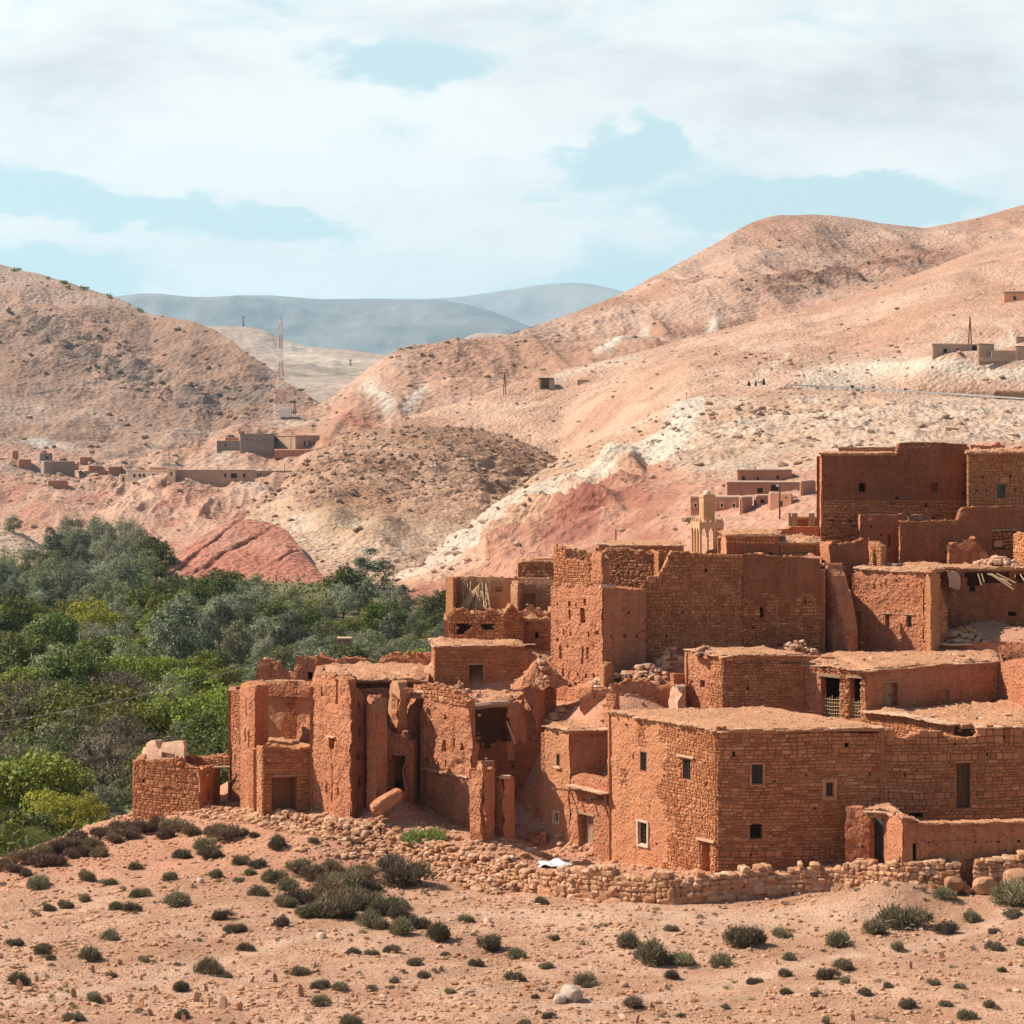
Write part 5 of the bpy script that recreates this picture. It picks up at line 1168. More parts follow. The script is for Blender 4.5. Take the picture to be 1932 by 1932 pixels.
h = empty('ruined_wall', P(945, 1575, 107), 'slender leaning earth stub with a flat stone on top', 'ruin')
wall(h, (931, 108.2), (950, 106.8), [(931, 1490), (940, 1474), (950, 1468)], [(931, 1578), (950, 1580)], seed=48, jag=.16, amp=.2, th=.7, caps=4)
wall(h, (950, 106.8), (960, 107.5), [(950, 1468), (957, 1478), (960, 1500)], [(950, 1580), (960, 1578)], seed=49, jag=.16, amp=.18, th=.6)
mb = MB(); mb.box(P(953, 1466, 107), (.26, 0, 0), (0, .2, 0), (0, 0, .06), jit=.04); mb.build('flat_stone', [M_SLAB], h)
h = empty('ruined_wall', P(1000, 1575, 112), 'crumbling earth wall with loose stones on top joined to the plastered house', 'ruin')
wall(h, (980, 113.5), (1029, 111.6), [(980, 1492), (990, 1488), (1002, 1486), (1012, 1480), (1020, 1474), (1029, 1470)], [(980, 1580), (1029, 1596)], holes=[nh(1009, 1013, 1552, 1557, .2, 2)], seed=50, jag=.1, caps=7)
wall(h, (967, 115), (981, 113.5), [(967, 1505), (974, 1490), (981, 1492)], [(967, 1580), (981, 1580)], style='stone', sstyle='rubble', seed=51, jag=.15, caps=4)
wall(h, (975, 111.8), (1030, 110.4), [(975, 1580), (1000, 1576), (1030, 1574)], [(975, 1602), (1030, 1612)], style='stone', sscale=1.6, seed=52, jag=.08)
h = empty('ruined_wall', P(1005, 1390, 112), 'rounded earth pillar with stones balanced on top behind the open room', 'ruin')
wall(h, (992, 116.4), (1008, 114.2), [(992, 1300), (998, 1292), (1008, 1296)], [(992, 1392), (1008, 1396)], seed=53, jag=.15, amp=.16, th=.7, bury=1.5)
wall(h, (1008, 114.2), (1020, 114.8), [(1008, 1296), (1014, 1310), (1020, 1330)], [(1008, 1396), (1020, 1394)], seed=54, jag=.15, amp=.14, th=.7, bury=1.5)
heap('cairn', 'pale stones stacked on the rounded earth pillar', 'rubble', 1013, 114.6, 1296, .25, .25, .6, 12, .1, .2, 10)
heap('rubble_pile', 'stone heap below the slotted tower and above the turret roof', 'rubble', 1063, 115.2, 1362, 1.1, 1.1, 1.0, 110, .08, .24, 11)
gp(1063, 1366, 114.8); gp(1100, 1340, 113)

# 11. tall ruins at centre left
h = empty('ruined_house', P(660, 1525, 111), 'tall earth ruin with grooves down its lit face and a dark vaulted entrance', 'ruin')
R5 = lambda a, b, c, d: (407.5 + .2578 * a, 407.5 + .2578 * b, 1192.4 + .2578 * c, 1192.4 + .2578 * d)
GH = [nh(*R5(828, 868, 775, 860), .3, 0), nh(*R5(868, 892, 350, 530), .15, 0), nh(*R5(765, 780, 400, 470), .12, 0), nh(*R5(800, 818, 1100, 1180), .2, 0), nh(*R5(878, 892, 1140, 1200), .2, 0), nh(*R5(840, 850, 860, 1240), .1, 0), nh(*R5(960, 966, 480, 560), .1, 0)]
pl = wall(h, (590, 114.2), (661, 110.6), [(590, 1275), (610, 1272), (630, 1276), (661, 1284)], [(590, 1520), (625, 1525), (661, 1532)], holes=GH, seed=55, jag=.08, amp=.14, caps=1.5, th=.6)
lintel(h, pl, 619, 633, 1391, .06, .12, M_SLAB)
GH2 = [nh(*R5(1040, 1058, 510, 560), .3, 2), nh(*R5(1040, 1058, 700, 770), .3, 2), nh(*R5(1028, 1056, 868, 935), .35, 2), nh(*R5(1045, 1075, 1045, 1135), .35, 2)]
wall(h, (661, 110.6), (692, 111.8), [(661, 1284), (668, 1290), (680, 1302), (686, 1312), (692, 1330)], [(661, 1532), (692, 1524)], holes=GH2, seed=56, jag=.06, amp=.08, mudmat=M_MUDB)
wall(h, (687, 113.4), (710, 110.8), [(687, 1322), (692, 1316), (700, 1320), (706, 1328), (710, 1340)], [(687, 1522), (710, 1530)], seed=57, jag=.2, amp=.2, th=.7, holes=[nh(692, 697, 1415, 1430, .2, 2), nh(690, 693, 1440, 1470, .2, 0)])
wall(h, (710, 110.8), (726, 111.6), [(710, 1332), (716, 1330), (722, 1345), (726, 1370)], [(710, 1530), (726, 1520)], seed=58, jag=.16, amp=.18, th=.7)
wall(h, (662, 118.4), (800, 117.6), [(662, 1283), (735, 1282), (800, 1281)], [(662, 1300), (800, 1300)], style='stone', seed=59, jag=.03, ground=False, bury=.2, th=1.0)
wall(h, (662, 117.6), (800, 116.8), [(662, 1299), (740, 1299), (800, 1300)], [(662, 1420), (800, 1420)], seed=60, jag=.03, ground=False, bury=2, holes=[nh(700, 712, 1308, 1322, .25, 0)])
wall(h, (733, 116), (752, 113.8), [(733, 1296), (740, 1283), (746, 1284), (752, 1302)], [(733, 1430), (752, 1430)], seed=61, jag=.08, amp=.08, th=.6, ground=False, bury=1, mudmat=M_PLAS)
wall(h, (752, 113.8), (770, 114.6), [(752, 1302), (758, 1318), (766, 1322), (770, 1318)], [(752, 1430), (770, 1430)], seed=62, jag=.16, amp=.16, th=.6, ground=False, bury=1)
wall(h, (766, 115.2), (800, 115.6), [(766, 1352), (774, 1340), (782, 1322), (790, 1306), (796, 1296), (800, 1292)], [(766, 1480), (800, 1475)], ground=False, bury=3, seed=63, jag=.1, amp=.16, th=.7)
wall(h, (722, 113.4), (768, 113.0), [(722, 1392), (735, 1388), (755, 1390), (768, 1384)], [(722, 1492), (768, 1486)], holes=[dict(poly=[(725, 1431), (735, 1427), (750, 1426), (763, 1428), (763, 1494), (725, 1494)], kind='open')], seed=64, jag=.15, amp=.15, th=.7, caps=2)
roof(h, [(700, 117), (722, 113.5), (768, 113.3), (790, 117)], PZ(1396, 113.5) + .05, edges=(), slabs=False, seed=15, rough=.3)
zr = PZ(1279, 117.6)
roof(h, [(612, 124.5), (622, 117.4), (798, 117.4), (806, 124.5)], zr - .1, edges=(1,), seed=16, over=.12, mound=.25, rough=.2)
roof(h, [(594, 118), (596, 114.4), (660, 111.2), (664, 117.6)], PZ(1290, 113), edges=(), seed=17, slabs=False, rough=.2)
back_walls(h, [(592, 114.4), (604, 124.8), (806, 124.8), (800, 117)], zr - .1, -21)
back_walls(h, [(721, 113.8), (712, 117.2), (798, 117.0), (772, 113.6)], PZ(1398, 113.6), -21)
c0 = P(729, 1512, 109.8); bv_, bf_ = subdiv(*subdiv(ICO2_V, ICO2_F)); q_ = bv_ / (np.max(np.abs(bv_), axis=1, keepdims=True) ** .75); q_ = q_ * np.array([.85, .55, .3]); q_ = q_ * (1 + .16 * fbm(q_[:, 0] * 2.5, q_[:, 1] * 2.5, q_[:, 2] * 2.5, 4, .6, 5))[:, None]; A_ = np.array([[.84, .18, .52], [-.2, .98, 0], [-.5, -.1, .86]]); mb = MB(); mb.addnp(q_ @ A_ + c0, bf_, 0); o = mb.build('fallen_wall_piece', [M_MUD], origin=c0, smooth=True); tag(o, 'long slab of fallen earth wall tilted against the dark entrance', 'rubble')
gp(745, 1492, 112.6); gp(775, 1500, 113.6); gp(735, 1540, 108.8); gp(780, 1552, 108.4); gp(690, 1542, 109.2)

# 12. left ruin
h = empty('ruined_house', P(470, 1530, 118), 'leftmost tall earth ruin, open to the front with plastered inner walls', 'ruin')
wall(h, (436, 122.0), (456, 121.2), [(436, 1308), (446, 1302), (456, 1304)], [(436, 1505), (456, 1510)], region=lambda px, py: py < 1404, seed=65, jag=.05, caps=2)
SH = [nh(*R5(207, 220, 700, 800), .25, 0), nh(*R5(232, 246, 720, 850), .25, 0), nh(*R5(213, 224, 480, 620), .08, 0), nh(*R5(255, 266, 480, 590), .08, 0)]
wall(h, (453, 119.6), (481, 116.2), [(453, 1290), (462, 1284), (481, 1298)], [(453, 1522), (481, 1532)], holes=SH, seed=66, jag=.06, amp=.08, th=.9)
wall(h, (481, 116.2), (496, 117.0), [(481, 1298), (488, 1293), (496, 1296)], [(481, 1532), (496, 1500)], seed=67, jag=.05, amp=.05)
plb = wall(h, (485, 121.4), (600, 120.2), [(485, 1286), (520, 1284), (565, 1286), (578, 1292), (600, 1294)], [(485, 1412), (600, 1410)], mudmat=M_PLAS, region=lambda px, py: 541 < px < 558, seed=68, jag=.05, caps=1.5, ground=False, bury=2)
wall(h, (482, 121.3), (602, 120.0), [(482, 1288), (602, 1296)], [(482, 1312), (602, 1316)], seed=69, jag=0, th=.12, ground=False, bury=0)
wall(h, (557, 119.4), (588, 117.8), [(557, 1390), (566, 1366), (574, 1352), (582, 1350), (588, 1362)], [(557, 1405), (588, 1405)], seed=70, jag=.1, amp=.12, th=.8, ground=False, bury=.6)
roof(h, [(497, 121), (497, 116.4), (612, 115.4), (604, 120.2)], PZ(1404, 118) - .2, edges=(), slabs=False, seed=18, rough=.2, name='floor')
back_walls(h, [(437, 122.2), (440, 124.4), (604, 123.4), (600, 120.2)], PZ(1304, 122), -21.5)
h = empty('stone_room', P(495, 1538, 113.5), 'low stone front room with a wide dark doorway and stones along its top', 'house')
wall(h, (485, 115.6), (495, 113.6), [(485, 1410), (495, 1408)], [(485, 1536), (495, 1540)], style='stone', sstyle='rubble', seed=71, jag=.06)
pl = wall(h, (495, 113.6), (613, 114.8), [(495, 1410), (512, 1408), (520, 1406), (540, 1411), (560, 1414), (580, 1410), (592, 1406), (600, 1412), (613, 1412)], [(495, 1540), (560, 1538), (613, 1512)], style='stone', holes=[nh(512.7, 560.5, 1466, 1540, 1.1, 0)], seed=72, jag=.06, caps=2.6, th=1.3)
lintel(h, pl, 506, 566, 1465, .08, .02, M_WOOD)
back_walls(h, [(485, 115.7), (492, 118.5)], PZ(1412, 116), -21.5)
gp(536, 1542, 113.2); gp(600, 1512, 114); gp(570, 1545, 111.8); gp(640, 1545, 110); gp(455, 1532, 118)
# 13. ragged rear walls
for (a, b, top, ya, yb, lb, sd) in ((481, 553, [(481, 1290), (486, 1250), (492, 1243), (505, 1246), (526, 1252), (529, 1262), (540, 1264), (553, 1270)], 127.4, 127, 'short ragged rear wall with a notch, furthest left behind the tall ruins', 73),
                                    (552, 704, [(552, 1275), (558, 1252), (562, 1241), (575, 1238), (585, 1244), (598, 1240), (622, 1241), (640, 1243), (676, 1240), (688, 1246), (704, 1256)], 127, 126.4, 'long ragged rear wall with lumps along its top, middle of the three', 74),
                                    (712, 822, [(712, 1256), (716, 1240), (730, 1237), (745, 1234), (790, 1234), (822, 1233)], 126.4, 125.6, 'ragged rear wall running up to the stone hut', 75)):
    h = empty('ruined_wall', P((a + b) / 2, 1290, 127), lb, 'wall'); wall(h, (a, ya), (b, yb), top, [(a, 1292), (b, 1288)], seed=sd, jag=.12, amp=.1, th=.6, ground=False, bury=6, caps=2, holes=[nh(580, 590, 1268, 1282, .4, 2)] if sd == 74 else ())

# 14. outlying hut at the left end
h = empty('stone_hut', P(376, 1520, 118.5), 'outlying roofless stone hut with a relieving arch at the far left end of the village', 'house')
R7 = lambda x, y: (226.4 + .15625 * x, 1343.4 + .15625 * y)
pl = wall(h, (250, 120.4), (377, 118.4), [(250, 1438), (258, 1435), (290, 1434), (318, 1433), (334, 1430), (339, 1440), (360, 1448), (377, 1456)], [(250, 1545), (377, 1524)], style='stone', sscale=1.15, holes=[nh(*(R7(772, 0)[0], R7(793, 0)[0], R7(0, 988)[1], R7(0, 1020)[1]), .25, 2), nh(*(R7(790, 0)[0], R7(803, 0)[0], R7(0, 845)[1], R7(0, 868)[1]), .25, 2), dict(poly=[R7(*q) for q in ((265, 790), (285, 780), (280, 850), (262, 900), (240, 940), (250, 870))], kind='niche', depth=.2)], seed=76, jag=.05, caps=1.6)
mb = MB(); rg = random.Random(6); cx, cz = pl.sz(*R7(600, 935))
for k in range(17):
    a = math.radians(20 + 140 * k / 16); mb.box(pl.at(cx + math.cos(a) * .62, cz + math.sin(a) * .38 - .02, .03), np.append(pl.d * math.cos(a), math.sin(a)) * .16, np.append(pl.d * -math.sin(a), math.cos(a)) * .025, np.append(pl.n, 0) * .05, jit=.01, rng=rg)
mb.build('relieving_arch', [M_STONE], h)
wall(h, (377, 118.4), (404, 122.6), [(377, 1456), (390, 1448), (404, 1444)], [(377, 1524), (404, 1526)], seed=77, jag=.04, mudmat=M_MUDO, holes=[nh(391, 396, 1488, 1510, .3, 0)], caps=1.5)
wall(h, (266, 126.0), (346, 122.6), [(266, 1425), (267, 1412), (274, 1410), (276, 1402), (283, 1398), (291, 1397), (293, 1404), (296, 1413), (303, 1414), (304, 1402), (320, 1400), (338, 1399), (345, 1401), (346, 1408)], [(266, 1440), (346, 1440)], mudmat=M_WHITE, seed=78, jag=.05, amp=.03, cell=.09, ground=False, bury=4, holes=[nh(305, 330, 1421, 1432, .2, 0)])
wall(h, (345, 123.8), (434, 122.0), [(345, 1430), (375, 1428), (400, 1425), (434, 1427)], [(345, 1535), (434, 1535)], style='stone', holes=[oh(404.5, 431.5, 1449, 1548)], seed=79, jag=.05, ground=False, bury=.3, caps=2)
back_walls(h, [(257, 121), (270, 124.4)], PZ(1440, 121), -22)
tb = MB(); tb.tube([P(402, 1448, 122.2), P(434, 1447, 121.6)], [.07, .07], 6); tb.build('lintel', [M_WOOD], h)
mb = MB(); mb.box(P(350, 1462, 120.4), (1.3, -.2, 0), (0, 1.0, 0), (0, 0, .1), jit=.06); mb.build('wall_core', [M_MUD], h)
gp(250, 1545, 119.6); gp(300, 1540, 118); gp(377, 1530, 117.4); gp(418, 1530, 119)

# 15. upper right tower house
h = empty('tower_house', P(1690, 1024, 131.0), 'highest tower house, dark earth above a string course and ochre stone below', 'tower')
R1 = lambda a, b, c, d: (1434 + .2578 * a, 1434 + .2578 * b, 792.4 + .2578 * c, 792.4 + .2578 * d)
UH = [nh(*R1(722, 776, 462, 525), .35, 2), nh(*R1(1252, 1300, 462, 530), .3, 0), nh(*R1(1482, 1515, 525, 572), .3, 2), nh(*R1(520, 536, 730, 746), .2, 2), nh(*R1(655, 671, 730, 748), .2, 2), nh(*R1(1204, 1222, 618, 640), .2, 2), nh(*R1(1260, 1276, 712, 736), .2, 2), nh(*R1(990, 1016, 562, 582), .1, 2)]
UC, UR, UL = (1550, 131.0), (1827, 132.2), (1547, 136.0)
pl = wall(h, UC, UR, [(1550, 857), (1692, 856), (1694, 840), (1700, 835), (1750, 834), (1826, 838)], [(1550, 1030), (1827, 1030)], holes=UH, mudmat=M_MUDB, stonemat=M_OCHRE, region=lambda px, py: py > 946, sstyle='rubble', seed=81, jag=.03, bury=2, ground=False, caps=.8)
wall(h, UL, UC, [(1547, 855), (1550, 857)], [(1547, 1030), (1550, 1030)], seed=82, jag=.0, ground=False, bury=2)
mb = MB(); q0, z0 = pl.sz(1550, 945); q1, z1 = pl.sz(1826, 946); n3 = np.append(pl.n, 0)
for k in range(18): mb.box(pl.at(q0 + (q1 - q0) * (k + .5) / 18, z0 + (z1 - z0) * k / 18, .03), np.append(pl.d, 0) * .225, n3 * .07, (0, 0, .03), jit=.012)
mb.build('string_course', [M_STONE], h)
roof(h, [UL, UC, (1692, 131.6), (1692, 137.0)], PZ(856, 131.2), edges=(0, 1), seed=19, over=.16, mound=.08, rough=.06)
wall(h, (1582, 133.6), (1690, 133.8), [(1582, 845), (1690, 843)], [(1582, 853), (1690, 853)], seed=83, jag=.02, ground=False, bury=.3)
mb = MB()
for k in range(12):
    a_ = P(1584 + 8.8 * k, 845, 128.4); mb.box(a_ + np.array([.13, 0, .03]), (.14, 0, 0), (0, .35, 0), (0, 0, .025), jit=.02)
mb.build('eave', [M_SLAB], h)
roof(h, [(1694, 138.0), (1694, 132.0), (1827, 132.4), (1827, 138.0)], PZ(845, 132.0), edges=(), slabs=False, seed=20)
back_walls(h, [UL, (1547, 138.0), (1828, 139.0), (1827, 132.4)], PZ(862, 133.0), -9, M_MUDB)
h = empty('stone_house', P(1900, 957, 130.0), 'ochre stone house with a grey shuttered window at the top right', 'house')
OH = [nh(*R1(1738, 1795, 472, 570), .2), nh(*R1(1626, 1641, 408, 428), .2, 2), nh(*R1(1826, 1841, 404, 424), .2, 2), nh(*R1(1576, 1594, 508, 522), .2, 2), nh(*R1(1650, 1665, 510, 526), .2, 2), nh(*R1(1860, 1874, 502, 522), .2, 2)]
pl = wall(h, (1826, 129.9), (2060, 131.2), [(1826, 855), (2060, 853)], [(1826, 965), (2060, 965)], style='stone', sstyle='rubble', stonemat=M_OCHRE, holes=OH, seed=84, jag=0, ground=False, bury=3)
window(h, pl, OH[0]['r4'], grille=None, frame=M_METAL, pane=M_METAL, depth=.12)
wall(h, (1824.5, 133.5), (1826, 129.9), [(1824.5, 853), (1826, 855)], [(1824.5, 965), (1826, 965)], style='stone', stonemat=M_OCHRE, seed=85, jag=0, ground=False)
roof(h, [(1824, 136.0), (1826, 129.8), (2060, 131.1), (2060, 136.0)], PZ(854, 130.0), edges=(0, 1), seed=21, over=.14, mound=.2, rough=.2)
wall(h, (1835, 132.2), (1900, 133.0), [(1835, 838), (1850, 842), (1870, 845), (1885, 838), (1900, 842)], [(1835, 850), (1900, 850)], seed=86, jag=.08, ground=False, bury=.3)
back_walls(h, [(1826, 136.0), (2060, 136.4)], PZ(860, 133.0), -8)
heap('rubble_pile', 'broken stones and sticks on the roof of the ochre stone house', 'rubble', 1918, 131.6, 851, 1.3, 1.0, .4, 50, .06, .2, 12)
# 16. earth walls below the tower
h = empty('courtyard_wall', P(1830, 1058, 125.5), 'long stepped dark earth wall with a hollow packed with stones', 'wall')
NH = [dict(poly=[(1872, 1000), (1880, 996), (1918, 1002), (1916, 1038), (1872, 1038)], kind='niche', depth=.3, mat=0)]
pl = wall(h, (1698, 125.9), (2060, 126.7), [(1698, 985), (1810, 982), (1813, 962), (1820, 958), (1850, 956), (2060, 954)], [(1698, 1062), (2060, 1058)], holes=NH, mudmat=M_MUDB, seed=87, jag=.03, ground=False, bury=2, th=.6, caps=.8)
rects = stone_rects(pl.L, pl.sz(1890, 1038)[1], lambda s: np.full(np.shape(s), pl.sz(1890, 1002)[1]), np.random.default_rng(5), lambda s, z: 1874 < pl.px_at(s) < 1915, [], 'rubble', .9)
mb = MB(); stones_into(mb, pl, rects, np.random.default_rng(6), 0, -.3, (-.2, -.08)); mb.build('stone_fill', [M_OCHRE], h, smooth=True, sharp=.7)
wall(h, (1696, 128.0), (1698, 125.9), [(1696, 984), (1698, 985)], [(1696, 1062), (1698, 1062)], seed=88, ground=False, bury=2)
lintel(h, pl, 1870, 1918, 1001, .08, .04, M_WOOD)
h = empty('courtyard_wall', P(1825, 1058, 123.5), 'low broken earth wall standing in front of the long stepped wall', 'wall')
wall(h, (1790, 124.4), (1862, 123.9), [(1790, 1024), (1800, 1026), (1820, 1024), (1830, 1019), (1838, 1018), (1850, 1026), (1858, 1036), (1862, 1046)], [(1790, 1060), (1862, 1060)], seed=89, jag=.08, ground=False, bury=2, mudmat=M_MUDB)
wall(h, (1787, 125.5), (1791, 124.4), [(1787, 1024), (1791, 1024)], [(1787, 1060), (1791, 1060)], seed=90, ground=False, bury=1)
heap('rubble_pile', 'spill of pale angular stones below the stone packed hollow', 'rubble', 1880, 123.3, 1062, 1.3, .8, .5, 80, .08, .26, 13)
h = empty('ruined_wall', P(1925, 1050, 123.5), 'stub of lit stonework at the right edge beside the spilled stones', 'ruin')
wall(h, (1912, 125.1), (1945, 122.9), [(1912, 1010), (1922, 1005), (1945, 1010)], [(1912, 1056), (1945, 1060)], style='stone', sstyle='rubble', stonemat=M_OCHRE, seed=91, jag=.06, ground=False, bury=1)
h = empty('courtyard_wall', P(1665, 1065, 127.5), 'square topped earth wall with a slit, in front of the highest tower', 'wall')
wall(h, (1622, 127.9), (1714, 127.9), [(1622, 971), (1714, 971)], [(1622, 1066), (1714, 1066)], holes=[nh(1674, 1680, 1009, 1031, .3, 3), nh(1641, 1645, 991, 995, .2, 2), nh(1660, 1664, 1009, 1012, .2, 2)], seed=92, jag=.03, ground=False, bury=4, mudmat=M_MUDB, caps=.6)
wall(h, (1620, 129.5), (1622, 127.9), [(1620, 970), (1622, 971)], [(1620, 1066), (1622, 1066)], seed=93, jag=0, ground=False, bury=4)
wall(h, (1712, 128.7), (1756, 128.7), [(1712, 972), (1740, 971), (1752, 973), (1756, 980)], [(1712, 990), (1756, 990)], seed=94, jag=.05, ground=False, bury=4)
gp(1700, 1066, 125.0); gp(1850, 1064, 123.0); gp(1640, 1070, 125.5)

# 17. ruined house on the right with a fallen roof
h = empty('ruined_house', P(1680, 1236, 119.5), 'ruined house with three small windows in its lit face and a collapsed roof', 'ruin')
Q = [nh(*R1(1075, 1112, 1430, 1522), .3), nh(*R1(915, 946, 1425, 1515), .3, 2), nh(*R1(702, 736, 1400, 1500), .3, 0), nh(1690, 1694, 1093, 1098, .2, 2)]
pl = wall(h, (1612, 121.9), (1742, 118.5), [(1612, 1074), (1680, 1076), (1742, 1080)], [(1612, 1238), (1742, 1240)], holes=Q, seed=95, jag=.0, amp=.09, bury=1.5, region=lambda px, py: (1096 < py < 1107 and math.sin(px * .5) > .2))
window(h, pl, Q[0]['r4'], grille=(1, 3), depth=.24); lintel(h, pl, 1704, 1726, 1160, .06, .05, M_WOOD); lintel(h, pl, 1664, 1682, 1158, .06, .05, M_WOOD); lintel(h, pl, 1610, 1628, 1152, .05, .08, M_SLAB)
roof(h, [(1636, 127), (1612, 121.9), (1738, 118.6), (1790, 122.1)], PZ(1076, 120.5), edges=(1,), seed=22, over=.16, mound=.08, rough=.1)
wall(h, (1742, 118.7), (1757, 117.4), [(1742, 1086), (1748, 1083), (1757, 1083)], [(1742, 1240), (1757, 1250)], style='stone', seed=96, jag=.03, th=.6, bury=1)
wall(h, (1757, 117.4), (1788, 119.1), [(1757, 1083), (1768, 1084), (1774, 1096), (1776, 1115), (1782, 1140), (1788, 1160)], [(1757, 1206), (1788, 1200)], style='stone', seed=97, jag=.08, bury=2)
RO = [dict(poly=[(1820, 1081), (1862, 1079), (1907, 1080), (1903, 1090), (1898, 1100), (1884, 1100), (1878, 1098), (1866, 1102), (1856, 1098), (1846, 1104), (1838, 1114), (1832, 1118), (1826, 1100)], kind='open'), dict(poly=[(1910, 1083), (1990, 1080), (1990, 1102), (1940, 1103), (1928, 1098), (1918, 1096)], kind='open'), nh(1902, 1917, 1154, 1162, .4, 2)]
pl = wall(h, (1770, 121.7), (2040, 122.7), [(1770, 1070), (1820, 1074), (2040, 1070)], [(1770, 1200), (2040, 1205)], holes=RO, seed=98, jag=.05, amp=.2, bury=2, region=lambda px, py: py > 1168 and px > 1840 and math.sin(px * .4 + py * .3) > -.4, mudmat=M_MUDB)
roof(h, [(1690, 124.8), (1700, 121.8), (2060, 122.4), (2060, 125.2)], PZ(1073, 121.9), edges=(1,), seed=23, over=.14, mound=.12, rough=.2)
back_walls(h, [(1614, 122.1), (1640, 125.4), (2060, 125.6), (2050, 122.9)], PZ(1082, 122.5), -12)
wall(h, (1790, 121.4), (1812, 121.5), [(1790, 1078), (1812, 1080)], [(1790, 1098), (1812, 1106)], mudmat=M_WHITE, seed=99, jag=.1, ground=False, bury=.2, th=.2)
pts = [(P(1866, 1082, 121.4), P(1912, 1112, 120.7)), (P(1870, 1082, 121.4), P(1908, 1104, 120.8)), (P(1880, 1082, 121.3), P(1916, 1100, 120.8)), (P(1862, 1083, 121.5), P(1902, 1096, 121.0)), (P(1845, 1082, 121.4), P(1852, 1104, 121.1)), (P(1852, 1082, 121.4), P(1857, 1098, 121.2)), (P(1925, 1084, 121.5), P(1938, 1104, 120.9))]
sticks('roof_reed', '', '', pts, .03, M_REED, h)
heap('rubble_pile', 'large rounded stones heaped inside the collapsed house at right', 'rubble', 1818, 119.5, 1212, 1.9, .9, 1.0, 110, .1, .3, 14, top=None)
gp(1800, 1210, 118.9); gp(1860, 1205, 120.1); gp(1930, 1190, 120.9); gp(1900, 1178, 121.3); gp(1810, 1175, 120.9)
h = empty('courtyard_wall', P(1840, 1250, 116.5), 'low lit earth wall under the heap of rounded stones', 'wall')
pl = wall(h, (1742, 118.7), (1990, 115.4), [(1742, 1214), (1830, 1214), (1900, 1212), (1990, 1212)], [(1742, 1252), (1990, 1258)], seed=100, jag=.03, bury=1.5, caps=1.2, th=.7)
mb = MB(); rg = random.Random(12)
for k in range(9):
    s = pl.s_at(1752) + (pl.s_at(1830) - pl.s_at(1752)) * k / 8.0; mb.box(pl.at(s, float(pl.topf(s)) - .02, .12), np.append(pl.d, 0) * .18, np.append(pl.n, 0) * .3, (0, 0, .03), jit=.02, rng=rg)
mb.build('eave', [M_SLAB], h)

for X_ in np.arange(21, 36, 1.1):
    for Y_ in (122.8, 123.9): GP.append((X_, Y_, -10.8))
# 18. ruin between the tower and the large house
h = empty('ruined_house', P(1180, 1367, 112), 'roofless earth ruin with a plaster patch above the roof of the large house', 'ruin')
pl = wall(h, (1098, 112.8), (1290, 112.6), [(1098, 1316), (1104, 1311), (1112, 1304), (1120, 1300), (1141, 1297), (1150, 1299), (1160, 1291), (1176, 1289), (1207, 1288), (1230, 1289), (1240, 1294), (1262, 1290), (1290, 1290)], [(1098, 1370), (1290, 1370)], seed=101, jag=.08, amp=.1, caps=2.5, bury=1.5, holes=[nh(1195, 1199, 1305, 1309, .15, 2)])
pp = wall(h, (1178, 112.4), (1213, 112.4), [(1178, 1313), (1195, 1311), (1205, 1309), (1213, 1318)], [(1178, 1360), (1213, 1360)], mudmat=M_PLAS, seed=102, jag=.06, th=.2, ground=False, bury=.5)
wall(h, (1136, 112), (1158, 110.4), [(1136, 1338), (1142, 1326), (1150, 1316), (1158, 1311)], [(1136, 1372), (1158, 1374)], seed=103, jag=.08, amp=.1, th=.5, ground=False, bury=1)
wall(h, (1158, 110.4), (1168, 111), [(1158, 1311), (1164, 1312), (1168, 1326)], [(1158, 1374), (1168, 1372)], seed=104, jag=.08, th=.5, ground=False, bury=1)
wall(h, (1258, 111.8), (1278, 110.4), [(1258, 1312), (1264, 1300), (1270, 1290), (1274, 1296), (1278, 1312)], [(1256, 1352), (1280, 1354)], mudmat=M_WHITE, seed=105, jag=.1, amp=.12, th=.6, ground=False, bury=1)
wall(h, (1272, 112), (1294, 112.6), [(1272, 1272), (1294, 1270)], [(1272, 1350), (1294, 1350)], seed=106, jag=.05, ground=False, bury=1)
heap('rubble_pile', 'pale stones tumbling down the slope right of the slotted tower', 'rubble', 1215, 114.4, 1290, 3.0, 1.6, 1.1, 170, .08, .28, 15)
heap('rubble_pile', 'tall stack of jumbled stones against the crazy stone wall', 'rubble', 1266, 115.2, 1262, .75, .6, 1.5, 46, .1, .28, 16)
h = empty('ruined_wall', P(1145, 1290, 113.6), 'small stone wall stub at the right foot of the slotted tower', 'ruin')
wall(h, (1132, 114.4), (1140, 113.2), [(1132, 1256), (1140, 1256)], [(1132, 1290), (1140, 1292)], style='stone', seed=107, jag=.05)
wall(h, (1140, 113.2), (1160, 113.8), [(1140, 1254), (1148, 1250), (1155, 1258), (1160, 1268)], [(1140, 1292), (1160, 1288)], style='stone', seed=108, jag=.1, caps=4)
gp(1150, 1292, 112.6); gp(1215, 1292, 113.4); gp(1262, 1262, 115.4); gp(1100, 1368, 111.5); gp(1180, 1372, 110.6)

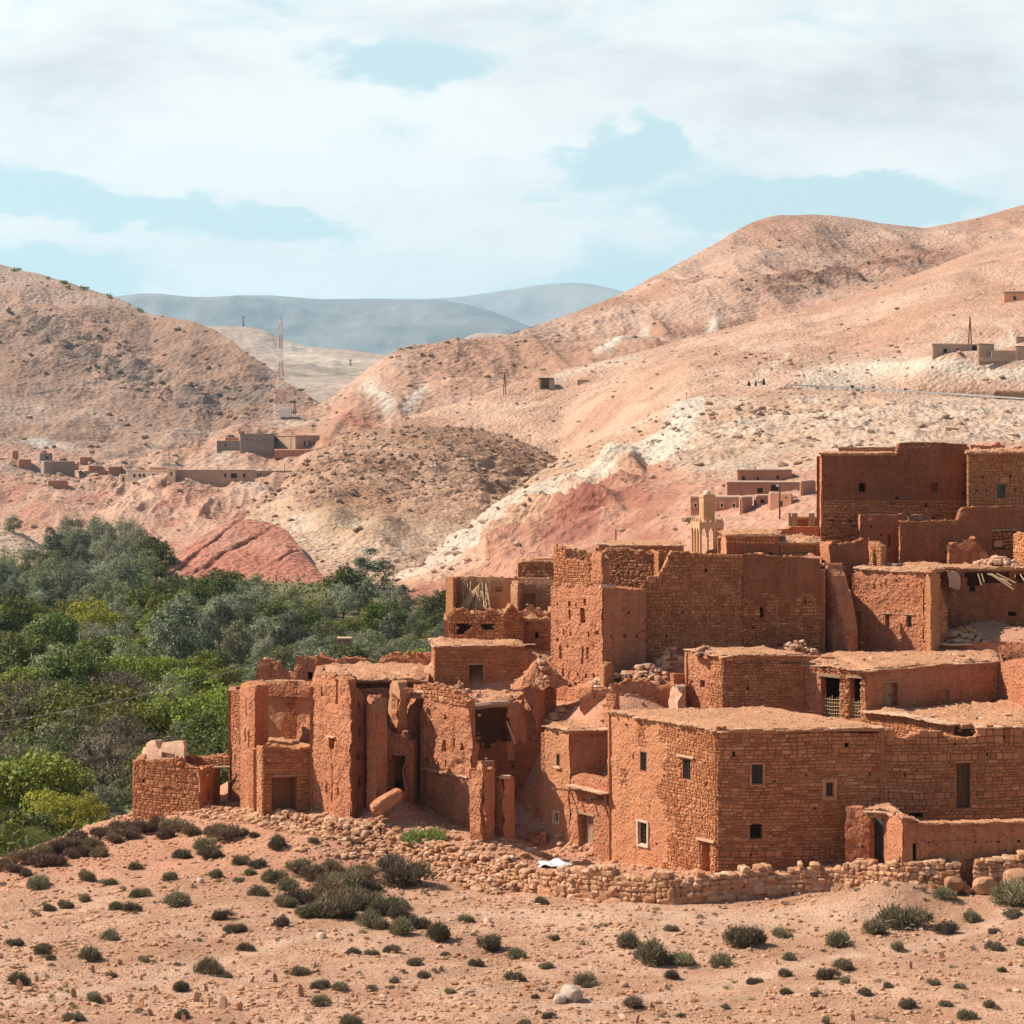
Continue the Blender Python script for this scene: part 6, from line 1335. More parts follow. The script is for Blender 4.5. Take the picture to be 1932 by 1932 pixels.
# 19. low roofs toward the minaret
h = empty('stone_house', P(1420, 1046, 124), 'flat roofed house with rounded stones under its eave beside the minaret', 'house')
wall(h, (1360, 126.4), (1371, 124.2), [(1360, 1012), (1371, 1010)], [(1360, 1050), (1371, 1050)], seed=109, jag=0, ground=False, bury=4, mudmat=M_MUDO)
pl = wall(h, (1371, 124.2), (1470, 124.6), [(1371, 1011), (1470, 1012)], [(1371, 1050), (1470, 1050)], region=lambda px, py: py < 1024, sstyle='rubble', stonemat=M_OCHRE, seed=110, jag=0, ground=False, bury=4, holes=[nh(1428, 1433, 1041, 1046, .2, 2), nh(1452, 1457, 1042, 1047, .2, 2)], mudmat=M_MUDB)
roof(h, [(1359, 129), (1370, 124.1), (1470, 124.5), (1475, 129.5)], PZ(1010, 124.3), edges=(0, 1), seed=24, over=.16, mound=.14, rough=.12)
back_walls(h, [(1361, 126.6), (1360, 129.5), (1475, 130)], PZ(1016, 126), -12)
h = empty('stone_house', P(1510, 1050, 124.5), 'lower stone house adjoining the ragged buttress with earth ridges on its roof', 'house')
wall(h, (1470, 125), (1548, 125.2), [(1470, 1027), (1548, 1025)], [(1470, 1056), (1548, 1056)], style='stone', stonemat=M_OCHRE, seed=111, jag=0, ground=False, bury=4)
roof(h, [(1468, 130), (1470, 124.9), (1548, 125.1), (1548, 130)], PZ(1025, 125), edges=(1,), seed=25, over=.14, mound=.25, rough=.25)
back_walls(h, [(1470, 125.2), (1469, 130.4), (1548, 130.4)], PZ(1030, 127), -12)
h = empty('courtyard_wall', P(1500, 1012, 134), 'pale mud wall with a combed surface behind the low roofs', 'wall')
wall(h, (1446, 134), (1549, 134.6), [(1446, 999), (1488, 998), (1490, 994), (1549, 994)], [(1446, 1016), (1549, 1016)], seed=112, jag=.02, ground=False, bury=5)
h = empty('stone_house', P(1205, 1040, 130), 'long low house with a thin flat roof behind the roofless stone walls', 'house')
wall(h, (1130, 131), (1281, 130), [(1130, 1031), (1281, 1031)], [(1130, 1060), (1281, 1060)], style='stone', stonemat=M_OCHRE, seed=113, jag=0, ground=False, bury=4)
roof(h, [(1129, 136), (1130, 130.9), (1281, 129.9), (1284, 136)], PZ(1030, 130.5), edges=(0, 1), seed=26, over=.16, mound=.05)
back_walls(h, [(1130, 131), (1129, 136), (1284, 136), (1281, 130)], PZ(1034, 131), -12)
h = empty('animal_shed', P(1520, 994, 150), 'open fronted shed on thin posts behind the combed mud wall', 'shed')
mb = MB()
for px in (1490, 1497, 1502, 1528, 1534): mb = MB(); mb.box(P(px, 986, 150), (.09, 0, 0), (0, .09, 0), (0, 0, .65)); mb.build('post', [M_WOOD], h)
mb = MB(); mb.box(P(1518, 976, 151.5), (1.15, 0, 0), (0, 1.6, 0), (0, 0, .08)); mb.build('roof', [M_ROOF], h)
back_walls(h, [(1488, 153), (1549, 153)], PZ(976, 153), PZ(1010, 153), M_MUDB)

# ------------------------------------------------------------------ minaret
def ring(mb, c, hw, z0, z1, ang, m=0):
    ca, sa = math.cos(ang), math.sin(ang); mb.box((c[0], c[1], (z0 + z1) / 2), (hw * ca, hw * sa, 0), (-hw * sa, hw * ca, 0), (0, 0, (z1 - z0) / 2), m)
M_CREAM = mat_flat('cream_render', (.64, .35, .18), .12, 3, .85, .2); M_CREAMD = mat_flat('cream_panel', (.54, .30, .145), .15, 3, .85, .2)
Ym = 262; c = P(1334, 984, Ym); sc = Ym / F; h = empty('minaret', P(1334, 1040, Ym), 'cream minaret with an arcaded gallery, pointed merlons and a small lantern', 'tower')
ang = math.radians(16); hw = 25 * sc * .86
zt, zb_ = PZ(984, Ym), PZ(1120, Ym)
ca, sa = math.cos(ang), math.sin(ang); ex = np.array([ca, sa, 0]); ey = np.array([-sa, ca, 0]); cc = np.array([c[0], c[1], 0])
ga = MB()
zs = PZ(1002, Ym); zf = PZ(1046, Ym)
for (e, nrm) in ((ex, -ey), (ex, ey), (ey, -ex), (ey, ex)):
    for k in range(4):                                     # three slim arches a side: four piers and a cut-out frieze
        ga.box(cc + nrm * hw + e * (hw * (-1 + 2 * k / 3)) + np.array([0, 0, (zs + zf) / 2]), e * .12, nrm * .13, (0, 0, (zs - zf) / 2))
    for k in range(3):
        m = -hw + hw * 2 * (k + .5) / 3; r = hw / 3 - .11; n = 8
        for a in range(n):
            t0, t1 = math.pi * a / n, math.pi * (a + 1) / n
            V = []
            for off in (-.15, .15):
                for (x, z) in ((m + r * math.cos(t0), zs + r * 1.15 * math.sin(t0)), (m + r * math.cos(t1), zs + r * 1.15 * math.sin(t1)), (m + r * math.cos(t1) * (1.35 if a in (0, n - 1) else 1), zt), (m + r * math.cos(t0) * (1.35 if a in (0, n - 1) else 1), zt)):
                    V.append(cc + nrm * (hw + off) + e * x + np.array([0, 0, z]))
            ga.add(V, [(0, 1, 2, 3), (7, 6, 5, 4), (0, 4, 5, 1), (3, 2, 6, 7)], 0)
    for k in range(4): ga.box(cc + nrm * hw + e * (hw * (-1 + 2 * k / 3)) + np.array([0, 0, (zs + zt) / 2]), e * .19, nrm * .149, (0, 0, (zt - zs) / 2))
ga.box(cc + np.array([0, 0, zt - .1]), ex * (hw - .1), ey * (hw - .1), (0, 0, .1))
ga.build('arcade', [M_CREAM], h)
mb = MB()
for (e, nrm) in ((ex, -ey), (ex, ey), (ey, -ex), (ey, ex)):
    for k in range(5):
        p = cc + nrm * hw + e * (hw * (-1 + k / 2)); hgt = .62 if k in (0, 4) else .34
        V = [p + e * a + nrm * b + np.array([0, 0, zt]) for a, b in ((-.14, -.12), (.14, -.12), (.14, .12), (-.14, .12))] + [p + np.array([0, 0, zt + hgt])]
        mb.add(V, [(0, 1, 4), (1, 2, 4), (2, 3, 4), (3, 0, 4)], 0)
mb.build('merlons', [M_CREAM], h)
mb = MB(); ring(mb, c, hw * .93, zb_, zf, ang); mb.build('shaft', [M_CREAM], h)
mb = MB(); hl = 13 * sc * .88; zl = PZ(938, Ym); ring(mb, c, hl, zt - .05, zl, ang); lan = mb.build('lantern', [M_CREAM], h)
mb = MB()
for nrm, e in ((-ey, ex), (-ex, ey)): mb.box(cc + nrm * (hl + .01) + np.array([0, 0, (zt + zl) / 2 - .1]), e * hl * .72, nrm * .02, (0, 0, (zl - zt) / 2 - .45))
mb.build('panel', [M_CREAMD], lan, origin=root_loc(h))
mb = MB(); ring(mb, c, hl * 1.1, zl, zl + .14, ang); ring(mb, c, hl * 1.0, zl + .14, zl + .32, ang); mb.build('cornice', [M_CREAM], h)
V, Fc = ICO2_V.copy(), ICO2_F; mb = MB(); mb.addnp(V * np.array([.52, .52, .62]) + cc + np.array([0, 0, PZ(934, Ym)]), Fc, 0); mb.build('dome', [M_FRAMEW], h, smooth=True)
mb = MB(); mb.tube([cc + np.array([0, 0, PZ(930, Ym)]), cc + np.array([0, 0, PZ(912, Ym)])], [.05, .02], 5); mb.build('finial', [M_IRON], h)

# ------------------------------------------------------------------ houses far off
M_FMUD = mat_flat('far_mud', (.43, .20, .125), .2, .8, .95); M_FTAN = mat_flat('far_tan', (.46, .30, .205), .2, .6, .95); M_FPALE = mat_flat('far_pale', (.58, .45, .34), .15, .5, .95)
M_FRED = mat_flat('far_red', (.52, .24, .13), .2, .6, .95); M_FGREY = mat_flat('far_grey', (.30, .235, .19), .2, .6, .95); M_FROOF = mat_flat('far_roof', (.50, .32, .22), .2, .6, .95)
FARV = [(h_['G'][..., 0] / h_['G'][..., 1] * F + CX, HY - h_['G'][..., 2] / h_['G'][..., 1] * F, h_['G'][..., 1], h_['front']) for h_ in HILLS.values()]
def far_Y(px, py, default):
    """distance of the hillside seen at a point of the design picture"""
    best = None
    for X_, Y_, D_, fr in FARV:
        k = (np.abs(X_ - px) < 7) & (np.abs(Y_ - py) < 4) & fr & (D_ > default * .8) & (D_ < default * 1.25)
        if k.any():
            d = float(np.median(D_[k])); best = d if best is None or d < best else best
    return best if best is not None else default
def PF(px, py, Y): return P(px, py, far_Y(px, py, Y))
def box_house(name, label, L, C, R, pt, pb, mat, depth=None, wins=(), seed=0, bury=4, roofm=None, wmat=M_DARK, cat='house', frame=None, group=None, brokentop=None, doors=()):
    """house of plain walls far off: left end L and right end R seen through corner C (L may be None)"""
    dy = far_Y(C[0], pb, C[1]) - 1.0 - C[1]; C = (C[0], C[1] + dy); R = (R[0], R[1] + dy); L = (L[0], L[1] + dy) if L else None
    z1, z0 = PZ(pt, C[1]), PZ(pb, C[1]) - bury
    h = empty(name, P(C[0], pb, C[1]), label, cat, group)
    c, r = np.array([PX(*C), C[1]]), np.array([PX(*R), R[1]])
    l = np.array([PX(*L), L[1]]) if L else c + np.array([-(r - c)[1], (r - c)[0]]) / np.linalg.norm(r - c) * (depth or 5)
    b = l + r - c; pts = [l, c, r, b]; mb = MB()
    def seg(p, q, zz0, zz1, th=.35):
        d = (q - p); Ln = np.linalg.norm(d); d = d / Ln; n = np.array([d[1], -d[0]]); m = (p + q) / 2 - n * 0
        mb.box((m[0], m[1], (zz0 + zz1) / 2), (d[0] * Ln / 2, d[1] * Ln / 2, 0), (n[0] * th / 2, n[1] * th / 2, 0), (0, 0, (zz1 - zz0) / 2), jit=.06, rng=random.Random(seed))
    for i in range(4): seg(pts[i], pts[(i + 1) % 4], z0, z1)
    mb.build('wall', [mat], h)
    cen = (c + b) / 2; rb = MB(); V = []
    for zz in (z1 + .02, z1 + .28):
        for p in pts: v = cen + (p - cen) * 1.05; V.append((v[0], v[1], zz))
    rb.add(V, [(3, 2, 1, 0), (4, 5, 6, 7)] + [(i, (i + 1) % 4, (i + 1) % 4 + 4, i + 4) for i in range(4)]); rb.build('roof', [roofm or M_FROOF], h)
    for (p0, p1, q0, q1, *o) in wins:
        A, B = (C, R) if not o else ((L if L else (CX + F * l[0] / l[1], l[1])), C)
        pl = Plane2(A, B); s0, s1 = sorted((pl.s_at(p0), pl.s_at(p1))); za, zb2 = pl.sz((p0 + p1) / 2, q1)[1], pl.sz((p0 + p1) / 2, q0)[1]
        wb = MB(); wb.box(pl.at((s0 + s1) / 2, (za + zb2) / 2, .19), np.append(pl.d, 0) * ((s1 - s0) / 2), np.append(pl.n, 0) * .02, (0, 0, (zb2 - za) / 2))
        isd = (p0, q0) in doors; w = wb.build('door' if isd else 'window', [wmat], h)
        if frame:
            fb = MB(); e = .12
            for sx in (s0 - e / 2, s1 + e / 2): fb.box(pl.at(sx, (za + zb2) / 2, .2), np.append(pl.d, 0) * e / 2, np.append(pl.n, 0) * .05, (0, 0, (zb2 - za) / 2 + e))
            for sz_ in (za - e / 2, zb2 + e / 2): fb.box(pl.at((s0 + s1) / 2, sz_, .2), np.append(pl.d, 0) * ((s1 - s0) / 2 - .001), np.append(pl.n, 0) * .05, (0, 0, e / 2))
            fb.build('frame', [frame], w, origin=root_loc(h))
    return h
R8 = lambda a, b, c, d: (1283 + .15625 * a, 1283 + .15625 * b, 792.4 + .15625 * c, 792.4 + .15625 * d)
box_house('earth_house', 'red earth house highest of the small group behind the minaret, with one dark window', (1390, 392), (1393, 386), (1492, 388), 889, 912, M_FMUD, wins=[R8(745, 782, 682, 728), R8(920, 945, 690, 720), R8(1160, 1190, 670, 712)], seed=1, bury=5)
box_house('earth_house', 'long red earth house in the middle row behind the minaret with a shaded end wall', (1371, 376), (1374, 368), (1512, 366), 912, 938, M_FMUD, wins=[R8(935, 1000, 820, 880), R8(1098, 1190, 782, 855)], seed=2, bury=5)
box_house('earth_house', 'short red earth wing beside the long middle house, cast in shade', (1512, 366), (1513, 365), (1537, 372), 911, 936, M_FMUD, seed=3, bury=5)
box_house('earth_house', 'low red earth house with four white framed windows beside the minaret', (1303, 352), (1305, 345), (1398, 343), 940, 972, M_FMUD, wins=[R8(175, 205, 1008, 1050), R8(418, 434, 1005, 1048), R8(495, 522, 1008, 1052), R8(640, 668, 1008, 1052)], frame=M_FRAMEW, seed=4, bury=5)
box_house('ruined_house', 'broken dark red ruin right of the house with four white framed windows', (1397, 346), (1399, 341), (1418, 343), 941, 968, M_FMUD, seed=5, bury=4, cat='ruin')
box_house('ruined_house', 'squat red ruin with black holes under the long middle house', (1424, 350), (1428, 346), (1458, 348), 938, 958, M_FMUD, wins=[R8(960, 1010, 960, 1000), R8(1080, 1110, 935, 1000)], seed=6, bury=4, cat='ruin')
box_house('earth_house', 'small lit red house behind the utility pole', (1452, 352), (1456, 350), (1494, 348), 932, 960, M_FMUD, wins=[R8(1200, 1245, 975, 1040), R8(1280, 1300, 925, 945)], seed=7, bury=4)
h = empty('courtyard_wall', P(1430, 972, 335), 'low red yard wall on a stone footing below the red ruin', 'wall')
mb = MB(); mb.box(P(1429, 962, 336), (2.0, 0, 0), (0, .25, 0), (0, 0, .5), jit=.06); mb.build('wall', [M_FMUD], h); mb = MB(); mb.box(P(1434, 972, 335), (2.4, 0, 0), (0, .3, 0), (0, 0, .5), jit=.08); mb.build('footing', [M_ROCK], h)
# hillside house by the road
box_house('stone_house', 'long low tan house on the bank above the road with a dark door', (1758, 562), (1760, 556), (1846, 560), 650, 676, M_FTAN, wins=[(1779, 1786, 658, 667), (1804, 1811, 658, 667), (1834, 1842, 652, 669), (1856, 1861, 654, 663)], doors=((1834, 652),), seed=8, bury=3, roofm=M_FPALE)
box_house('stone_house', 'short tan wing with a dark roof edge joined to the long house above the road', (1845, 561), (1846, 560), (1874, 562), 650, 676, M_FTAN, seed=9, bury=3, roofm=M_FGREY)
h = empty('yard_wall', P(1900, 676, 556), 'pale yard wall running right from the long house above the road', 'wall')
mb = MB(); mb.box(PF(1897, 672, 556) + [0, -.5, .3], (3.6, 0, 0), (0, .3, 0), (0, 0, 1.1), jit=.08); mb.build('wall', [M_FTAN], h); mb = MB(); mb.box(PF(1900, 678, 554), (6.5, 0, 0), (0, .5, 0), (0, 0, .4), jit=.2); mb.build('footing', [M_ROCK], h)
box_house('stone_hut', 'hut with a black roof at the right edge beside the pale yard wall', (1915, 566), (1917, 562), (1960, 563), 655, 668, M_FTAN, wins=[(1918, 1925, 657, 668)], seed=10, bury=3, roofm=M_IRON)
box_house('stone_hut', 'little tan hut just above the black roofed hut at the right edge', (1915, 590), (1918, 585), (1965, 586), 637, 648, M_FTAN, seed=11, bury=3)
box_house('stone_house', 'orange hut high on the right hillside with a dark roof edge', (1893, 760), (1896, 752), (1985, 748), 552, 571, M_FRED, wins=[(1912, 1917, 559, 566)], seed=12, bury=8, roofm=M_FGREY)
h = empty('yard_wall', P(1900, 572, 735), 'dark stone yard wall below the orange hut', 'wall')
mb = MB(); mb.box(P(1902, 570, 733), (2.0, .8, .5), (-.1, .5, 0), (0, 0, 1.6), jit=.15); mb.box(P(1945, 568, 735), (6, .2, 0), (0, .5, 0), (0, 0, 1.0), jit=.15); mb.build('wall', [M_ROCKDARK], h)
# shed in the hollow
h = empty('animal_shed', P(1030, 728, 700), 'small dark open shelter on a pale mound in the middle hillside', 'shed')
Yq = far_Y(1030, 729, 700) - .5; dq = Yq - 700
mb = MB(); zz0, zz1 = PZ(730, Yq) - 2.5, PZ(715, Yq)
mb.box((PX(1030, Yq), Yq + 2, (zz0 + zz1) / 2), (2.2, 0, 0), (0, .3, 0), (0, 0, (zz1 - zz0) / 2)); mb.box((PX(1019, Yq), Yq, (zz0 + zz1) / 2), (.3, 0, 0), (0, 2, 0), (0, 0, (zz1 - zz0) / 2)); mb.box((PX(1041, Yq), Yq, (zz0 + zz1) / 2), (.9, 0, 0), (0, 2, 0), (0, 0, (zz1 - zz0) / 2), jit=.2); mb.build('wall', [M_FTAN], h)
mb = MB(); mb.box((PX(1030, Yq), Yq, zz1 + .15), (2.5, 0, 0), (0, 2.6, 0), (0, 0, .15), jit=.05); mb.build('roof', [M_IRON], h)
box_house('stone_hut', 'tiny low tan building right of the open shelter', (1089, 694), (1090, 692), (1110, 692), 718, 724, M_FTAN, seed=13, bury=2)
# mid terrace group under the mast
box_house('earth_house', 'long two storey grey house on the terrace below the radio mast', (452, 752), (454, 742), (516, 744), 820, 853, M_FGREY, wins=[(464, 467, 826, 831), (472, 475, 826, 831), (496, 499, 826, 831), (506, 509, 826, 831)], seed=14, bury=4, roofm=M_FGREY)
box_house('earth_house', 'pale corner house on the terrace with a small white arched door', (515, 748), (558, 738), (602, 752), 823, 853, M_FTAN, wins=[(520, 524, 828, 833, 1), (536, 541, 846, 855, 1), (572, 575, 832, 842), (582, 584, 830, 838), (594, 597, 828, 834)], seed=15, bury=4, roofm=M_FRED)
box_house('earth_house', 'low brown annex left of the long grey terrace house', (408, 752), (410, 744), (452, 744), 833, 853, M_FGREY, wins=[(424, 427, 838, 843)], seed=16, bury=4)
box_house('earth_house', 'red topped shed behind the low brown annex', (424, 765), (426, 758), (452, 758), 827, 840, M_FRED, seed=17, bury=4)
h = empty('terrace_wall', P(570, 862, 735), 'red earth terrace wall under the pale corner house', 'wall')
mb = MB(); mb.box(PF(565, 857, 735), (8, 0, 0), (0, 1.2, 0), (0, 0, 1.4), jit=.3); mb.build('wall', [M_FMUD], h)
h = empty('gatehouse', P(497, 865, 733), 'small whitish gate with a dark opening at the roadside', 'gate')
mb = MB(); mb.box(P(494, 858, 734), (.3, 0, 0), (0, .4, 0), (0, 0, 1.3)); mb.box(P(500, 858, 734), (.3, 0, 0), (0, .4, 0), (0, 0, 1.3)); mb.box(P(497, 850, 734), (.9, 0, 0), (0, .4, 0), (0, 0, .3)); mb.build('frame', [M_FPALE], h); mb = MB(); mb.box(P(497, 860, 734.2), (.4, 0, 0), (0, .05, 0), (0, 0, .9)); mb.build('door', [M_METAL], h)
# bluff edge group
box_house('earth_house', 'whitish long house with a row of small windows on the bluff edge', (240, 705), (241, 698), (316, 694), 889, 908, M_FPALE, wins=[(252, 256, 894, 900), (262, 266, 894, 900), (270, 274, 894, 900), (288, 291, 894, 900), (297, 300, 894, 900), (305, 308, 893, 900)], seed=18, bury=5, roofm=M_FTAN)
box_house('earth_house', 'tan end house with one window right of the whitish long house', (316, 700), (317, 694), (331, 693), 886, 906, M_FTAN, wins=[(322, 325, 890, 897)], seed=19, bury=5)
box_house('earth_house', 'low tan room with a door left of the whitish long house', (226, 706), (228, 700), (241, 699), 897, 909, M_FTAN, wins=[(232, 234.5, 900, 908)], seed=20, bury=5)
box_house('earth_house', 'upper flat roofed box set back on top of the whitish long house', (281, 715), (283, 710), (322, 708), 883, 890, M_FRED, seed=21, bury=3)
box_house('earth_house', 'long brown row house with scattered openings on the bluff', (331, 706), (332, 702), (480, 704), 888, 903, M_FTAN, wins=[(423, 427, 893, 900), (436, 447, 893, 902), (459, 463, 893, 901), (485, 487, 893, 899)], seed=22, bury=5)
box_house('earth_house', 'last low tan row house before the brown knoll', (480, 706), (481, 703), (548, 708), 890, 901, M_FTAN, wins=[(489, 492, 893, 898), (506, 508, 893, 898)], seed=23, bury=5)
h = empty('terrace_wall', P(410, 915, 680), 'long brown retaining wall below the row houses', 'wall')
mb = MB(); mb.box(PF(402, 911, 682), (8.7, .5, -.15), (0, .4, 0), (0, 0, 1.6), jit=.15); mb.build('wall', [M_FTAN], h)
# far left group
box_house('earth_house', 'dark blocky house with a small tower room at the far left', (78, 700), (84, 694), (140, 700), 872, 893, M_FGREY, wins=[(88, 91, 876, 884)], seed=24, bury=5)
box_house('tower_house', 'little two storey tower room standing on the dark blocky house', (70, 700), (76, 692), (98, 694), 856, 875, M_FGREY, wins=[(86, 91, 860, 866)], seed=25, bury=6)
box_house('ruined_house', 'broken brown ruin with an upright wall, second house from the left edge', (20, 700), (24, 694), (34, 696), 852, 880, M_FMUD, wins=[(27, 32, 868, 876)], seed=26, bury=6, cat='ruin')
box_house('ruined_house', 'dark low ruin at the foot of the upright wall near the left edge', (34, 698), (36, 692), (58, 694), 868, 880, M_FMUD, seed=27, bury=5, cat='ruin')
box_house('earth_house', 'reddish low house touching the left edge', (-40, 700), (-30, 694), (12, 696), 866, 882, M_FTAN, seed=28, bury=5)
box_house('earth_house', 'brown cube house standing alone above the low tan roofs', (150, 705), (152, 699), (173, 701), 864, 878, M_FMUD, seed=29, bury=5)
box_house('earth_house', 'grey extension right of the dark blocky house', (138, 702), (140, 698), (166, 700), 876, 891, M_FGREY, seed=30, bury=5)
box_house('earth_house', 'brown house with a dish on its roof in the left cluster', (166, 696), (168, 690), (192, 692), 880, 894, M_FMUD, seed=31, bury=5)
box_house('earth_house', 'flat tan terrace roof with a white window in the left cluster', (136, 690), (160, 680), (212, 686), 890, 903, M_FTAN, wins=[(164, 168, 897, 902)], seed=32, bury=5)
box_house('earth_house', 'dark walled yard house between the left cluster and the whitish house', (203, 696), (206, 690), (230, 694), 882, 895, M_FMUD, seed=33, bury=5)
box_house('earth_house', 'small red house on the slope below the left cluster', (90, 664), (92, 660), (126, 662), 908, 920, M_FMUD, seed=34, bury=4)
h = empty('satellite_dish', P(170, 880, 690), 'white satellite dish on a flat roof in the far left cluster', 'dish')
mb = MB(); mb.addnp(ICO2_V * np.array([.55, .2, .55]) + P(169, 874, 689), ICO2_F, 0); mb.build('dish', [M_FRAMEW], h, smooth=True); mb = MB(); mb.tube([P(169, 874, 689.3), P(169, 881, 689.6)], .06, 5); mb.build('mount', [M_IRON], h)

# ------------------------------------------------------------------ road, guard rail, masts, poles
M_ROAD = mat_flat('road', (.46, .39, .33), .15, .4, .95)
def ribbon(name, pts, w, mat, lift=.3):
    lift -= .9
    V = []
    for i, (px, py, Y) in enumerate(pts):
        p = P(px, py, Y); V.append(p + [0, -w / 2, lift]); V.append(p + [0, w / 2, lift])
    n = len(pts); f = [(2 * i, 2 * i + 2, 2 * i + 3, 2 * i + 1) for i in range(n - 1)]
    o = mesh_np(name, V, np.array(f), mat, smooth=False); o['kind'] = 'structure'; return o
rp = [(1440, 736, 556), (1490, 732, 557), (1560, 735, 556), (1640, 738, 553), (1720, 743, 549), (1800, 748, 545), (1932, 757, 536), (2080, 766, 528)]
ribbon('road', rp, 7, M_ROAD, .25)
ribbon('road', [(345, 852, 742), (400, 855, 741), (470, 861, 738), (510, 864, 736), (545, 866, 735)], 5, M_ROAD, .2)
M_RAIL = mat_flat('galvanised_steel', (.62, .64, .64), .1, 1, .45, .5, .3)
def rail(label, pts, step, hgt=.75, matr=M_RAIL, bw=.17):
    h = empty('guard_rail', P(*pts[0]), label, 'guard rail'); mb = MB(); Q = [P(*q) for q in pts]
    for a, b in zip(Q[:-1], Q[1:]):
        m = (a + b) / 2; d = (b - a) / 2; mb.box(m + [0, -.05, hgt], d, (0, .05, 0), (0, 0, bw))
    mb.build('rail', [matr], h); L = sum(np.linalg.norm(b - a) for a, b in zip(Q[:-1], Q[1:])); n = int(L / step); acc = 0
    for k in range(n):
        t_ = (k + .5) / n * (len(Q) - 1); i = int(t_); p = Q[i] + (Q[i + 1] - Q[i]) * (t_ - i); pb = MB(); pb.box(p + [0, .08, hgt / 2 - .5], (.08, 0, 0), (0, .06, 0), (0, 0, hgt / 2 + .6)); pb.build('post', [matr], h)
rail('long steel guard rail along the road above the pale slope', [(1490, 732, 552), (1560, 735, 551), (1640, 739, 548), (1720, 744, 544), (1800, 749, 540), (1932, 758, 531), (2080, 767, 523)], 4.0)
rail('white roadside barrier on the terrace below the grey house', [(350, 853, 738), (400, 856, 737), (470, 862, 734), (508, 865, 732)], 6, .7, M_FRAMEW, .22)
M_MR = mat_flat('mast_red', (.40, .17, .14), .1, 1, .6); M_MW = mat_flat('mast_white', (.72, .68, .65), .1, 1, .6)
def lattice(name, label, px, py0, py1, Y, w0, w1, nb, m0, m1, cat='mast', bands=7, rad=.11):
    Y = far_Y(px, py0, Y); b = P(px, py0, Y); t_ = P(px, py1, Y); H = t_[2] - b[2]; h = empty(name, b, label, cat)
    def leg(k, f): a = math.radians(45 + 90 * k); w = w1 + (w0 - w1) * max(0, 1 - f / .62) ** 1.25; return b + np.array([math.cos(a) * w * .7, math.sin(a) * w * .7, H * f])
    for i in range(bands):
        mb = MB(); f0, f1 = i / bands, (i + 1) / bands; q = max(1, int(nb / bands))
        for j in range(q):
            a0, a1 = f0 + (f1 - f0) * j / q, f0 + (f1 - f0) * (j + 1) / q
            for k in range(4):
                mb.tube([leg(k, a0), leg(k, a1)], rad, 4); mb.tube([leg(k, a0), leg((k + 1) % 4, a1)], rad * .55, 4); mb.tube([leg((k + 1) % 4, a0), leg(k, a1)], rad * .55, 4); mb.tube([leg(k, a1), leg((k + 1) % 4, a1)], rad * .5, 4)
        mb.build('lattice_section', [m0 if i % 2 else m1], h)
    return h, b, H
h, b, H = lattice('radio_mast', 'tall red and white lattice radio mast on the spur', 530, 788, 605, 822, 5.2, 1.0, 28, M_MR, M_MW, bands=7, rad=.06)
mb = MB()
for k in range(6):
    a = k * 1.05; mb.box(b + np.array([math.cos(a) * .9, math.sin(a) * .9, H * (.9 + .035 * (k % 3))]), (.16, 0, 0), (0, .12, 0), (0, 0, .9))
mb.build('antenna', [M_MW], h); mb = MB(); mb.tube([b + [0, 0, H], b + [0, 0, H + 1.6]], .12, 5); mb.build('tip', [M_MR], h)
h = empty('equipment_cabin', P(540, 786, 818), 'white equipment cabin at the foot of the radio mast', 'cabin'); mb = MB(); mb.box(PF(540, 786, 818) + [0, -1, 1.4], (2.0, 0, 0), (0, 1.5, 0), (0, 0, 1.5)); mb.build('body', [M_MW], h); mb = MB(); mb.box(PF(540, 786, 818) + [0, -1, -.3], (1.9, 0, 0), (0, 1.3, 0), (0, 0, .4)); mb.build('plinth', [M_FGREY], h)
M_STEEL = mat_flat('grey_steel', (.25, .27, .28), .1, 1, .6)
def pylon(label, px, py0, py1, Y, w):
    h, b, H = lattice('power_pylon', label, px, py0, py1, Y, w, w * .45, 6, M_STEEL, M_STEEL, 'pylon', 1, max(.09, Y * .00011))
    mb = MB(); r = max(.09, Y * .00011)
    for s in (-1, 1): mb.tube([b + [0, 0, H * .8], b + [s * w * .9, 0, H * 1.02], b + [s * w * .95, 0, H * 1.25]], r, 4)
    mb.tube([b + [-w * .95, 0, H * 1.02], b + [w * .95, 0, H * 1.02]], r, 4); mb.build('cross_arm', [M_STEEL], h)
pylon('grey pylon standing on the pale mesa before the blue mountain', 459, 616, 598, 2560, 2.6)
pylon('small grey pylon on the far flat right of the radio mast', 661, 690, 679, 2100, 2.0)
pylon('slim lattice pylon in the trees at the left edge', 17, 1170, 1095, 300, 1.0)
def pole(label, px, py0, py1, Y, r=.1, arm=0, lean=0, a_frame=False, lamp=False, name='utility_pole'):
    Y = far_Y(px, py0, Y) if Y > 200 else Y; b, t_ = P(px, py0, Y), P(px + lean, py1, Y); h = empty(name, b, label, 'pole'); mb = MB(); b2 = b - [0, 0, 1.5]
    if a_frame: mb.tube([b2 - [.5, 0, 0], t_ - [.02, 0, 0]], [r, r * .8], 6); mb.build('post', [M_WOODD], h); mb = MB(); mb.tube([b2 + [.5, 0, 0], t_ + [.02, 0, 0]], [r, r * .8], 6)
    else: mb.tube([b2, t_], [r, r * .75], 6)
    mb.build('post', [M_WOODD], h)
    if arm: mb = MB(); mb.box(t_ - [0, 0, .25], (arm, 0, 0), (0, .06, 0), (0, 0, .06)); mb.build('cross_arm', [M_WOODD], h)
    if lamp: mb = MB(); mb.box(t_ + [-.25, -.1, -.3], (.2, 0, 0), (0, .14, 0), (0, 0, .12)); mb.build('lamp_head', [M_RAIL], h)
    return h
pole('dark utility pole with a lamp in front of the small red house', 1471, 988, 912, 300, .13, lamp=True)
pole('thin pole behind the long low roof left of the minaret', 1162, 1040, 999, 150, .06)
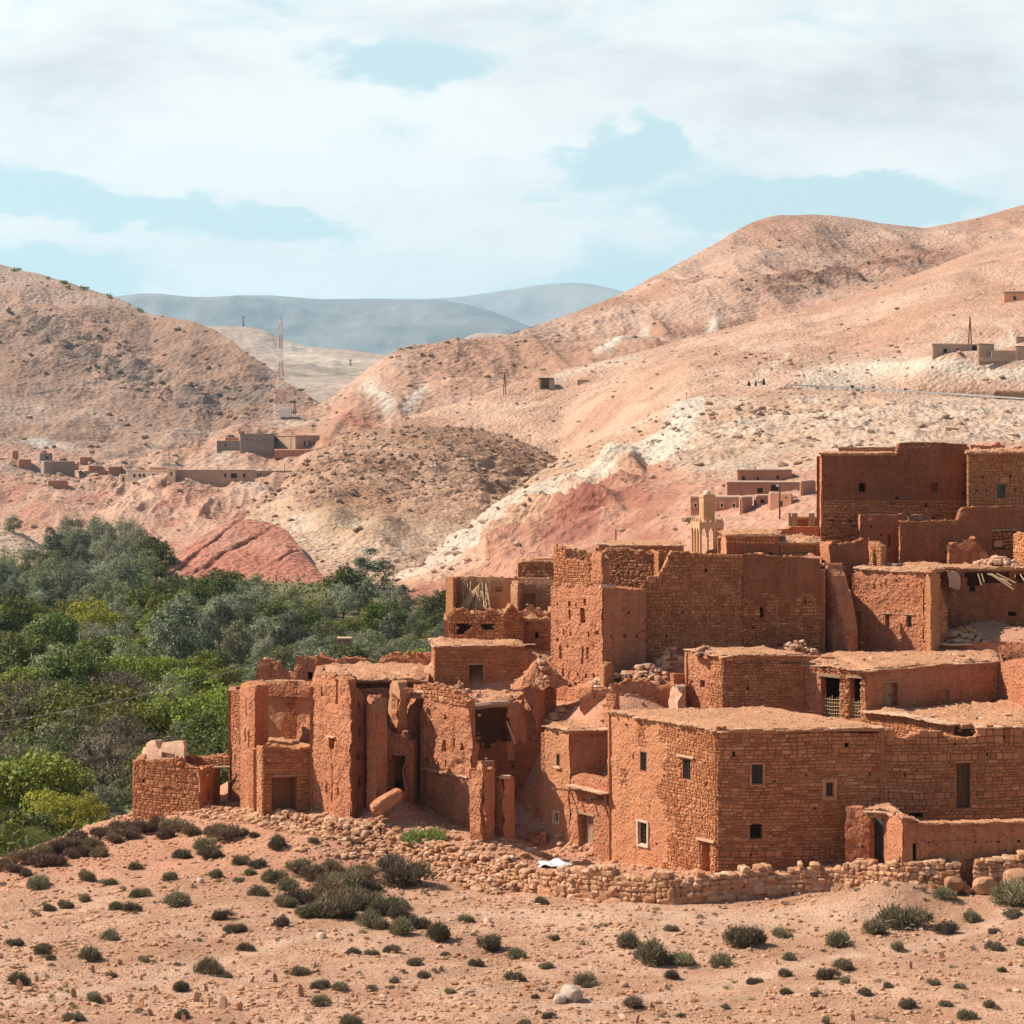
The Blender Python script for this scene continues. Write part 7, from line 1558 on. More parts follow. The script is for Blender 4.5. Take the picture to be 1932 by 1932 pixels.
pole('tall double leg pole above the long tan house by the road', 1830, 655, 597, 575, .17, a_frame=True)
pole('double leg pole on the middle hillside left of the open shelter', 952, 746, 702, 705, .16, a_frame=True, arm=.6)
pole('slender pole beside the road above the whitish houses', 319, 880, 848, 735, .14)
pole('slender pole standing left of the whitish long house', 229, 897, 866, 700, .13)
pole('dark pole before the low brown annex on the terrace', 415, 855, 831, 738, .14)
pole('dark pole in front of the pale corner house', 549, 856, 826, 733, .15)
pole('short pole on the red bank right of the row houses', 537, 893, 876, 700, .13)
pole('leaning pole beside the equipment cabin', 556, 785, 752, 815, .15, a_frame=True)
pole('thin road sign post with a small board on the ridge of the pale slope', 1295, 758, 740, 545, .07, arm=.4, name='sign_post')
pole('tall thin sign post with a crossbar on the ridge near the walkers', 1345, 748, 727, 548, .07, arm=.7, name='sign_post')
for k, px in enumerate((1608, 1648, 1708)):
    p = P(px, 736 + k * 3, 548); h = empty('road_marker', p, ['dark square road marker nearest the left end of the guard rail', 'middle dark road marker on the guard rail', 'dark road marker right of the other two'][k], 'road marker')
    mb = MB(); mb.box(p + [0, 0, .9], (.4, 0, 0), (0, .06, 0), (0, 0, .32)); mb.build('board', [M_IRON], h); mb = MB(); mb.box(p + [0, .05, .2], (.07, 0, 0), (0, .05, 0), (0, 0, .9)); mb.build('post', [M_IRON], h)
# ------------------------------------------------------------------ village ground and the near slope
WALL_LINE = [(262, 123.6, 1487, 1535), (300, 122.6, 1506, 1542), (330, 121.5, 1512, 1549), (360, 120.6, 1520, 1556), (404, 118.8, 1526, 1562), (453, 117.0, 1534, 1566), (495, 115.4, 1544, 1574), (562, 112.6, 1552, 1596), (620, 110.8, 1561, 1608), (665, 109.5, 1569, 1618),
             (720, 108.2, 1578, 1622), (768, 107.2, 1587, 1628), (830, 105.6, 1594, 1650), (905, 103.2, 1612, 1668), (966, 101.2, 1632, 1684), (1060, 98.8, 1640, 1692), (1116, 97.6, 1643, 1699), (1200, 96.4, 1646, 1703), (1266, 95.7, 1647, 1706), (1316, 95.8, 1647, 1703),
             (1366, 96.2, 1645, 1698), (1466, 97.0, 1640, 1688), (1566, 97.0, 1633, 1686), (1640, 96.2, 1629, 1690), (1691, 95.2, 1626, 1694), (1766, 94.6, 1621, 1690), (1846, 94.4, 1622, 1684), (1931, 94.2, 1617, 1676), (2080, 94.0, 1614, 1672)]
for px, Y, t_, b_ in WALL_LINE:
    gp(px, b_, Y)
    if px > 900: gp(px, b_ - 32, Y + 2.2)
# open field before the wall: an even slope
fz = lambda x, y: -19.06 - (y - 72) * .0475
for y in np.arange(46, 94, 5.0):
    for x in np.arange(-60, 75, 6.0):
        if y < 92 and (x > -22 - (y - 60) * .1): GP.append((x, y, fz(x, y) + .12 * math.sin(x * .35 + y * .2)))
for q in ((0, 1640, 107), (60, 1612, 110), (120, 1592, 113), (180, 1570, 116.5), (250, 1544, 121), (0, 1720, 97), (100, 1690, 100), (200, 1650, 104), (300, 1620, 107), (400, 1620, 106), (500, 1650, 103), (150, 1620, 110), (320, 1575, 114), (420, 1590, 110), (600, 1660, 102), (700, 1680, 100.5), (250, 1590, 112.5), (800, 1700, 98.5), (700, 1650, 104.4)): gp(*q)
# the brow falls away to the valley behind and to the left
for q in ((-90, 1660, 108), (-60, 1640, 116), (0, 1625, 120), (60, 1600, 124), (120, 1580, 127), (200, 1556, 130), (300, 1540, 133), (420, 1510, 135), (520, 1480, 138), (-150, 1720, 106)):
    X_, Y_ = PX(q[0], q[2]), q[2]; GP.append((X_, Y_, -24.0))
for y in np.arange(70, 220, 9.0):
    for x in np.arange(-90, -26, 9.0):
        if y > 126 or x < -34 - max(0, (100 - y)) * .3: GP.append((x, y, -27.2))
for x in np.arange(-24, 20, 8.0):
    for y in np.arange(146 + max(0, x) * .4, 222, 9.0): GP.append((x, y, -27.2))
for (px, py, Y) in ((900, 1230, 128), (1000, 1140, 130), (1100, 1100, 134), (1300, 1085, 134), (1400, 1080, 132), (1600, 1050, 136), (1800, 1000, 136), (2000, 980, 136), (600, 1420, 124), (700, 1400, 124), (800, 1330, 124), (500, 1440, 124)): gp(px, py, Y)
for y in np.arange(142, 222, 10.0):
    for x in np.arange(22, 80, 10.0): GP.append((x, y, -8.5 - .04 * (y - 140) - .05 * max(0, 40 - x)))
for y in np.arange(95, 140, 8.0): GP.append((48, y, np.interp(y, [95, 112, 120, 140], [-19.0, -13, -8, -7.5]))); GP.append((64, y, np.interp(y, [95, 112, 120, 140], [-18.6, -13, -8, -7.5]))); GP.append((80, y, -12))
gpa = np.array(GP, float)
xs = np.arange(-95, 84, .42); ys = np.concatenate([np.arange(40, 60, .5), np.arange(60, 140, .33), np.arange(140, 226, 1.2)])
GX, GY = np.meshgrid(xs, ys); num = np.zeros(GX.shape); den = np.zeros(GX.shape)
for x, y, z in gpa:
    d2 = (GX - x) ** 2 + (GY - y) ** 2 + .12
    w = 1 / d2 ** 2.1; num += w * z; den += w
GZ = num / den
def blur(a, n):
    for _ in range(n):
        a = (np.roll(a, 1, 0) + 2 * a + np.roll(a, -1, 0)) / 4; a = (np.roll(a, 1, 1) + 2 * a + np.roll(a, -1, 1)) / 4
    return a
B_ = blur(GZ.copy(), 9); B_[:12] = GZ[:12]; B_[-12:] = GZ[-12:]; B_[:, :12] = GZ[:, :12]; B_[:, -12:] = GZ[:, -12:]; GZ = B_
GZ0 = GZ.copy()
GZ = GZ + .22 * fbm(GX / 5, GY / 5, 0 * GX, 4, .5, 200) + .07 * fbm(GX * .9, GY * .9, 0 * GX, 3, .6, 201)
def ground_z(x, y):
    x = np.asarray(x, float); y = np.asarray(y, float)
    i = np.clip(np.searchsorted(ys, y) - 1, 0, len(ys) - 2); j = np.clip(((x - xs[0]) / .42).astype(int), 0, len(xs) - 2)
    fx = np.clip((x - xs[j]) / .42, 0, 1); fy = np.clip((y - ys[i]) / (ys[i + 1] - ys[i]), 0, 1)
    return GZ[i, j] * (1 - fx) * (1 - fy) + GZ[i, j + 1] * fx * (1 - fy) + GZ[i + 1, j] * (1 - fx) * fy + GZ[i + 1, j + 1] * fx * fy
def ground_hit(px, py, y0=62.0, y1=140.0):
    """first point of the near ground on the sight line through a pixel of the design picture"""
    Y = np.arange(y0, y1, .15); g = ground_z((px - CX) * Y / F, Y); r = (HY - py) * Y / F
    k = np.nonzero(r <= g)[0]
    return Y[k[0]] if len(k) else None
def mat_ground():
    t = NT('stony_earth'); p = t.pos(); c = t.attr('col', 'Color')
    base = t.mix(.85, c, t.ramp(t.noise(p, .8, 9, .66), [(.28, .72), (.72, 1.2)]), 'MULTIPLY')
    v = t.vor(p, 5.5); sp = t.math('MULTIPLY', t.ramp(v, [(.16, 1), (.3, 0)]), t.ramp(t.noise(p, .55, 5), [(.4, 0), (.6, 1)]))
    base = t.mix(t.math('MULTIPLY', sp, .75), base, (.66, .47, .35))
    v2 = t.vor(p, 9.0); sp2 = t.math('MULTIPLY', t.ramp(v2, [(.14, 1), (.28, 0)]), .5); base = t.mix(sp2, base, (.36, .2, .135))
    sp3 = t.math('MULTIPLY', t.ramp(t.vor(p, 19.0), [(.2, 1), (.36, 0)]), t.ramp(t.noise(p, 1.3, 4), [(.35, .1), (.6, .8)])); base = t.mix(sp3, base, (.66, .46, .34))
    h = t.math('ADD', t.math('MULTIPLY', t.noise(p, 2.4, 10, .72), 1.0), t.math('ADD', t.math('MULTIPLY', sp, .5), t.math('MULTIPLY', sp2, .4)))
    return t.out(base, .95, t.bump(h, .14, 1.0), .05)
n = fbm(GX / 6, GY / 6, 0 * GX, 5, .55, 202); gc = mixc([.45, .235, .145], [.57, .34, .23], sstep(-.35, .35, n + .5 * fbm(GX / 1.6, GY / 1.6, 0 * GX, 4, .6, 204)))
PATHS = [[(900, 1932), (1200, 1880), (1450, 1835), (1700, 1790), (1932, 1735)], [(1000, 1730), (1250, 1735), (1500, 1730), (1700, 1745)], [(0, 1900), (300, 1840), (560, 1770), (800, 1730), (1000, 1722)]]
def path_w(x, y):
    px = CX + F * x / y; py = HY - F * (-19.06 - (y - 72) * .0475) / y; d = np.full(np.shape(x), 1e9)
    for k, pp in enumerate(PATHS): d = np.minimum(d, polyline_dist(px, py, pp) * (1 if k < 2 else 1.5))
    return np.exp(-(d / 13) ** 2) * (y < 97)
gc = mixc(gc, [.60, .385, .27], .8 * path_w(GX, GY)); gc = mixc(gc, [.36, .185, .11], .55 * sstep(.1, .45, fbm(GX / 2.4, GY / 3.4, 0 * GX, 5, .65, 205)))
gc = mixc(gc, [.53, .25, .155], sstep(96, 104, GY + 2 * n + .12 * GX) * .8)
gc = mixc(gc, [.26, .25, .13], sstep(-23.5, -26, GZ) * sstep(.5, 0, fbm(GX / 7, GY / 7, 0 * GX, 4, .5, 203)))
ix = np.arange(GX.size).reshape(GX.shape); fs = np.stack([ix[:-1, :-1], ix[:-1, 1:], ix[1:, 1:], ix[1:, :-1]], -1).reshape(-1, 4)
M_GROUND = mat_ground()
o = mesh_np('slope', np.stack([GX, GY, GZ], -1).reshape(-1, 3), fs, M_GROUND, cols=gc.reshape(-1, 3), smooth=True); o['kind'] = 'structure'
# valley floor beyond
vx = np.linspace(-170, 130, 140); vy = np.concatenate([np.linspace(215, 470, 110), np.linspace(475, 640, 20)]); VX, VY = np.meshgrid(vx, vy)
VZ = -27.2 + .5 * fbm(VX / 25, VY / 25, 0 * VX, 4, .5, 210)
vc = mixc([.12, .115, .055], [.22, .19, .10], sstep(-.3, .3, fbm(VX / 14, VY / 14, 0 * VX, 4, .5, 211)))
vc = mixc(vc, [.42, .24, .16], sstep(385, 440, VY))
ix = np.arange(VX.size).reshape(VX.shape); fs = np.stack([ix[:-1, :-1], ix[:-1, 1:], ix[1:, 1:], ix[1:, :-1]], -1).reshape(-1, 4)
o = mesh_np('valley_floor', np.stack([VX, VY, VZ], -1).reshape(-1, 3), fs, M_SLOPE, cols=vc.reshape(-1, 3)); o['kind'] = 'structure'
# ------------------------------------------------------------------ trees of the valley
def mat_leaf(name, c, c2, tr=.25, var=.35):
    t = NT(name); oi = t.n('ShaderNodeObjectInfo'); r = t.attr('rnd')
    base = t.mix(r, c, c2)
    k = t.math('MULTIPLY_ADD', oi.outputs['Random'], var * 2, 1 - var)
    hs = t.n('ShaderNodeHueSaturation'); t.l(base, hs.inputs['Color']); t.l(k, hs.inputs['Value'])
    t.l(t.math('MULTIPLY_ADD', oi.outputs['Random'], .05, .475), hs.inputs['Hue'])
    return t.out(hs.outputs[0], .65, None, .25, 0, tr)
L_OLIVE = mat_leaf('olive_leaf', (.14, .145, .065), (.32, .315, .16), .2)
L_DARK = mat_leaf('dark_leaf', (.06, .078, .014), (.165, .185, .034), .2)
L_GREEN = mat_leaf('green_leaf', (.12, .14, .014), (.30, .31, .045), .25)
L_YELLOW = mat_leaf('yellow_leaf', (.26, .26, .025), (.44, .40, .05), .35)
L_GREY = mat_leaf('grey_leaf', (.09, .105, .06), (.25, .26, .16), .18)
L_DRY = mat_leaf('dry_twig', (.17, .125, .085), (.28, .21, .145), .1)
L_SILV = mat_leaf('silver_leaf', (.15, .16, .09), (.38, .375, .245), .2)
L_PALM = mat_leaf('palm_leaf', (.05, .07, .03), (.10, .13, .06))
M_BARK = mat_flat('bark', (.13, .095, .07), .3, 3, .9); M_PALEBARK = mat_flat('pale_bark', (.40, .34, .28), .25, 3, .9)

def leaf_quads(C, Nrm, ln, wd, rng, droop=0.0):
    """C,Nrm (n,3): small pointed leaves; returns vertices and faces"""
    n = len(C); N = Nrm + rng.normal(0, .55, (n, 3)); N /= np.linalg.norm(N, axis=1, keepdims=True) + 1e-9
    T = np.cross(N, rng.normal(0, 1, (n, 3))); T /= np.linalg.norm(T, axis=1, keepdims=True) + 1e-9
    T[:, 2] -= droop; T /= np.linalg.norm(T, axis=1, keepdims=True)
    Bv = np.cross(N, T); L = ln * rng.uniform(.6, 1.4, (n, 1)); Wd = wd * rng.uniform(.6, 1.4, (n, 1))
    V = np.stack([C - T * L * .5, C + Bv * Wd * .5 - T * L * .05, C + T * L * .5, C - Bv * Wd * .5 - T * L * .05], 1)
    return V.reshape(-1, 3), (np.arange(n * 4).reshape(n, 4))

def tree_meshes(kind, seed, H, R, leaf, bark, nclump, nleaf, ln, wd, base=.3, squash=.8, droop=0.0, loose=.0, bare=0, taper=0.0, limbs=7):
    rng = np.random.default_rng(seed); rr = random.Random(seed)
    cz = H * (base + (1 - base) * .5); rz = H * (1 - base) * .5
    cl = []
    for k in range(nclump):
        for _ in range(30):
            u = rng.normal(0, 1, 3); u /= np.linalg.norm(u); r = rng.uniform(.45, .92)
            p = np.array([u[0] * R * r, u[1] * R * r, u[2] * rz * r])
            if taper: p[:2] *= max(.15, 1 - taper * (p[2] / rz + 1) / 2)
            if all(np.linalg.norm((p - q[0]) / np.array([R, R, rz])) > .34 for q in cl) or _ == 29: break
        cl.append((p, rng.uniform(.28, .46) * (1 - taper * .5 * (p[2] / rz + 1) / 2)))
    per = nleaf // nclump; Cs, Ns, Rd = [], [], []
    for p, cr in cl:
        u = rng.normal(0, 1, (per, 3)); u /= np.linalg.norm(u, axis=1, keepdims=True); u[:, 2] = np.where(u[:, 2] < -.5, -u[:, 2], u[:, 2])
        rad = rng.uniform(.35, 1.0, (per, 1)) ** .5 * (1 + loose * rng.normal(0, .5, (per, 1))); b = 1 + .3 * np.sin(u[:, :1] * 6 + p[0]) * np.cos(u[:, 1:2] * 5 + p[1])
        C = p + u * rad * b * np.array([R * cr, R * cr, min(rz, R) * cr * 1.0]); Cs.append(C + np.array([0, 0, cz])); Ns.append(u * .7 + np.array([0, 0, .5])); Rd.append(np.clip(rng.normal(.45, .25, per) + .15 * (rad[:, 0] - .7), 0, 1))
    C = np.concatenate(Cs); V, Fc = leaf_quads(C, np.concatenate(Ns), ln, wd, rng, droop); Rn = np.repeat(np.concatenate(Rd), 4)
    tb = MB(); t0 = np.zeros(3); top = np.array([rr.uniform(-.08, .08) * H, rr.uniform(-.08, .08) * H, H * min(.75, base + .35)]); tr = .035 * H
    tb.tube([t0 - [0, 0, .5], t0 + top * .3 + [rr.uniform(-.1, .1), 0, 0], top * .65, top], [tr * 1.25, tr, tr * .75, tr * .35], 7)
    order = sorted(range(len(cl)), key=lambda i: -cl[i][1])[:limbs + bare]
    for i in order:
        q = cl[i][0] + [0, 0, cz]; f = rr.uniform(.3, .8); s = top * f; m = (s + q) / 2 + np.array([rr.uniform(-.1, .1) * R, rr.uniform(-.1, .1) * R, -.06 * H]); tb.tube([s, m, q], [tr * .55, tr * .36, tr * .1], 5)
        for _ in range(2 + bare): e = q + np.array([rr.uniform(-.4, .4) * R, rr.uniform(-.4, .4) * R, rr.uniform(-.05, .3) * R]); tb.tube([m * .3 + q * .7, (q + e) / 2, e], [tr * .2, tr * .12, tr * .04], 4)
    return (V, Fc, Rn, leaf), (tb, bark)

def proto(name, kind, *a, **k):
    (V, Fc, Rn, leaf), (tb, bark) = tree_meshes(kind, *a, **k)
    r = bpy.data.objects.new(name, None); r.empty_display_size = .3
    return r, V, Fc, Rn, leaf, tb, bark
TREES = {}
def mk(key, name, label, cat, group, **k):
    (V, Fc, Rn, leaf), (tb, bark) = tree_meshes(key, **k); r = empty(name, (0, 0, 0), label, cat, group)
    mesh_np('crown', V, Fc, leaf, r, rnd=Rn, smooth=False); tb.build('trunk', [bark], r, smooth=True); TREES[key] = [r, False, k['H'], label, group]
GRP = {}
def kind(key, n, name, label, cat, group, **k):
    for i in range(n): mk(key + str(i), name, label, cat, group, **dict(k, seed=k['seed'] + i))
kind('olive', 2, 'olive_tree', 'grey green olive tree crowded into the valley grove', 'tree', 'olive trees filling the valley grove', seed=1, H=5.5, R=3.2, leaf=L_OLIVE, bark=M_BARK, nclump=20, nleaf=4200, ln=.34, wd=.13, base=.16)
kind('dark', 2, 'broadleaf_tree', 'dark green broadleaf tree in the valley grove', 'tree', 'dark green trees in the valley grove', seed=11, H=6, R=3.6, leaf=L_DARK, bark=M_BARK, nclump=20, nleaf=4200, ln=.36, wd=.2, base=.14)
kind('green', 2, 'almond_tree', 'fresh green round fruit tree in the valley grove', 'tree', 'fresh green trees in the valley grove', seed=21, H=4.8, R=3.0, leaf=L_GREEN, bark=M_BARK, nclump=18, nleaf=3800, ln=.32, wd=.17, base=.12)
kind('grey', 2, 'poplar_tree', 'tall blue grey tree with a loose upright crown in the valley', 'tree', 'tall blue grey trees in the valley', seed=31, H=9.5, R=3.0, leaf=L_GREY, bark=M_PALEBARK, nclump=26, nleaf=4800, ln=.4, wd=.15, base=.14, taper=.35, loose=.2)
kind('silver', 1, 'willow_tree', 'silvery feathery tree bending in the valley grove', 'tree', 'silvery trees in the valley grove', seed=41, H=6.5, R=3.4, leaf=L_SILV, bark=M_BARK, nclump=22, nleaf=4600, ln=.5, wd=.11, base=.08, loose=.25)
kind('bare', 1, 'bare_tree', 'nearly leafless grey brown tree in the valley grove', 'tree', 'leafless trees in the valley grove', seed=51, H=5.5, R=3.2, leaf=L_DRY, bark=M_BARK, nclump=20, nleaf=2600, ln=.3, wd=.05, base=.15, loose=.3, bare=6)
kind('open', 1, 'walnut_tree', 'spreading tree with dark limbs showing through thin yellow green leaves', 'tree', None, seed=61, H=7.0, R=4.3, leaf=L_GREEN, bark=M_BARK, nclump=26, nleaf=3200, ln=.34, wd=.2, base=.2, loose=.15, bare=3, limbs=14)
kind('yellow', 1, 'shrub', 'bright yellow green bushy shrub at the valley edge below the bare slope', 'shrub', None, seed=71, H=3.6, R=2.2, leaf=L_YELLOW, bark=M_BARK, nclump=18, nleaf=4200, ln=.24, wd=.13, base=.02)
kind('tall', 1, 'casuarina_tree', 'tallest dark tree standing alone at the foot of the pale slope', 'tree', None, seed=82, H=14, R=3.6, leaf=L_GREY, bark=M_BARK, nclump=24, nleaf=5200, ln=.55, wd=.2, base=.08, taper=.15, loose=.15)
def copy_tree(o, parent=None):
    c = o.copy(); COL.objects.link(c); c.parent = parent
    for ch in [x for x in CH.get(o.name, [])]: copy_tree(ch, c)
    return c
CH = {}
for ob in list(COL.objects):
    if ob.parent is not None: CH.setdefault(ob.parent.name, []).append(ob)
def put(key, loc, scale, rot, label=None, group=None):
    e = TREES[key]
    if not e[1]: o = e[0]; e[1] = True
    else: o = copy_tree(e[0])
    o.location = Vector([float(v) for v in loc]); o.scale = (float(scale),) * 3 if np.isscalar(scale) else tuple(map(float, scale)); o.rotation_euler = (0, 0, float(rot))
    label, group = (label, group) if label else (e[3], e[4]); o['label'] = label
    if group: o['group'] = group
    elif 'group' in o.keys(): del o['group']
    return o
rng = np.random.default_rng(77); rr = random.Random(77)
VALZ = -27.4
def vy_(py): return -VALZ * F / (py - HY)
# single trees one can point to: key, px, foot row, height in rows, label
SPECIAL = [('open0', 172, 1462, 165, 'spreading tree with black trunk and forked limbs in the near grove, under the wires'),
    ('open0', 385, 1440, 150, 'spreading dark limbed tree right of the forked black tree, under the wires'),
    ('grey0', 335, 1300, 185, 'big silvery grey tree rising in the middle of the grove'),
    ('grey1', 270, 1090, 92, 'tall pale trunked tree at the back edge of the grove beside the red mound'),
    ('tall0', 700, 1172, 138, None), ('yellow0', 82, 1592, 92, None), ('yellow0', 150, 1590, 85, 'yellow leaved shrub right of the bright yellow green one at the valley edge'),
    ('dark0', 95, 1500, 100, 'broad dark round tree above the yellow green shrubs'), ('dark1', 25, 1480, 95, 'dark tree cut by the left edge above the yellow shrubs'),
    ('yellow0', 432, 1440, 60, 'small vivid yellow shrub peeping out left of the leftmost tall ruin'), ('yellow0', 168, 1225, 85, 'pale yellow topped tree in the middle of the grove'),
    ('green1', 245, 1030 + 25, 40, 'low vivid green tree below the red bluff'), ('grey0', 150, 1085, 90, 'dark blue grey tree in the tallest clump at the back of the grove'), ('grey1', 100, 1085, 92, 'soft grey tree left of the tallest clump at the back of the grove'),
    ('silver0', 25, 1004, 36, 'small grey tree on the near spur at the left edge'), ('silver0', 205, 1560, 75, 'pale grey green bush left of the outlying hut'), ('silver0', 60, 1615, 50, 'pale silvery bush at the foot of the slope, lowest left'),
    ('dark0', 757, 1130, 26, 'dark round bush right of the tallest dark tree'), ('bare0', 60, 1395, 120, 'large leafless grey tree near the left edge'), ('bare0', 225, 1370, 110, 'leafless purple grey tree behind the forked black tree'), ('bare0', 290, 1450, 70, 'dry brown bush behind the plaster stub of the outlying hut')]
taken = []
for key, px, py, hp, lb in SPECIAL:
    Y = vy_(py) if px != 25 else 425; 
    if py > 1570: Y = {82: 143, 150: 142, 60: 134}.get(px, 142)
    z = VALZ if py < 1570 else PZ(py, Y); z = min(z, VALZ + 2) if px != 25 else PZ(py + 5, Y)
    if key == 'tall0': Y = 372; z = PZ(py, Y)
    if px == 757: Y = 375; z = PZ(py, Y)
    Hm = hp * Y / F; put(key, (PX(px, Y), Y, z), np.array([1.35, 1.35, 1.0 ]) * Hm / TREES[key][2] if key == 'tall0' else Hm / TREES[key][2], rr.uniform(0, 6.28), lb); taken.append((PX(px, Y), Y, 4.5))
cand = []
for _ in range(16000):
    Y = 128 + (540 - 128) * rng.random() ** 1.25; px = rng.uniform(-70, 1010); x = PX(px, Y)
    if Y > 352 and px > 300: continue
    if Y > 338 and px > 560: continue
    if Y > 430 and px > 240: continue
    if px < 110 and Y > 385 and Y > 330 + 1.2 * px + 60: continue
    if px > 720 and Y > 325: continue
    if Y < 146 and x > -24: continue
    if px > 470 and Y < 165: continue
    if px > 850 and Y < 230: continue
    fpy = HY - VALZ * F / Y
    if 205 < px < 265 and 1455 < fpy < 1500: continue      # the dry field left of the hut
    if 120 < px < 310 and 1222 < fpy < 1243: continue      # the lit terrace
    sx, sy = 3.1, 3.9 + (Y - 128) * .03
    if any(((x - a) / (sx if r == 0 else r)) ** 2 + ((Y - b) / (sy if r == 0 else r)) ** 2 < 1 for a, b, r in taken): continue
    taken.append((x, Y, 0)); cand.append((px, x, Y))
cand = sorted(cand, key=lambda q: q[2])[:400]
print('trees', len(cand), max(q[2] for q in cand))
for px, x, Y in cand:
    n1 = float(vnoise(np.array(x / 22), np.array(Y / 30), np.array(0.), 300)); n2 = float(vnoise(np.array(x / 17), np.array(Y / 25), np.array(5.), 301)); r = rr.random()
    if Y > 330: ks = (['silver0', 'grey0', 'grey1', 'olive0', 'silver0', 'dark0'] if px < 280 else ['dark0', 'green0', 'dark1', 'olive1', 'green1'])
    elif n1 > .15: ks = ['dark0', 'dark1', 'green0', 'green1', 'olive0']
    elif n1 < -.25: ks = ['olive0', 'olive1', 'silver0', 'grey0', 'olive1']
    else: ks = ['olive0', 'olive1', 'green0', 'dark1', 'silver0', 'green1']
    if Y < 215 and px < 420: ks = ['green0', 'green1', 'dark0', 'dark1', 'bare0', 'olive0', 'green1']
    key = ks[int(rr.random() * len(ks))]
    s = rr.uniform(.56, 1.0) * (1.0 if Y < 300 else 1.08)
    if key.startswith('grey'): s *= .72
    if Y < 150: s *= .6
    if px > 470: s *= .85
    put(key, (x, Y, VALZ + rr.uniform(-.3, .1)), (s * rr.uniform(.85, 1.2), s * rr.uniform(.85, 1.2), s * rr.uniform(.8, 1.35)), rr.uniform(0, 6.28))
# any prototype nobody used
for key, e in TREES.items():
    if not e[1]:
        for ch in CH.get(e[0].name, []): bpy.data.objects.remove(ch)
        bpy.data.objects.remove(e[0])
# undergrowth between the trees
n = 26000; Yu = 126 + (430 - 126) * rng.random(n) ** 1.3; pu = rng.uniform(-60, 980, n); xu = (pu - CX) * Yu / F
fp = HY - VALZ * F / Yu
ok = (~((pu > 205) & (pu < 268) & (fp > 1450) & (fp < 1500))) & (~((pu > 400) & (pu < 440) & (fp > 1450))) & ~((xu > -24) & (Yu < 146)) & ~((pu > 120) & (pu < 310) & (fp > 1215) & (fp < 1243)) & (vnoise(xu / 9, Yu / 9, 0, 310) > -.45)
xu, Yu = xu[ok], Yu[ok]; hh = rng.uniform(.1, 1.5, len(xu))
C = np.stack([xu, Yu, np.where(Yu < 215, ground_z(xu, Yu), VALZ) + hh], 1); V, Fc = leaf_quads(C, np.tile([0, 0, .6], (len(xu), 1)), .75, .42, rng)
o = mesh_np('undergrowth', V, Fc, L_DARK, rnd=np.repeat(rng.random(len(xu)), 4), smooth=False); tag(o, kind='stuff')
# dry grass strip and lit terrace
def patch(name, label, px0, px1, py0, py1, mat, z=.25):
    n = 2600; pxx = rng.uniform(px0, px1, n); pyy = rng.uniform(py0, py1, n); Y = -VALZ * F / (pyy - HY); C = np.stack([(pxx - CX) * Y / F, Y, np.where(Y < 215, ground_z((pxx - CX) * Y / F, Y), VALZ) + rng.uniform(0, .3, n)], 1)
    V, Fc = leaf_quads(C, np.tile([.8, 0, .1], (n, 1)), .5, .12, rng); o = mesh_np(name, V, Fc, mat, rnd=np.repeat(rng.random(n), 4), smooth=False); tag(o, kind='stuff')
L_STRAW = mat_leaf('dry_grass', (.42, .36, .17), (.60, .50, .28), .2)
patch('dry_grass', '', 195, 262, 1448, 1500, L_STRAW); patch('dry_grass', '', 400, 440, 1455, 1490, L_STRAW); patch('dry_grass', '', 125, 305, 1220, 1240, L_STRAW)
h = empty('terrace_wall', P(210, 1262, vy_(1262)), 'dark red terrace wall under the strip of dry grass in the grove', 'wall'); mb = MB(); yw = vy_(1255); mb.box((PX(210, yw), yw, VALZ + .4), (6.5, 0, 0), (0, .3, 0), (0, 0, 1.2), jit=.15); mb.build('wall', [M_FMUD], h)
h = empty('earth_hut', P(655, 1215, 262), 'small red earth hut almost hidden among the trees', 'hut'); mb = MB(); mb.box(P(650, 1222, 258) , (.75, 0, 0), (0, .9, 0), (0, 0, 1.0), jit=.05); mb.build('wall', [M_FMUD], h); mb = MB(); mb.box(P(650, 1222, 258) + [0, 0, 1.1], (.85, 0, 0), (0, 1.0, 0), (0, 0, .09)); mb.build('roof', [M_FROOF], h)
# palm
Yp = 330; pb_ = P(645, 1146, Yp); h = empty('palm_tree', pb_, 'date palm left of the tallest dark tree', 'palm'); tb = MB(); tb.tube([pb_ - [0, 0, 1], pb_ + [0, 0, 1.3], pb_ + [.05, 0, 2.4]], [.55, .42, .36], 8); tb.build('trunk', [M_BARK], h)
Vs, Fs, k0 = [], [], 0
for k in range(44):
    a = rng.uniform(0, 6.28); el = rng.uniform(-.1, 1.35); L = rng.uniform(1.8, 2.9); d = np.array([math.cos(a), math.sin(a)]); prev = pb_ + [0, 0, 2.4]; sd = np.array([-d[1], d[0], 0])
    for j in range(6):
        e = el - j * .28; nx = prev + np.array([d[0] * math.cos(e), d[1] * math.cos(e), math.sin(e)]) * L / 6; w0, w1 = .34 * (1 - abs(j - 2) / 6), .34 * (1 - abs(j - 1) / 6)
        Vs += [prev - sd * w0 + [0, 0, -.12], prev, prev + sd * w0 + [0, 0, -.12], nx - sd * w1 + [0, 0, -.12], nx, nx + sd * w1 + [0, 0, -.12]]; Fs += [(k0, k0 + 3, k0 + 4, k0 + 1), (k0 + 1, k0 + 4, k0 + 5, k0 + 2)]; k0 += 6; prev = nx
mesh_np('crown', Vs, np.array(Fs), L_PALM, h, rnd=rng.random(len(Vs)), smooth=False)
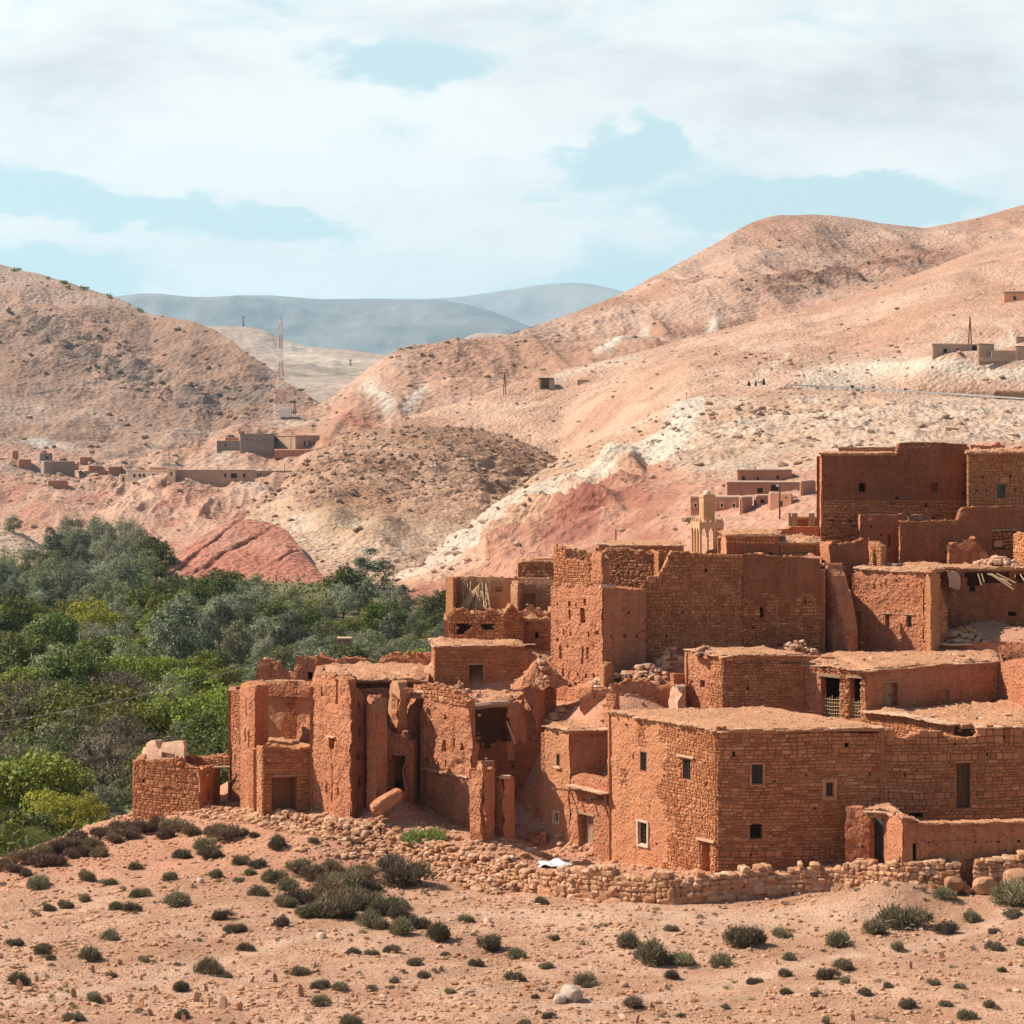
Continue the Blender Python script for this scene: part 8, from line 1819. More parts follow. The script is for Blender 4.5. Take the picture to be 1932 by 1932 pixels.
# two wires over the grove
for (a, b, lb) in (((523, 1238, 150), (-160, 1381, 118), 'pale upper power wire strung across the grove'), ((523, 1262, 150), (-160, 1390, 118), 'dark lower power wire strung across the grove')):
    p, q = P(*a), P(*b); pts = [p + (q - p) * t_ - np.array([0, 0, 1]) * 1.1 * 4 * t_ * (1 - t_) * .6 for t_ in np.linspace(0, 1, 14)]; mb = MB(); mb.tube(pts, .012, 4); o = mb.build('power_wire', [M_RAIL if 'pale' in lb else M_IRON], origin=p); tag(o, lb, 'wire')
pole('small trellis topped pole behind the notched rear wall', 523, 1300, 1232, 150, .07, arm=.35)
# ------------------------------------------------------------------ dry stone wall along the slope
rng = np.random.default_rng(5)
wl = np.array([(PX(a, b), b, PZ(d, b), PZ(c, b)) for a, b, c, d in WALL_LINE]); pxs = np.array([q[0] for q in WALL_LINE], float)
seg = np.hypot(np.diff(wl[:, 0]), np.diff(wl[:, 1])); cum = np.concatenate([[0], np.cumsum(seg)]); LT = cum[-1]
def wall_pt(s): return np.stack([np.interp(s, cum, wl[:, k]) for k in range(4)], -1), np.interp(s, cum, pxs)
def wall_dir(s): a, _ = wall_pt(s - .3); b, _ = wall_pt(s + .3); d = (b - a)[:, :2]; d /= np.linalg.norm(d, axis=1, keepdims=True); n = np.stack([d[:, 1], -d[:, 0]], 1); n[n[:, 1] > 0] *= -1; return d, n
def wall_stones(s0, s1, seed, neat):
    rng = np.random.default_rng(seed); C, S, Yw = [], [], []
    s = np.arange(s0, s1, .25)
    rows = []
    z = 0.0
    while z < 1.75:
        h = rng.uniform(.15, .27) if neat else rng.uniform(.12, .24)
        q = s0 + rng.uniform(0, .2)
        while q < s1:
            w = rng.uniform(.17, .42) if neat else rng.uniform(.16, .42)
            big = neat and z < .5 and rng.random() < .3
            rows.append((q + w / 2, z + h / 2, w / 2 * (1.5 if big else 1), h / 2 * (2.0 if big else 1), 0, big)); q += w * (1.1 if big else .95)
        z += h * .93
    r = np.array(rows); ss = r[:, 0]; p, px = wall_pt(ss); d, n = wall_dir(ss); Ht = np.maximum(p[:, 3] - p[:, 2], .7); zz = r[:, 1]
    ruin = sstep(980, 700, px)
    Hh = Ht * (1 + .16 * vnoise(ss * 1.1, seed + 0 * ss, 0, 5) + .08 * vnoise(ss * 4, 0 * ss, 3, 6))
    gap = (px > 1812) & (px < 1836) & (zz > .45)
    keep = (zz < Hh) & ~gap
    batter = (1 - zz / Hh) * (.16 + .75 * ruin)
    outs = []
    for layer in range(2):
        off = batter - layer * .34 + (rng.normal(0, .07, len(ss)) if not neat else rng.normal(0, .035, len(ss)))
        k = keep if layer == 0 else keep & (zz > Hh * .55)
        X = p[:, 0] + n[:, 0] * off; Yv = p[:, 1] + n[:, 1] * off
        Z = ground_z(X, Yv) * ruin + (p[:, 2]) * (1 - ruin); Z = np.minimum(Z, p[:, 2] + .1) + zz - .05
        jx = rng.normal(0, .02 + .05 * ruin)
        outs.append((np.stack([X, Yv, Z], 1)[k], np.stack([r[:, 2] * 1.12, rng.uniform(.13, .24, len(ss)), r[:, 3] * 1.12], 1)[k], np.arctan2(d[:, 1], d[:, 0])[k] + rng.normal(0, .12 + (.5 * ruin[k] if True else 0))))
    return [np.concatenate([o[i] for o in outs]) for i in range(3)]
M_FIELD = mat_stone('field_stone', [(.37, .17, .085), (.50, .26, .145), (.57, .345, .215), (.45, .225, .125), (.63, .43, .30)], .02)
segs = [((266, 470), 'tumbled stone bank curving round the outlying hut at the left end', False), ((470, 980), 'sprawling tumbledown dry stone wall below the tall ruins', False), ((980, 1822), 'neat dry stone wall with big base boulders in front of the large house', True), ((1830, 2080), 'dry stone wall end with big rounded boulders at the right edge', True)]
for k, ((a, b), lb, neat) in enumerate(segs):
    s0, s1 = np.interp([a, b], pxs, cum); C, S, yw = wall_stones(s0, s1, 30 + k, neat)
    if not neat:                                            # spill of loose stones down the slope
        n = int((s1 - s0) * 95); ss = rng.uniform(s0, s1, n); p, px = wall_pt(ss); d, nn_ = wall_dir(ss); off = rng.uniform(-.6, 1.9, n) ** 1.0; X = p[:, 0] + nn_[:, 0] * off; Yv = p[:, 1] + nn_[:, 1] * off
        sz = .04 * (.19 / .04) ** (rng.random(n) ** 1.7); C = np.concatenate([C, np.stack([X, Yv, ground_z(X, Yv) + sz * .3 + .35 * np.exp(-((off - .1) / .7) ** 2)], 1)]); S = np.concatenate([S, np.stack([sz * 1.2, sz, sz * .75], 1)]); yw = np.concatenate([yw, rng.uniform(0, 6.28, n)])
    V, Fc, R = rocks_np(C, S, rng, 1, (ICO2_V, ICO2_F), .13, yaw=yw, boxy=.75 if neat else .6)
    pr = wall_pt(np.array([s0]))[0][0]; o = mesh_np('dry_stone_wall', V, Fc, M_FIELD, origin=pr[:3], rnd=R, smooth=True, sharp=.4); tag(o, lb, 'wall')
for px, py, r, lb in ((1858, 1668, 24, 'big oval boulder lying at the foot of the wall end, by the gap'), (1921, 1655, 31, 'biggest rounded boulder at the right edge in the dry stone wall'), (1800, 1664, 20, 'squat red boulder at the foot of the wall left of the gap'), (1826, 1676, 12, 'flat step stone in the wall gap')):
    Y = 93.9; s = r * .85 * Y / F; V, Fc, R = rocks_np(np.array([P(px, py + 4, Y)]), np.array([[s * 1.15, s * .9, s * .85 if 'step' not in lb else s * .4]]), rng, 1, (ICO2_V, ICO2_F), .1, yaw=np.array([.2]), boxy=.35); o = mesh_np('boulder', V, Fc, M_FIELD, origin=P(px, py, Y), rnd=R * 0 + rng.uniform(.0, .3), smooth=True, sharp=.35); tag(o, lb, 'boulder')
# ------------------------------------------------------------------ stones lying about
def hit(px, py):
    Y = ground_hit(px, py); 
    if Y is None: Y = 75.0
    x = PX(px, Y); return np.array([x, Y, float(ground_z(x, Y))])
n = 66000; Y = 50 + (124 - 50) * rng.random(n) ** .9; px = rng.uniform(-60, 2010, n); X = (px - CX) * Y / F
w = .35 + .65 * (fbm(X / 4, Y / 4, 0 * X, 4, .6, 400) > 0) ; w = w * (1 - .8 * path_w(X, Y)); k = (rng.random(n) < w) & (X > -30 - .0 * Y); X, Y = X[k], Y[k]
s = .016 * (.15 / .016) ** (rng.random(len(X)) ** 2.4); V, Fc, R = rocks_np(np.stack([X, Y, ground_z(X, Y) + s * .2], 1), s, rng, .6); o = mesh_np('gravel', V, Fc, M_FIELD, rnd=R, smooth=False); tag(o, kind='stuff')
OCT = (np.array([(1, 0, 0), (-1, 0, 0), (0, 1, 0), (0, -1, 0), (0, 0, 1), (0, 0, -1)], float), np.array([(0, 2, 4), (2, 1, 4), (1, 3, 4), (3, 0, 4), (2, 0, 5), (1, 2, 5), (3, 1, 5), (0, 3, 5)]))
n = 110000; Y = 62 + (112 - 62) * rng.random(n) ** 1.1; px = rng.uniform(-40, 1980, n); X = (px - CX) * Y / F; k = (rng.random(n) < (.4 + .6 * (fbm(X / 2, Y / 3, 0 * X, 4, .6, 402) > -.05)) * (1 - .55 * path_w(X, Y))) & (X > -26); X, Y = X[k], Y[k]
s = rng.uniform(.014, .042, len(X)); V, Fc, R = rocks_np(np.stack([X, Y, ground_z(X, Y) + s * .2], 1), s, rng, .6, OCT, .25); o = mesh_np('gravel', V, Fc, M_FIELD, rnd=.3 + .7 * R, smooth=False); tag(o, kind='stuff')
n = 2300; px = rng.uniform(560, 1260, n); X, Y = [], []
for x_ in px:
    py_ = rng.uniform(1495, 1640); Yh = ground_hit(x_, py_, 95, 125)
    if Yh is not None: X.append(PX(x_, Yh)); Y.append(Yh)
X, Y = np.array(X), np.array(Y); s = .025 * (.24 / .025) ** (rng.random(len(X)) ** 2.2); V, Fc, R = rocks_np(np.stack([X, Y, ground_z(X, Y) + s * .2], 1), s, rng, .55, (ICO2_V, ICO2_F), .12, boxy=.5); o = mesh_np('rubble', V, Fc, M_FIELD, rnd=R, smooth=True, sharp=.7); tag(o, kind='stuff')
for px, py, r, c, lb in ((1078, 1874, 21, (.44, .34, .27), 'large pale angular rock at the bottom centre of the slope'), (1056, 1886, 12, (.55, .43, .34), 'flat white rock leaning beside the large pale rock'), (607, 1766, 9, (.52, .37, .27), 'rounded pale stone on bare ground below the big bush patch'), (1178, 1858, 8, (.5, .3, .2), 'brown rock right of the large pale rock'), (378, 1661, 7, (.55, .42, .34), 'small whitish stone high on the left slope'), (920, 1738, 8, (.6, .4, .28), 'lone round stone left of the wall spill')):
    p = hit(px, py + r * .6); s = r * p[1] / F; V, Fc, R = rocks_np(np.array([p + [0, 0, s * .5]]), np.array([[s * 1.1, s * .9, s * .85]]), rng, 1, (ICO2_V, ICO2_F), .12, boxy=.4); o = mesh_np('rock', V, Fc, mat_flat('rock_' + str(px), c, .25, 6, .9, bump=.03), origin=p, smooth=True, sharp=.6); tag(o, lb, 'rock')
# upright grave markers
GR = [(568, 1880, 13), (420, 1905, 15), (452, 1907, 12), (392, 1902, 11), (370, 1890, 12), (390, 1870, 8), (262, 1907, 13), (245, 1893, 9), (227, 1820, 8), (175, 1835, 9), (267, 1850, 7), (295, 1873, 9), (140, 1883, 10), (37, 1868, 13), (70, 1853, 8), (547, 1840, 8), (592, 1828, 8), (897, 1823, 10), (520, 1853, 10), (345, 1865, 9), (207, 1893, 9), (285, 1916, 9), (527, 1883, 8), (347, 1930, 12), (15, 1924, 10), (30, 1900, 8), (832, 1833, 7), (1718, 1828, 9), (1776, 1808, 8), (1231, 1906, 9), (1201, 1931, 10), (1011, 1915, 8), (1466, 1820, 7), (58, 1815, 7), (475, 1853, 8), (1610, 1927, 9)]
ms = []
for k in range(3):
    mb = MB(); pts = [(-.5, 0), (-.46, .7), (-.2, 1.02), (.12, .98 - .12 * k), (.42, .72), (.5, 0)]; Vv = [(x, -.13, z) for x, z in pts] + [(x * .92, .13, z * .97) for x, z in pts]; Vv = np.array(Vv) + rng.uniform(-.05, .05, (12, 3)); Vv[:, 2] -= .25 * (Vv[:, 2] < .1)
    mb.add(Vv, [tuple(range(6)), tuple(range(6, 12))[::-1]] + [(i + 6, (i + 1) % 6 + 6, (i + 1) % 6, i) for i in range(6)], 0, rng.random()); o = mb.build('grave_marker', [M_FIELD], origin=(0, 0, 0)); tag(o, 'small upright slab set in the stony ground as a grave marker', 'grave marker', 'upright grave markers on the lower slope'); ms.append(o)
for i, (px, py, r) in enumerate(GR):
    o = ms[i] if i < 3 else ms[i % 3].copy()
    if i >= 3: COL.objects.link(o)
    p = hit(px, py); s = r * 1.7 * p[1] / F; o.location = Vector(p.tolist()); o.scale = (s * rng.uniform(.45, .7), s * .6, s); o.rotation_euler = (rng.normal(0, .18), rng.normal(0, .15), rng.uniform(-.9, .9))
    if i == len(GR) - 1: pass
# ------------------------------------------------------------------ thorny bushes
L_BUSH = mat_leaf('thorn_bush', (.14, .11, .062), (.28, .23, .14), .15, .3); L_BUSHB = mat_leaf('brown_bush', (.16, .105, .062), (.29, .20, .125), .15, .25); L_TUFT = mat_leaf('dry_tuft', (.19, .145, .075), (.34, .27, .16), .15, .3); L_BUSHG = mat_leaf('green_bush', (.15, .18, .04), (.30, .32, .10), .25, .2)
def bush(leaf, seed, n=2600, lob=8):
    rng = np.random.default_rng(seed); cs = [(rng.uniform(-.55, .55), rng.uniform(-.45, .45), rng.uniform(.05, .4), rng.uniform(.28, .5)) for _ in range(lob)]
    i = rng.integers(0, lob, n); c = np.array(cs)[i]; u = rng.normal(0, 1, (n, 3)); u[:, 2] = np.abs(u[:, 2]) * .9 - .1; u /= np.linalg.norm(u, axis=1, keepdims=True); rad = rng.uniform(.5, 1.2, (n, 1)); C = c[:, :3] + u * rad * c[:, 3:4] * np.array([1, 1, .95]); C[:, 2] = np.maximum(C[:, 2], .01)
    T = u + rng.normal(0, .5, (n, 3)); T[:, 2] += .5; T /= np.linalg.norm(T, axis=1, keepdims=True); W = np.cross(T, rng.normal(0, 1, (n, 3))); W /= np.linalg.norm(W, axis=1, keepdims=True); L = rng.uniform(.12, .32, (n, 1)); w = rng.uniform(.011, .028, (n, 1))
    V = np.stack([C - W * w - T * L * .5, C + W * w - T * L * .5, C + W * w * .6 + T * L * .4, C + T * L * .6 - W * w * .2], 1).reshape(-1, 3); return V, np.arange(n * 4).reshape(n, 4), np.repeat(rng.random(n), 4)
def bproto(leaf, seed, label, group, **k):
    V, Fc, R = bush(leaf, seed, **k); o = mesh_np('thorn_bush', V, Fc, leaf, origin=(0, 0, 0), rnd=R, smooth=False); return tag(o, label, 'bush', group)
BP = {'d': [bproto(L_BUSH, 500 + k, '', None) for k in range(4)], 'b': [bproto(L_BUSHB, 520 + k, '', None, n=2000) for k in range(3)], 't': [bproto(L_TUFT, 560 + k, '', None, n=420, lob=4) for k in range(3)], 'g': [bproto(L_BUSHG, 540, '', None, n=2200, lob=9)]}
for o in BP['t']: o.name = 'dry_tuft'; o.data.name = 'dry_tuft'
used = set(); bi = 0
def put_bush(px, py, r, k, label, group=None):
    global bi
    bi += 1; pr = BP[k][bi % len(BP[k])]
    if pr.name in used: o = pr.copy(); COL.objects.link(o)
    else: o = pr; used.add(pr.name)
    p = hit(px, py + r * .55); s = r * 1.42 * p[1] / F; o.location = Vector(p.tolist()) - Vector((0, 0, .03)); o.scale = (s * 1.08, s * rng.uniform(.9, 1.1), s * rng.uniform(.95, 1.25)); o.rotation_euler = (0, 0, rng.uniform(0, 6.28)); o['label'] = label; o['category'] = 'bush'
    if group: o['group'] = group
    elif 'group' in o.keys(): del o['group']
GS = ('low dark thorny bush dotted over the open stony slope', 'thorny bushes dotted over the open slope')
GB = ('brown heathery bush massed along the brow at the left', 'brown bushes massed along the left brow'); GC = ('dark bush in the dense patch below the tumbledown wall', 'dark bushes in the dense patch below the wall'); GD = ('dark bush in the spread patch right of and below the dense patch', 'dark bushes in the lower patch')
BIG = [(1706, 1726, 38, 'd', 'largest rounded bush on the right slope below the wall'), (1911, 1691, 36, 'd', 'big dark bush against the wall at the right edge'), (1403, 1769, 28, 'd', 'compact dark bush right of centre, alone on bare ground'), (1226, 1799, 34, 'd', 'wide dark bush just right of bottom centre'), (1181, 1772, 23, 'd', 'dark bush behind the wide one right of bottom centre'), (770, 1654, 34, 'd', 'broad dark bush right of the dense patch near the wall'), (735, 1629, 26, 'd', 'dark bush touching the tumbled wall above the broad bush'), (825, 1759, 24, 'd', 'slanting dark bush right of the lower patch'), (1786, 1686, 17, 'd', 'bush growing against the foot of the neat wall'), (805, 1578, 34, 'g', 'bright green bush behind the tumbledown wall'), (337, 1698, 23, 'd', 'round bush standing clear on the left slope'), (167, 1798, 22, 'd', 'round bush alone at the lower left'), (400, 1824, 24, 'd', 'straggling bush among the grave markers')]
for px, py, r, k, lb in BIG: put_bush(px, py, r, k, lb)
for px, py, r in ((560, 1635, 22), (590, 1648, 24), (628, 1634, 22), (570, 1690, 26), (610, 1676, 30), (650, 1668, 30), (684, 1650, 26), (600, 1712, 26), (640, 1716, 28), (684, 1700, 28), (545, 1668, 22), (518, 1652, 18), (540, 1700, 18), (625, 1655, 24), (700, 1672, 20), (630, 1698, 26), (665, 1672, 24), (575, 1718, 18), (662, 1690, 28)): put_bush(px, py, r, 'd' if (px + py) % 3 else 'b', *GC)
for px, py, r in ((700, 1736, 22), (728, 1712, 26), (752, 1722, 20), (760, 1748, 24), (790, 1742, 18), (722, 1746, 16), (745, 1705, 18)): put_bush(px, py, r, 'd', *GD)
for px, py, r in ((15, 1626, 22), (45, 1618, 22), (70, 1607, 22), (100, 1600, 22), (130, 1590, 20), (150, 1580, 22), (175, 1588, 20), (200, 1570, 22), (110, 1622, 20), (190, 1608, 18), (80, 1622, 20), (220, 1580, 18), (160, 1604, 18), (230, 1560, 18), (140, 1610, 16), (300, 1552, 20), (330, 1558, 22), (275, 1560, 20), (362, 1566, 18), (420, 1572, 24), (250, 1572, 20), (312, 1572, 18), (-10, 1640, 20), (30, 1636, 16), (400, 1568, 16)): put_bush(px, py, r, 'b', *GB)
for px, py, r in ((385, 1591, 20), (397, 1610, 18), (345, 1611, 14), (407, 1650, 13), (450, 1659, 9), (455, 1624, 13), (487, 1628, 13), (472, 1644, 11), (257, 1634, 10), (165, 1653, 14), (70, 1664, 20), (50, 1646, 13), (205, 1663, 12), (265, 1685, 15), (320, 1653, 13), (222, 1708, 15), (252, 1712, 14), (125, 1706, 13), (92, 1713, 10), (160, 1696, 10), (492, 1681, 16), (420, 1726, 16), (442, 1751, 17), (532, 1741, 15), (212, 1764, 17), (27, 1776, 13), (80, 1791, 15), (95, 1806, 10), (467, 1785, 14), (270, 1809, 10), (565, 1831, 15), (340, 1861, 16), (30, 1846, 18), (180, 1881, 14), (137, 1919, 15), (345, 1914, 15), (602, 1886, 16), (640, 1861, 14), (605, 1856, 14), (665, 1794, 14), (700, 1796, 11), (740, 1791, 13), (782, 1814, 14), (800, 1838, 12), (877, 1734, 12), (920, 1781, 22), (900, 1816, 11), (525, 1591, 18), (455, 1572, 12), (1283, 1811, 22), (1358, 1811, 20), (1491, 1804, 14), (1578, 1769, 25), (1646, 1749, 24), (1786, 1751, 17), (1833, 1729, 16), (1911, 1724, 15), (1691, 1786, 13), (1471, 1759, 15), (1266, 1839, 15), (1423, 1849, 12), (1563, 1838, 17), (1593, 1819, 16), (1596, 1849, 11), (1101, 1846, 20), (1191, 1891, 19), (973, 1841, 16), (976, 1801, 16), (1031, 1821, 11), (1036, 1916, 11), (1633, 1871, 12), (1676, 1859, 10), (1713, 1894, 14), (1761, 1854, 10), (1786, 1894, 10), (1866, 1894, 13), (1826, 1914, 14), (1876, 1756, 9), (1878, 1784, 14), (1481, 1871, 12), (1541, 1876, 9), (1811, 1861, 9), (1286, 1916, 8), (1481, 1834, 13), (1110, 1858, 10), (1045, 1770, 9), (1266, 1752, 10), (745, 1850, 10), (700, 1862, 9), (850, 1870, 9), (660, 1925, 16), (480, 1575, 10), (660, 1585, 10), (590, 1585, 10), (1020, 1700, 12), (1890, 1830, 9), (1930, 1775, 12), (990, 1930, 10), (210, 1840, 8), (430, 1840, 9), (1370, 1900, 8), (1560, 1925, 9), (840, 1800, 8), (1010, 1880, 8)): put_bush(px, py, r, 'd', *GS)
for k in range(250):
    px, py = rng.uniform(0, 1932), rng.uniform(1660, 1930); put_bush(px, py, rng.uniform(3, 8), 't', 'tiny dry tuft scattered over the open stony slope', 'tiny dry tufts on the open slope')
for l in BP.values():
    for o in l:
        if o.name not in used: bpy.data.objects.remove(o)
# shrubs on the hillcrests
mbv = []
for a, b, n, nm, key in ((0, 285, 17, 'left', None),):
    h_ = HILLS[nm]; G = h_['G']; T = h_['T']; fr = np.argmin(np.abs(T[:, 0] - 3.0)); xs_ = h_['px'][0]
    for k in range(n):
        px = rng.uniform(a, b + 15); j = int(np.argmin(np.abs(xs_ - px))); i = fr - int(abs(rng.normal(0, 5))); p = G[i, j]; s = rng.uniform(.7, 1.8); c_ = np.tile(p, (60, 1)) + rng.normal(0, 1, (60, 3)) * np.array([s * .5, s * .5, s * .35]) + [0, 0, s * .5]; V, Fc = leaf_quads(c_, rng.normal(0, 1, (60, 3)), s * .5, s * .4, rng); o = mesh_np('hill_shrub', V, Fc, L_DARK, origin=p, rnd=rng.random(len(V)), smooth=False); tag(o, 'tiny dark shrub on the crest of the left hill', 'shrub', 'dark shrubs along the left hill crest')
# white sheets by the wall, three walkers
M_SHEET = mat_flat('white_plastic', (.62, .64, .68), .06, 6, .4, .4); p = hit(1048, 1640); V = []; nn = 15
for i in range(nn):
    for j in range(nn):
        x, y = (i / (nn - 1) - .5) * 1.5, (j / (nn - 1) - .5) * 1.1; r = math.hypot(x, y * 1.2); V.append(p + np.array([x * (1 + .1 * math.sin(j)), y + .6, .08 + .26 * max(0, 1 - r * 1.1) + .07 * math.sin(7 * x + 3 * y) + .05 * math.sin(11 * y + i)]))
ix = np.arange(nn * nn).reshape(nn, nn); o = mesh_np('plastic_sheet', V, np.stack([ix[:-1, :-1], ix[1:, :-1], ix[1:, 1:], ix[:-1, 1:]], -1).reshape(-1, 4), M_SHEET, origin=p, smooth=False); tag(o, 'crumpled white plastic sheeting thrown behind the stone wall', 'plastic sheet')
M_ROBE = mat_flat('dark_robe', (.035, .028, .03), .3, 4, .9); M_SKIN = mat_flat('skin', (.30, .16, .10), .1, 4, .7)
for px, py, hh, wd_, lb in ((1413, 727, 1.25, .46, 'person in a dark hooded robe seated at the left of three on the ridge'), (1426, 728, 1.72, .26, 'person in a dark robe standing slim between two others on the ridge'), (1441, 725, 1.78, .40, 'person in a wide dark robe standing rightmost of three on the ridge')):
    Y = 556; c = P(px, py, Y); mb = MB(); prof = [(0, wd_ * 1.1), (.25, wd_), (.55, wd_ * .72), (.76, wd_ * .62), (.83, wd_ * .3), (.86, .10), (.90, .125), (.95, .12), (1.0, .04)]; n = 10; V = []
    for z, r in prof:
        for k in range(n): a = 2 * math.pi * k / n; V.append(c + np.array([r * math.cos(a), r * .7 * math.sin(a), z * hh - .15]))
    mb.add(V, [(i * n + k, i * n + (k + 1) % n, (i + 1) * n + (k + 1) % n, (i + 1) * n + k) for i in range(len(prof) - 1) for k in range(n)] + [tuple(range((len(prof) - 1) * n, len(prof) * n))], 0)
    o = mb.build('person', [M_ROBE], origin=c, smooth=True); tag(o, lb, 'person'); fb = MB(); fb.addnp(ICO2_V * np.array([.075, .05, .1]) + c + np.array([0, -.085, .915 * hh - .15]), ICO2_F, 0); fb.build('face', [M_SKIN], o, origin=c, smooth=True)
# ------------------------------------------------------------------ camera, sun, sky, air
cam = bpy.data.cameras.new('camera'); co = bpy.data.objects.new('camera', cam); COL.objects.link(co)
co.location = (0, 0, 0); co.rotation_euler = (math.pi / 2, 0, 0)
cam.sensor_width = 36; cam.sensor_fit = 'HORIZONTAL'; cam.lens = 36 * F / 1932.0; cam.shift_y = -(966.0 - HY) / 1932.0
cam.clip_start = 1; cam.clip_end = 40000
SC.camera = co
EL, AZ = math.radians(SUN_EL), math.radians(SUN_PHI)       # height; swing of the sun beyond due left, away from the viewer
S = Vector((-math.cos(EL) * math.cos(AZ), math.cos(EL) * math.sin(AZ), math.sin(EL)))
sl = bpy.data.lights.new('sun', 'SUN'); sl.energy = SUN_STR; sl.angle = math.radians(.53); sl.color = (1.0, .91, .77)
so = bpy.data.objects.new('sun', sl); COL.objects.link(so); so.rotation_euler = (-S).to_track_quat('-Z', 'Y').to_euler()
so.location = (-60, 40, 80)

W = bpy.data.worlds.new('World'); SC.world = W; W.use_nodes = True
t = NT.__new__(NT); t.t = W.node_tree; t.t.nodes.clear()
sky = t.n('ShaderNodeTexSky', sky_type='NISHITA'); sky.sun_disc = False; sky.sun_elevation = EL
sky.sun_rotation = math.atan2(S.x, S.y); sky.air_density = 1.2; sky.dust_density = 1.4; sky.ozone_density = 1.0; sky.altitude = 1200
tc = t.n('ShaderNodeTexCoord'); sep = t.n('ShaderNodeSeparateXYZ'); t.l(tc.outputs['Generated'], sep.inputs[0])
ay = t.math('MAXIMUM', t.math('ABSOLUTE', sep.outputs[1]), .08)
u = t.math('DIVIDE', sep.outputs[0], ay); v = t.math('DIVIDE', sep.outputs[2], ay)
def uv(px, py): return ((px - CX) / F, (HY - py) / F)
cmb = t.n('ShaderNodeCombineXYZ'); t.l(t.math('MULTIPLY', u, 10.0), cmb.inputs[0]); t.l(t.math('MULTIPLY', v, 26.0), cmb.inputs[1]); cmb.inputs[2].default_value = 3.7
nz = t.noise(cmb.outputs[0], 1.35, 10, .62, dist=.3)
cmb2 = t.n('ShaderNodeCombineXYZ'); t.l(t.math('MULTIPLY', u, 6.0), cmb2.inputs[0]); t.l(t.math('MULTIPLY', v, 17.0), cmb2.inputs[1]); cmb2.inputs[2].default_value = 8.2
nz2 = t.noise(cmb2.outputs[0], 1.2, 9, .62, dist=.2)
cw = t.n('ShaderNodeCombineXYZ'); t.l(t.math('MULTIPLY', u, 26.0), cw.inputs[0]); t.l(t.math('MULTIPLY', v, 60.0), cw.inputs[1])
wn = t.n('ShaderNodeTexNoise'); wn.inputs['Scale'].default_value = 1.0; wn.inputs['Detail'].default_value = 7; wn.inputs['Roughness'].default_value = .6; t.l(cw.outputs[0], wn.inputs['Vector'])
sw = t.n('ShaderNodeSeparateColor'); t.l(wn.outputs['Color'], sw.inputs[0])
uw = t.math('ADD', u, t.math('MULTIPLY', t.math('SUBTRACT', sw.outputs[0], .5), .075)); vw = t.math('ADD', v, t.math('MULTIPLY', t.math('SUBTRACT', sw.outputs[1], .5), .034))
def gau(px, py, rx, ry, ang=0):
    cu, cv = uv(px, py); a = math.radians(ang)
    du = t.math('SUBTRACT', uw, cu); dv = t.math('SUBTRACT', vw, cv)
    p = t.math('MULTIPLY', t.math('ADD', t.math('MULTIPLY', du, math.cos(a)), t.math('MULTIPLY', dv, math.sin(a))), F / rx)
    q = t.math('MULTIPLY', t.math('ADD', t.math('MULTIPLY', du, -math.sin(a)), t.math('MULTIPLY', dv, math.cos(a))), F / ry)
    return t.math('EXPONENT', t.math('MULTIPLY', t.math('ADD', t.math('MULTIPLY', p, p), t.math('MULTIPLY', q, q)), -1.0))
def gsum(lst):
    s = None
    for w, *a in lst:
        g_ = t.math('MULTIPLY', gau(*a), w); s = g_ if s is None else t.math('ADD', s, g_)
    return s
gaps = gsum([(.62, 770, 125, 130, 56, 0), (.55, 1170, 285, 130, 56, 14), (.58, 1450, 380, 300, 46, 0), (.3, 1240, 250, 50, 50),
             (.58, 230, 392, 290, 36, -5), (.5, 560, 435, 110, 34), (.42, 110, 505, 150, 34), (.3, 1700, 400, 150, 30), (.25, 30, 360, 120, 30), (.3, 1160, 520, 140, 40)])
fill = gsum([(.32, 700, 380, 420, 70), (.25, 350, 200, 500, 110), (.3, 1500, 180, 460, 110), (.3, 700, 505, 420, 40), (.25, 100, 430, 130, 30), (.22, 980, 230, 120, 80), (.2, 1660, 320, 170, 24)])
cov = t.math('ADD', t.math('SUBTRACT', t.math('ADD', nz, fill), gaps), -.02)
mask = t.ramp(cov, [(.30, .80), (.37, .85), (.47, 1)])
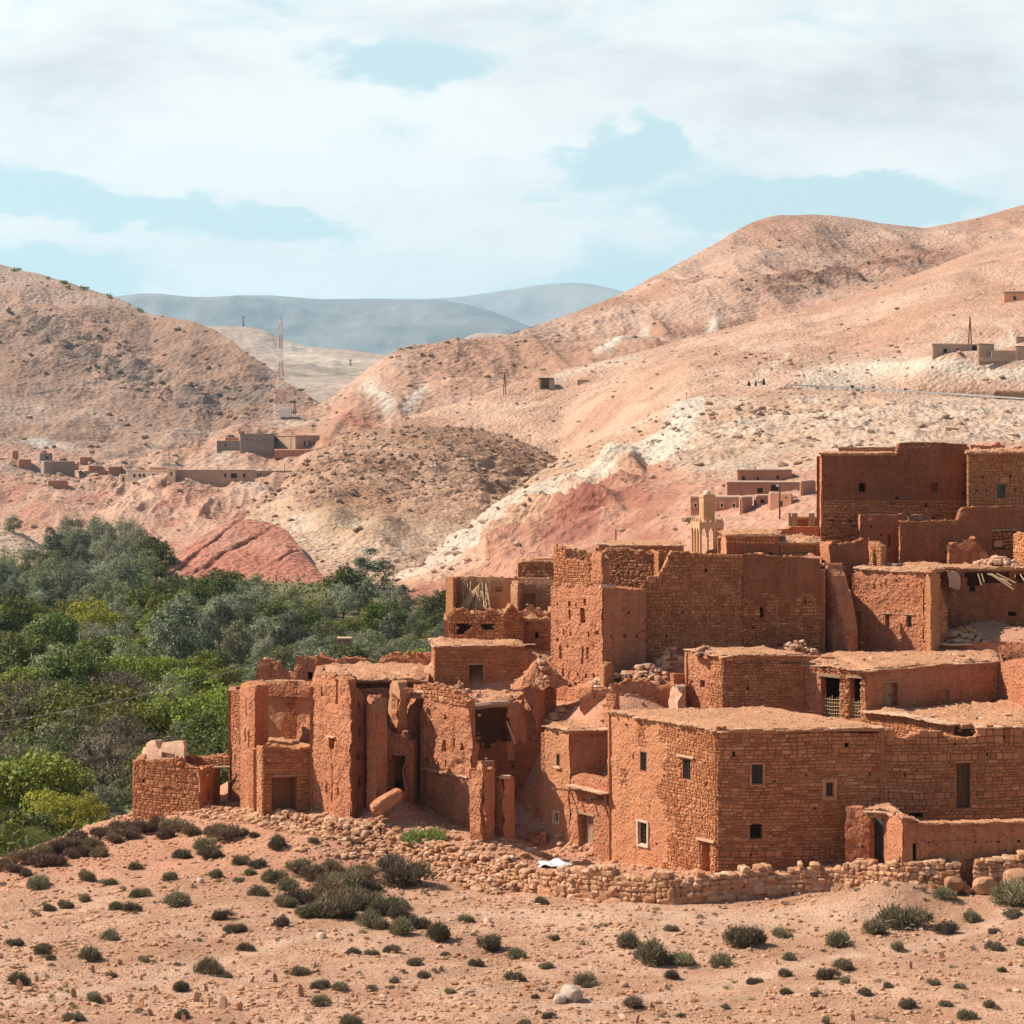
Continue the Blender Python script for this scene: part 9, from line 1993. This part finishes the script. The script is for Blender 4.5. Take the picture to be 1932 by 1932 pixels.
# fewer clouds high overhead than along the horizon
hi = t.ramp(sep.outputs[2], [(.22, 1), (.45, .12)])
mask = t.math('MULTIPLY', t.math('MULTIPLY', mask, hi), t.ramp(t.math('MULTIPLY_ADD', sep.outputs[1], .5, .5), [(.35, .12), (.62, 1)]))
grey = gsum([(.55, 1650, 170, 420, 80, 4), (.35, 150, 100, 420, 80), (.35, 420, 290, 360, 40), (.35, 1000, 20, 700, 40), (.3, 1100, 130, 260, 50)])
shade = t.math('ADD', t.math('MULTIPLY', grey, .75), t.math('MULTIPLY', t.math('SUBTRACT', nz2, .46), 2.6))
ccol = t.ramp(shade, [(0.0, (.96, .97, .95)), (.35, (.87, .885, .885)), (.85, (.66, .68, .70))])
ccol = t.mix(t.ramp(cov, [(.27, 0), (.37, .3), (.43, .6), (.54, 1)]), (.64, .84, .875), ccol)      # thin veil where the cloud opens
bg1 = t.n('ShaderNodeBackground'); bg1.inputs['Strength'].default_value = SKY_STR
tint = t.mix(1.0, sky.outputs[0], SKY_TINT, 'MULTIPLY'); t.l(tint, bg1.inputs['Color'])
bg2 = t.n('ShaderNodeBackground'); bg2.inputs['Strength'].default_value = CLOUD_STR; t.l(ccol, bg2.inputs['Color'])
mx = t.n('ShaderNodeMixShader'); t.l(mask, mx.inputs[0]); t.l(bg1.outputs[0], mx.inputs[1]); t.l(bg2.outputs[0], mx.inputs[2])
wo = t.n('ShaderNodeOutputWorld'); t.l(mx.outputs[0], wo.inputs['Surface'])

if HAZE > 0:
    tm = NT('air'); pv = tm.n('ShaderNodeVolumePrincipled'); pv.inputs['Color'].default_value = HAZE_COL; pv.inputs['Density'].default_value = HAZE
    pv.inputs['Anisotropy'].default_value = .25
    om = tm.n('ShaderNodeOutputMaterial'); tm.l(pv.outputs[0], om.inputs['Volume'])
    b = MB(); x0, x1, y0, y1, z0, z1 = -12000, 12000, -60, 17500, -1400, 1080
    b.box(((x0 + x1) / 2, (y0 + y1) / 2, (z0 + z1) / 2), ((x1 - x0) / 2, 0, 0), (0, (y1 - y0) / 2, 0), (0, 0, (z1 - z0) / 2))
    hz = b.build('haze', tm.m); hz['kind'] = 'stuff'

vs = SC.view_settings; vs.view_transform = 'Standard'; vs.look = 'None'; vs.exposure = EXPO; vs.gamma = 1; vs.use_curve_mapping = False
SC.cycles.max_bounces = 6; SC.cycles.diffuse_bounces = 3; SC.cycles.volume_bounces = 1; SC.cycles.transparent_max_bounces = 8
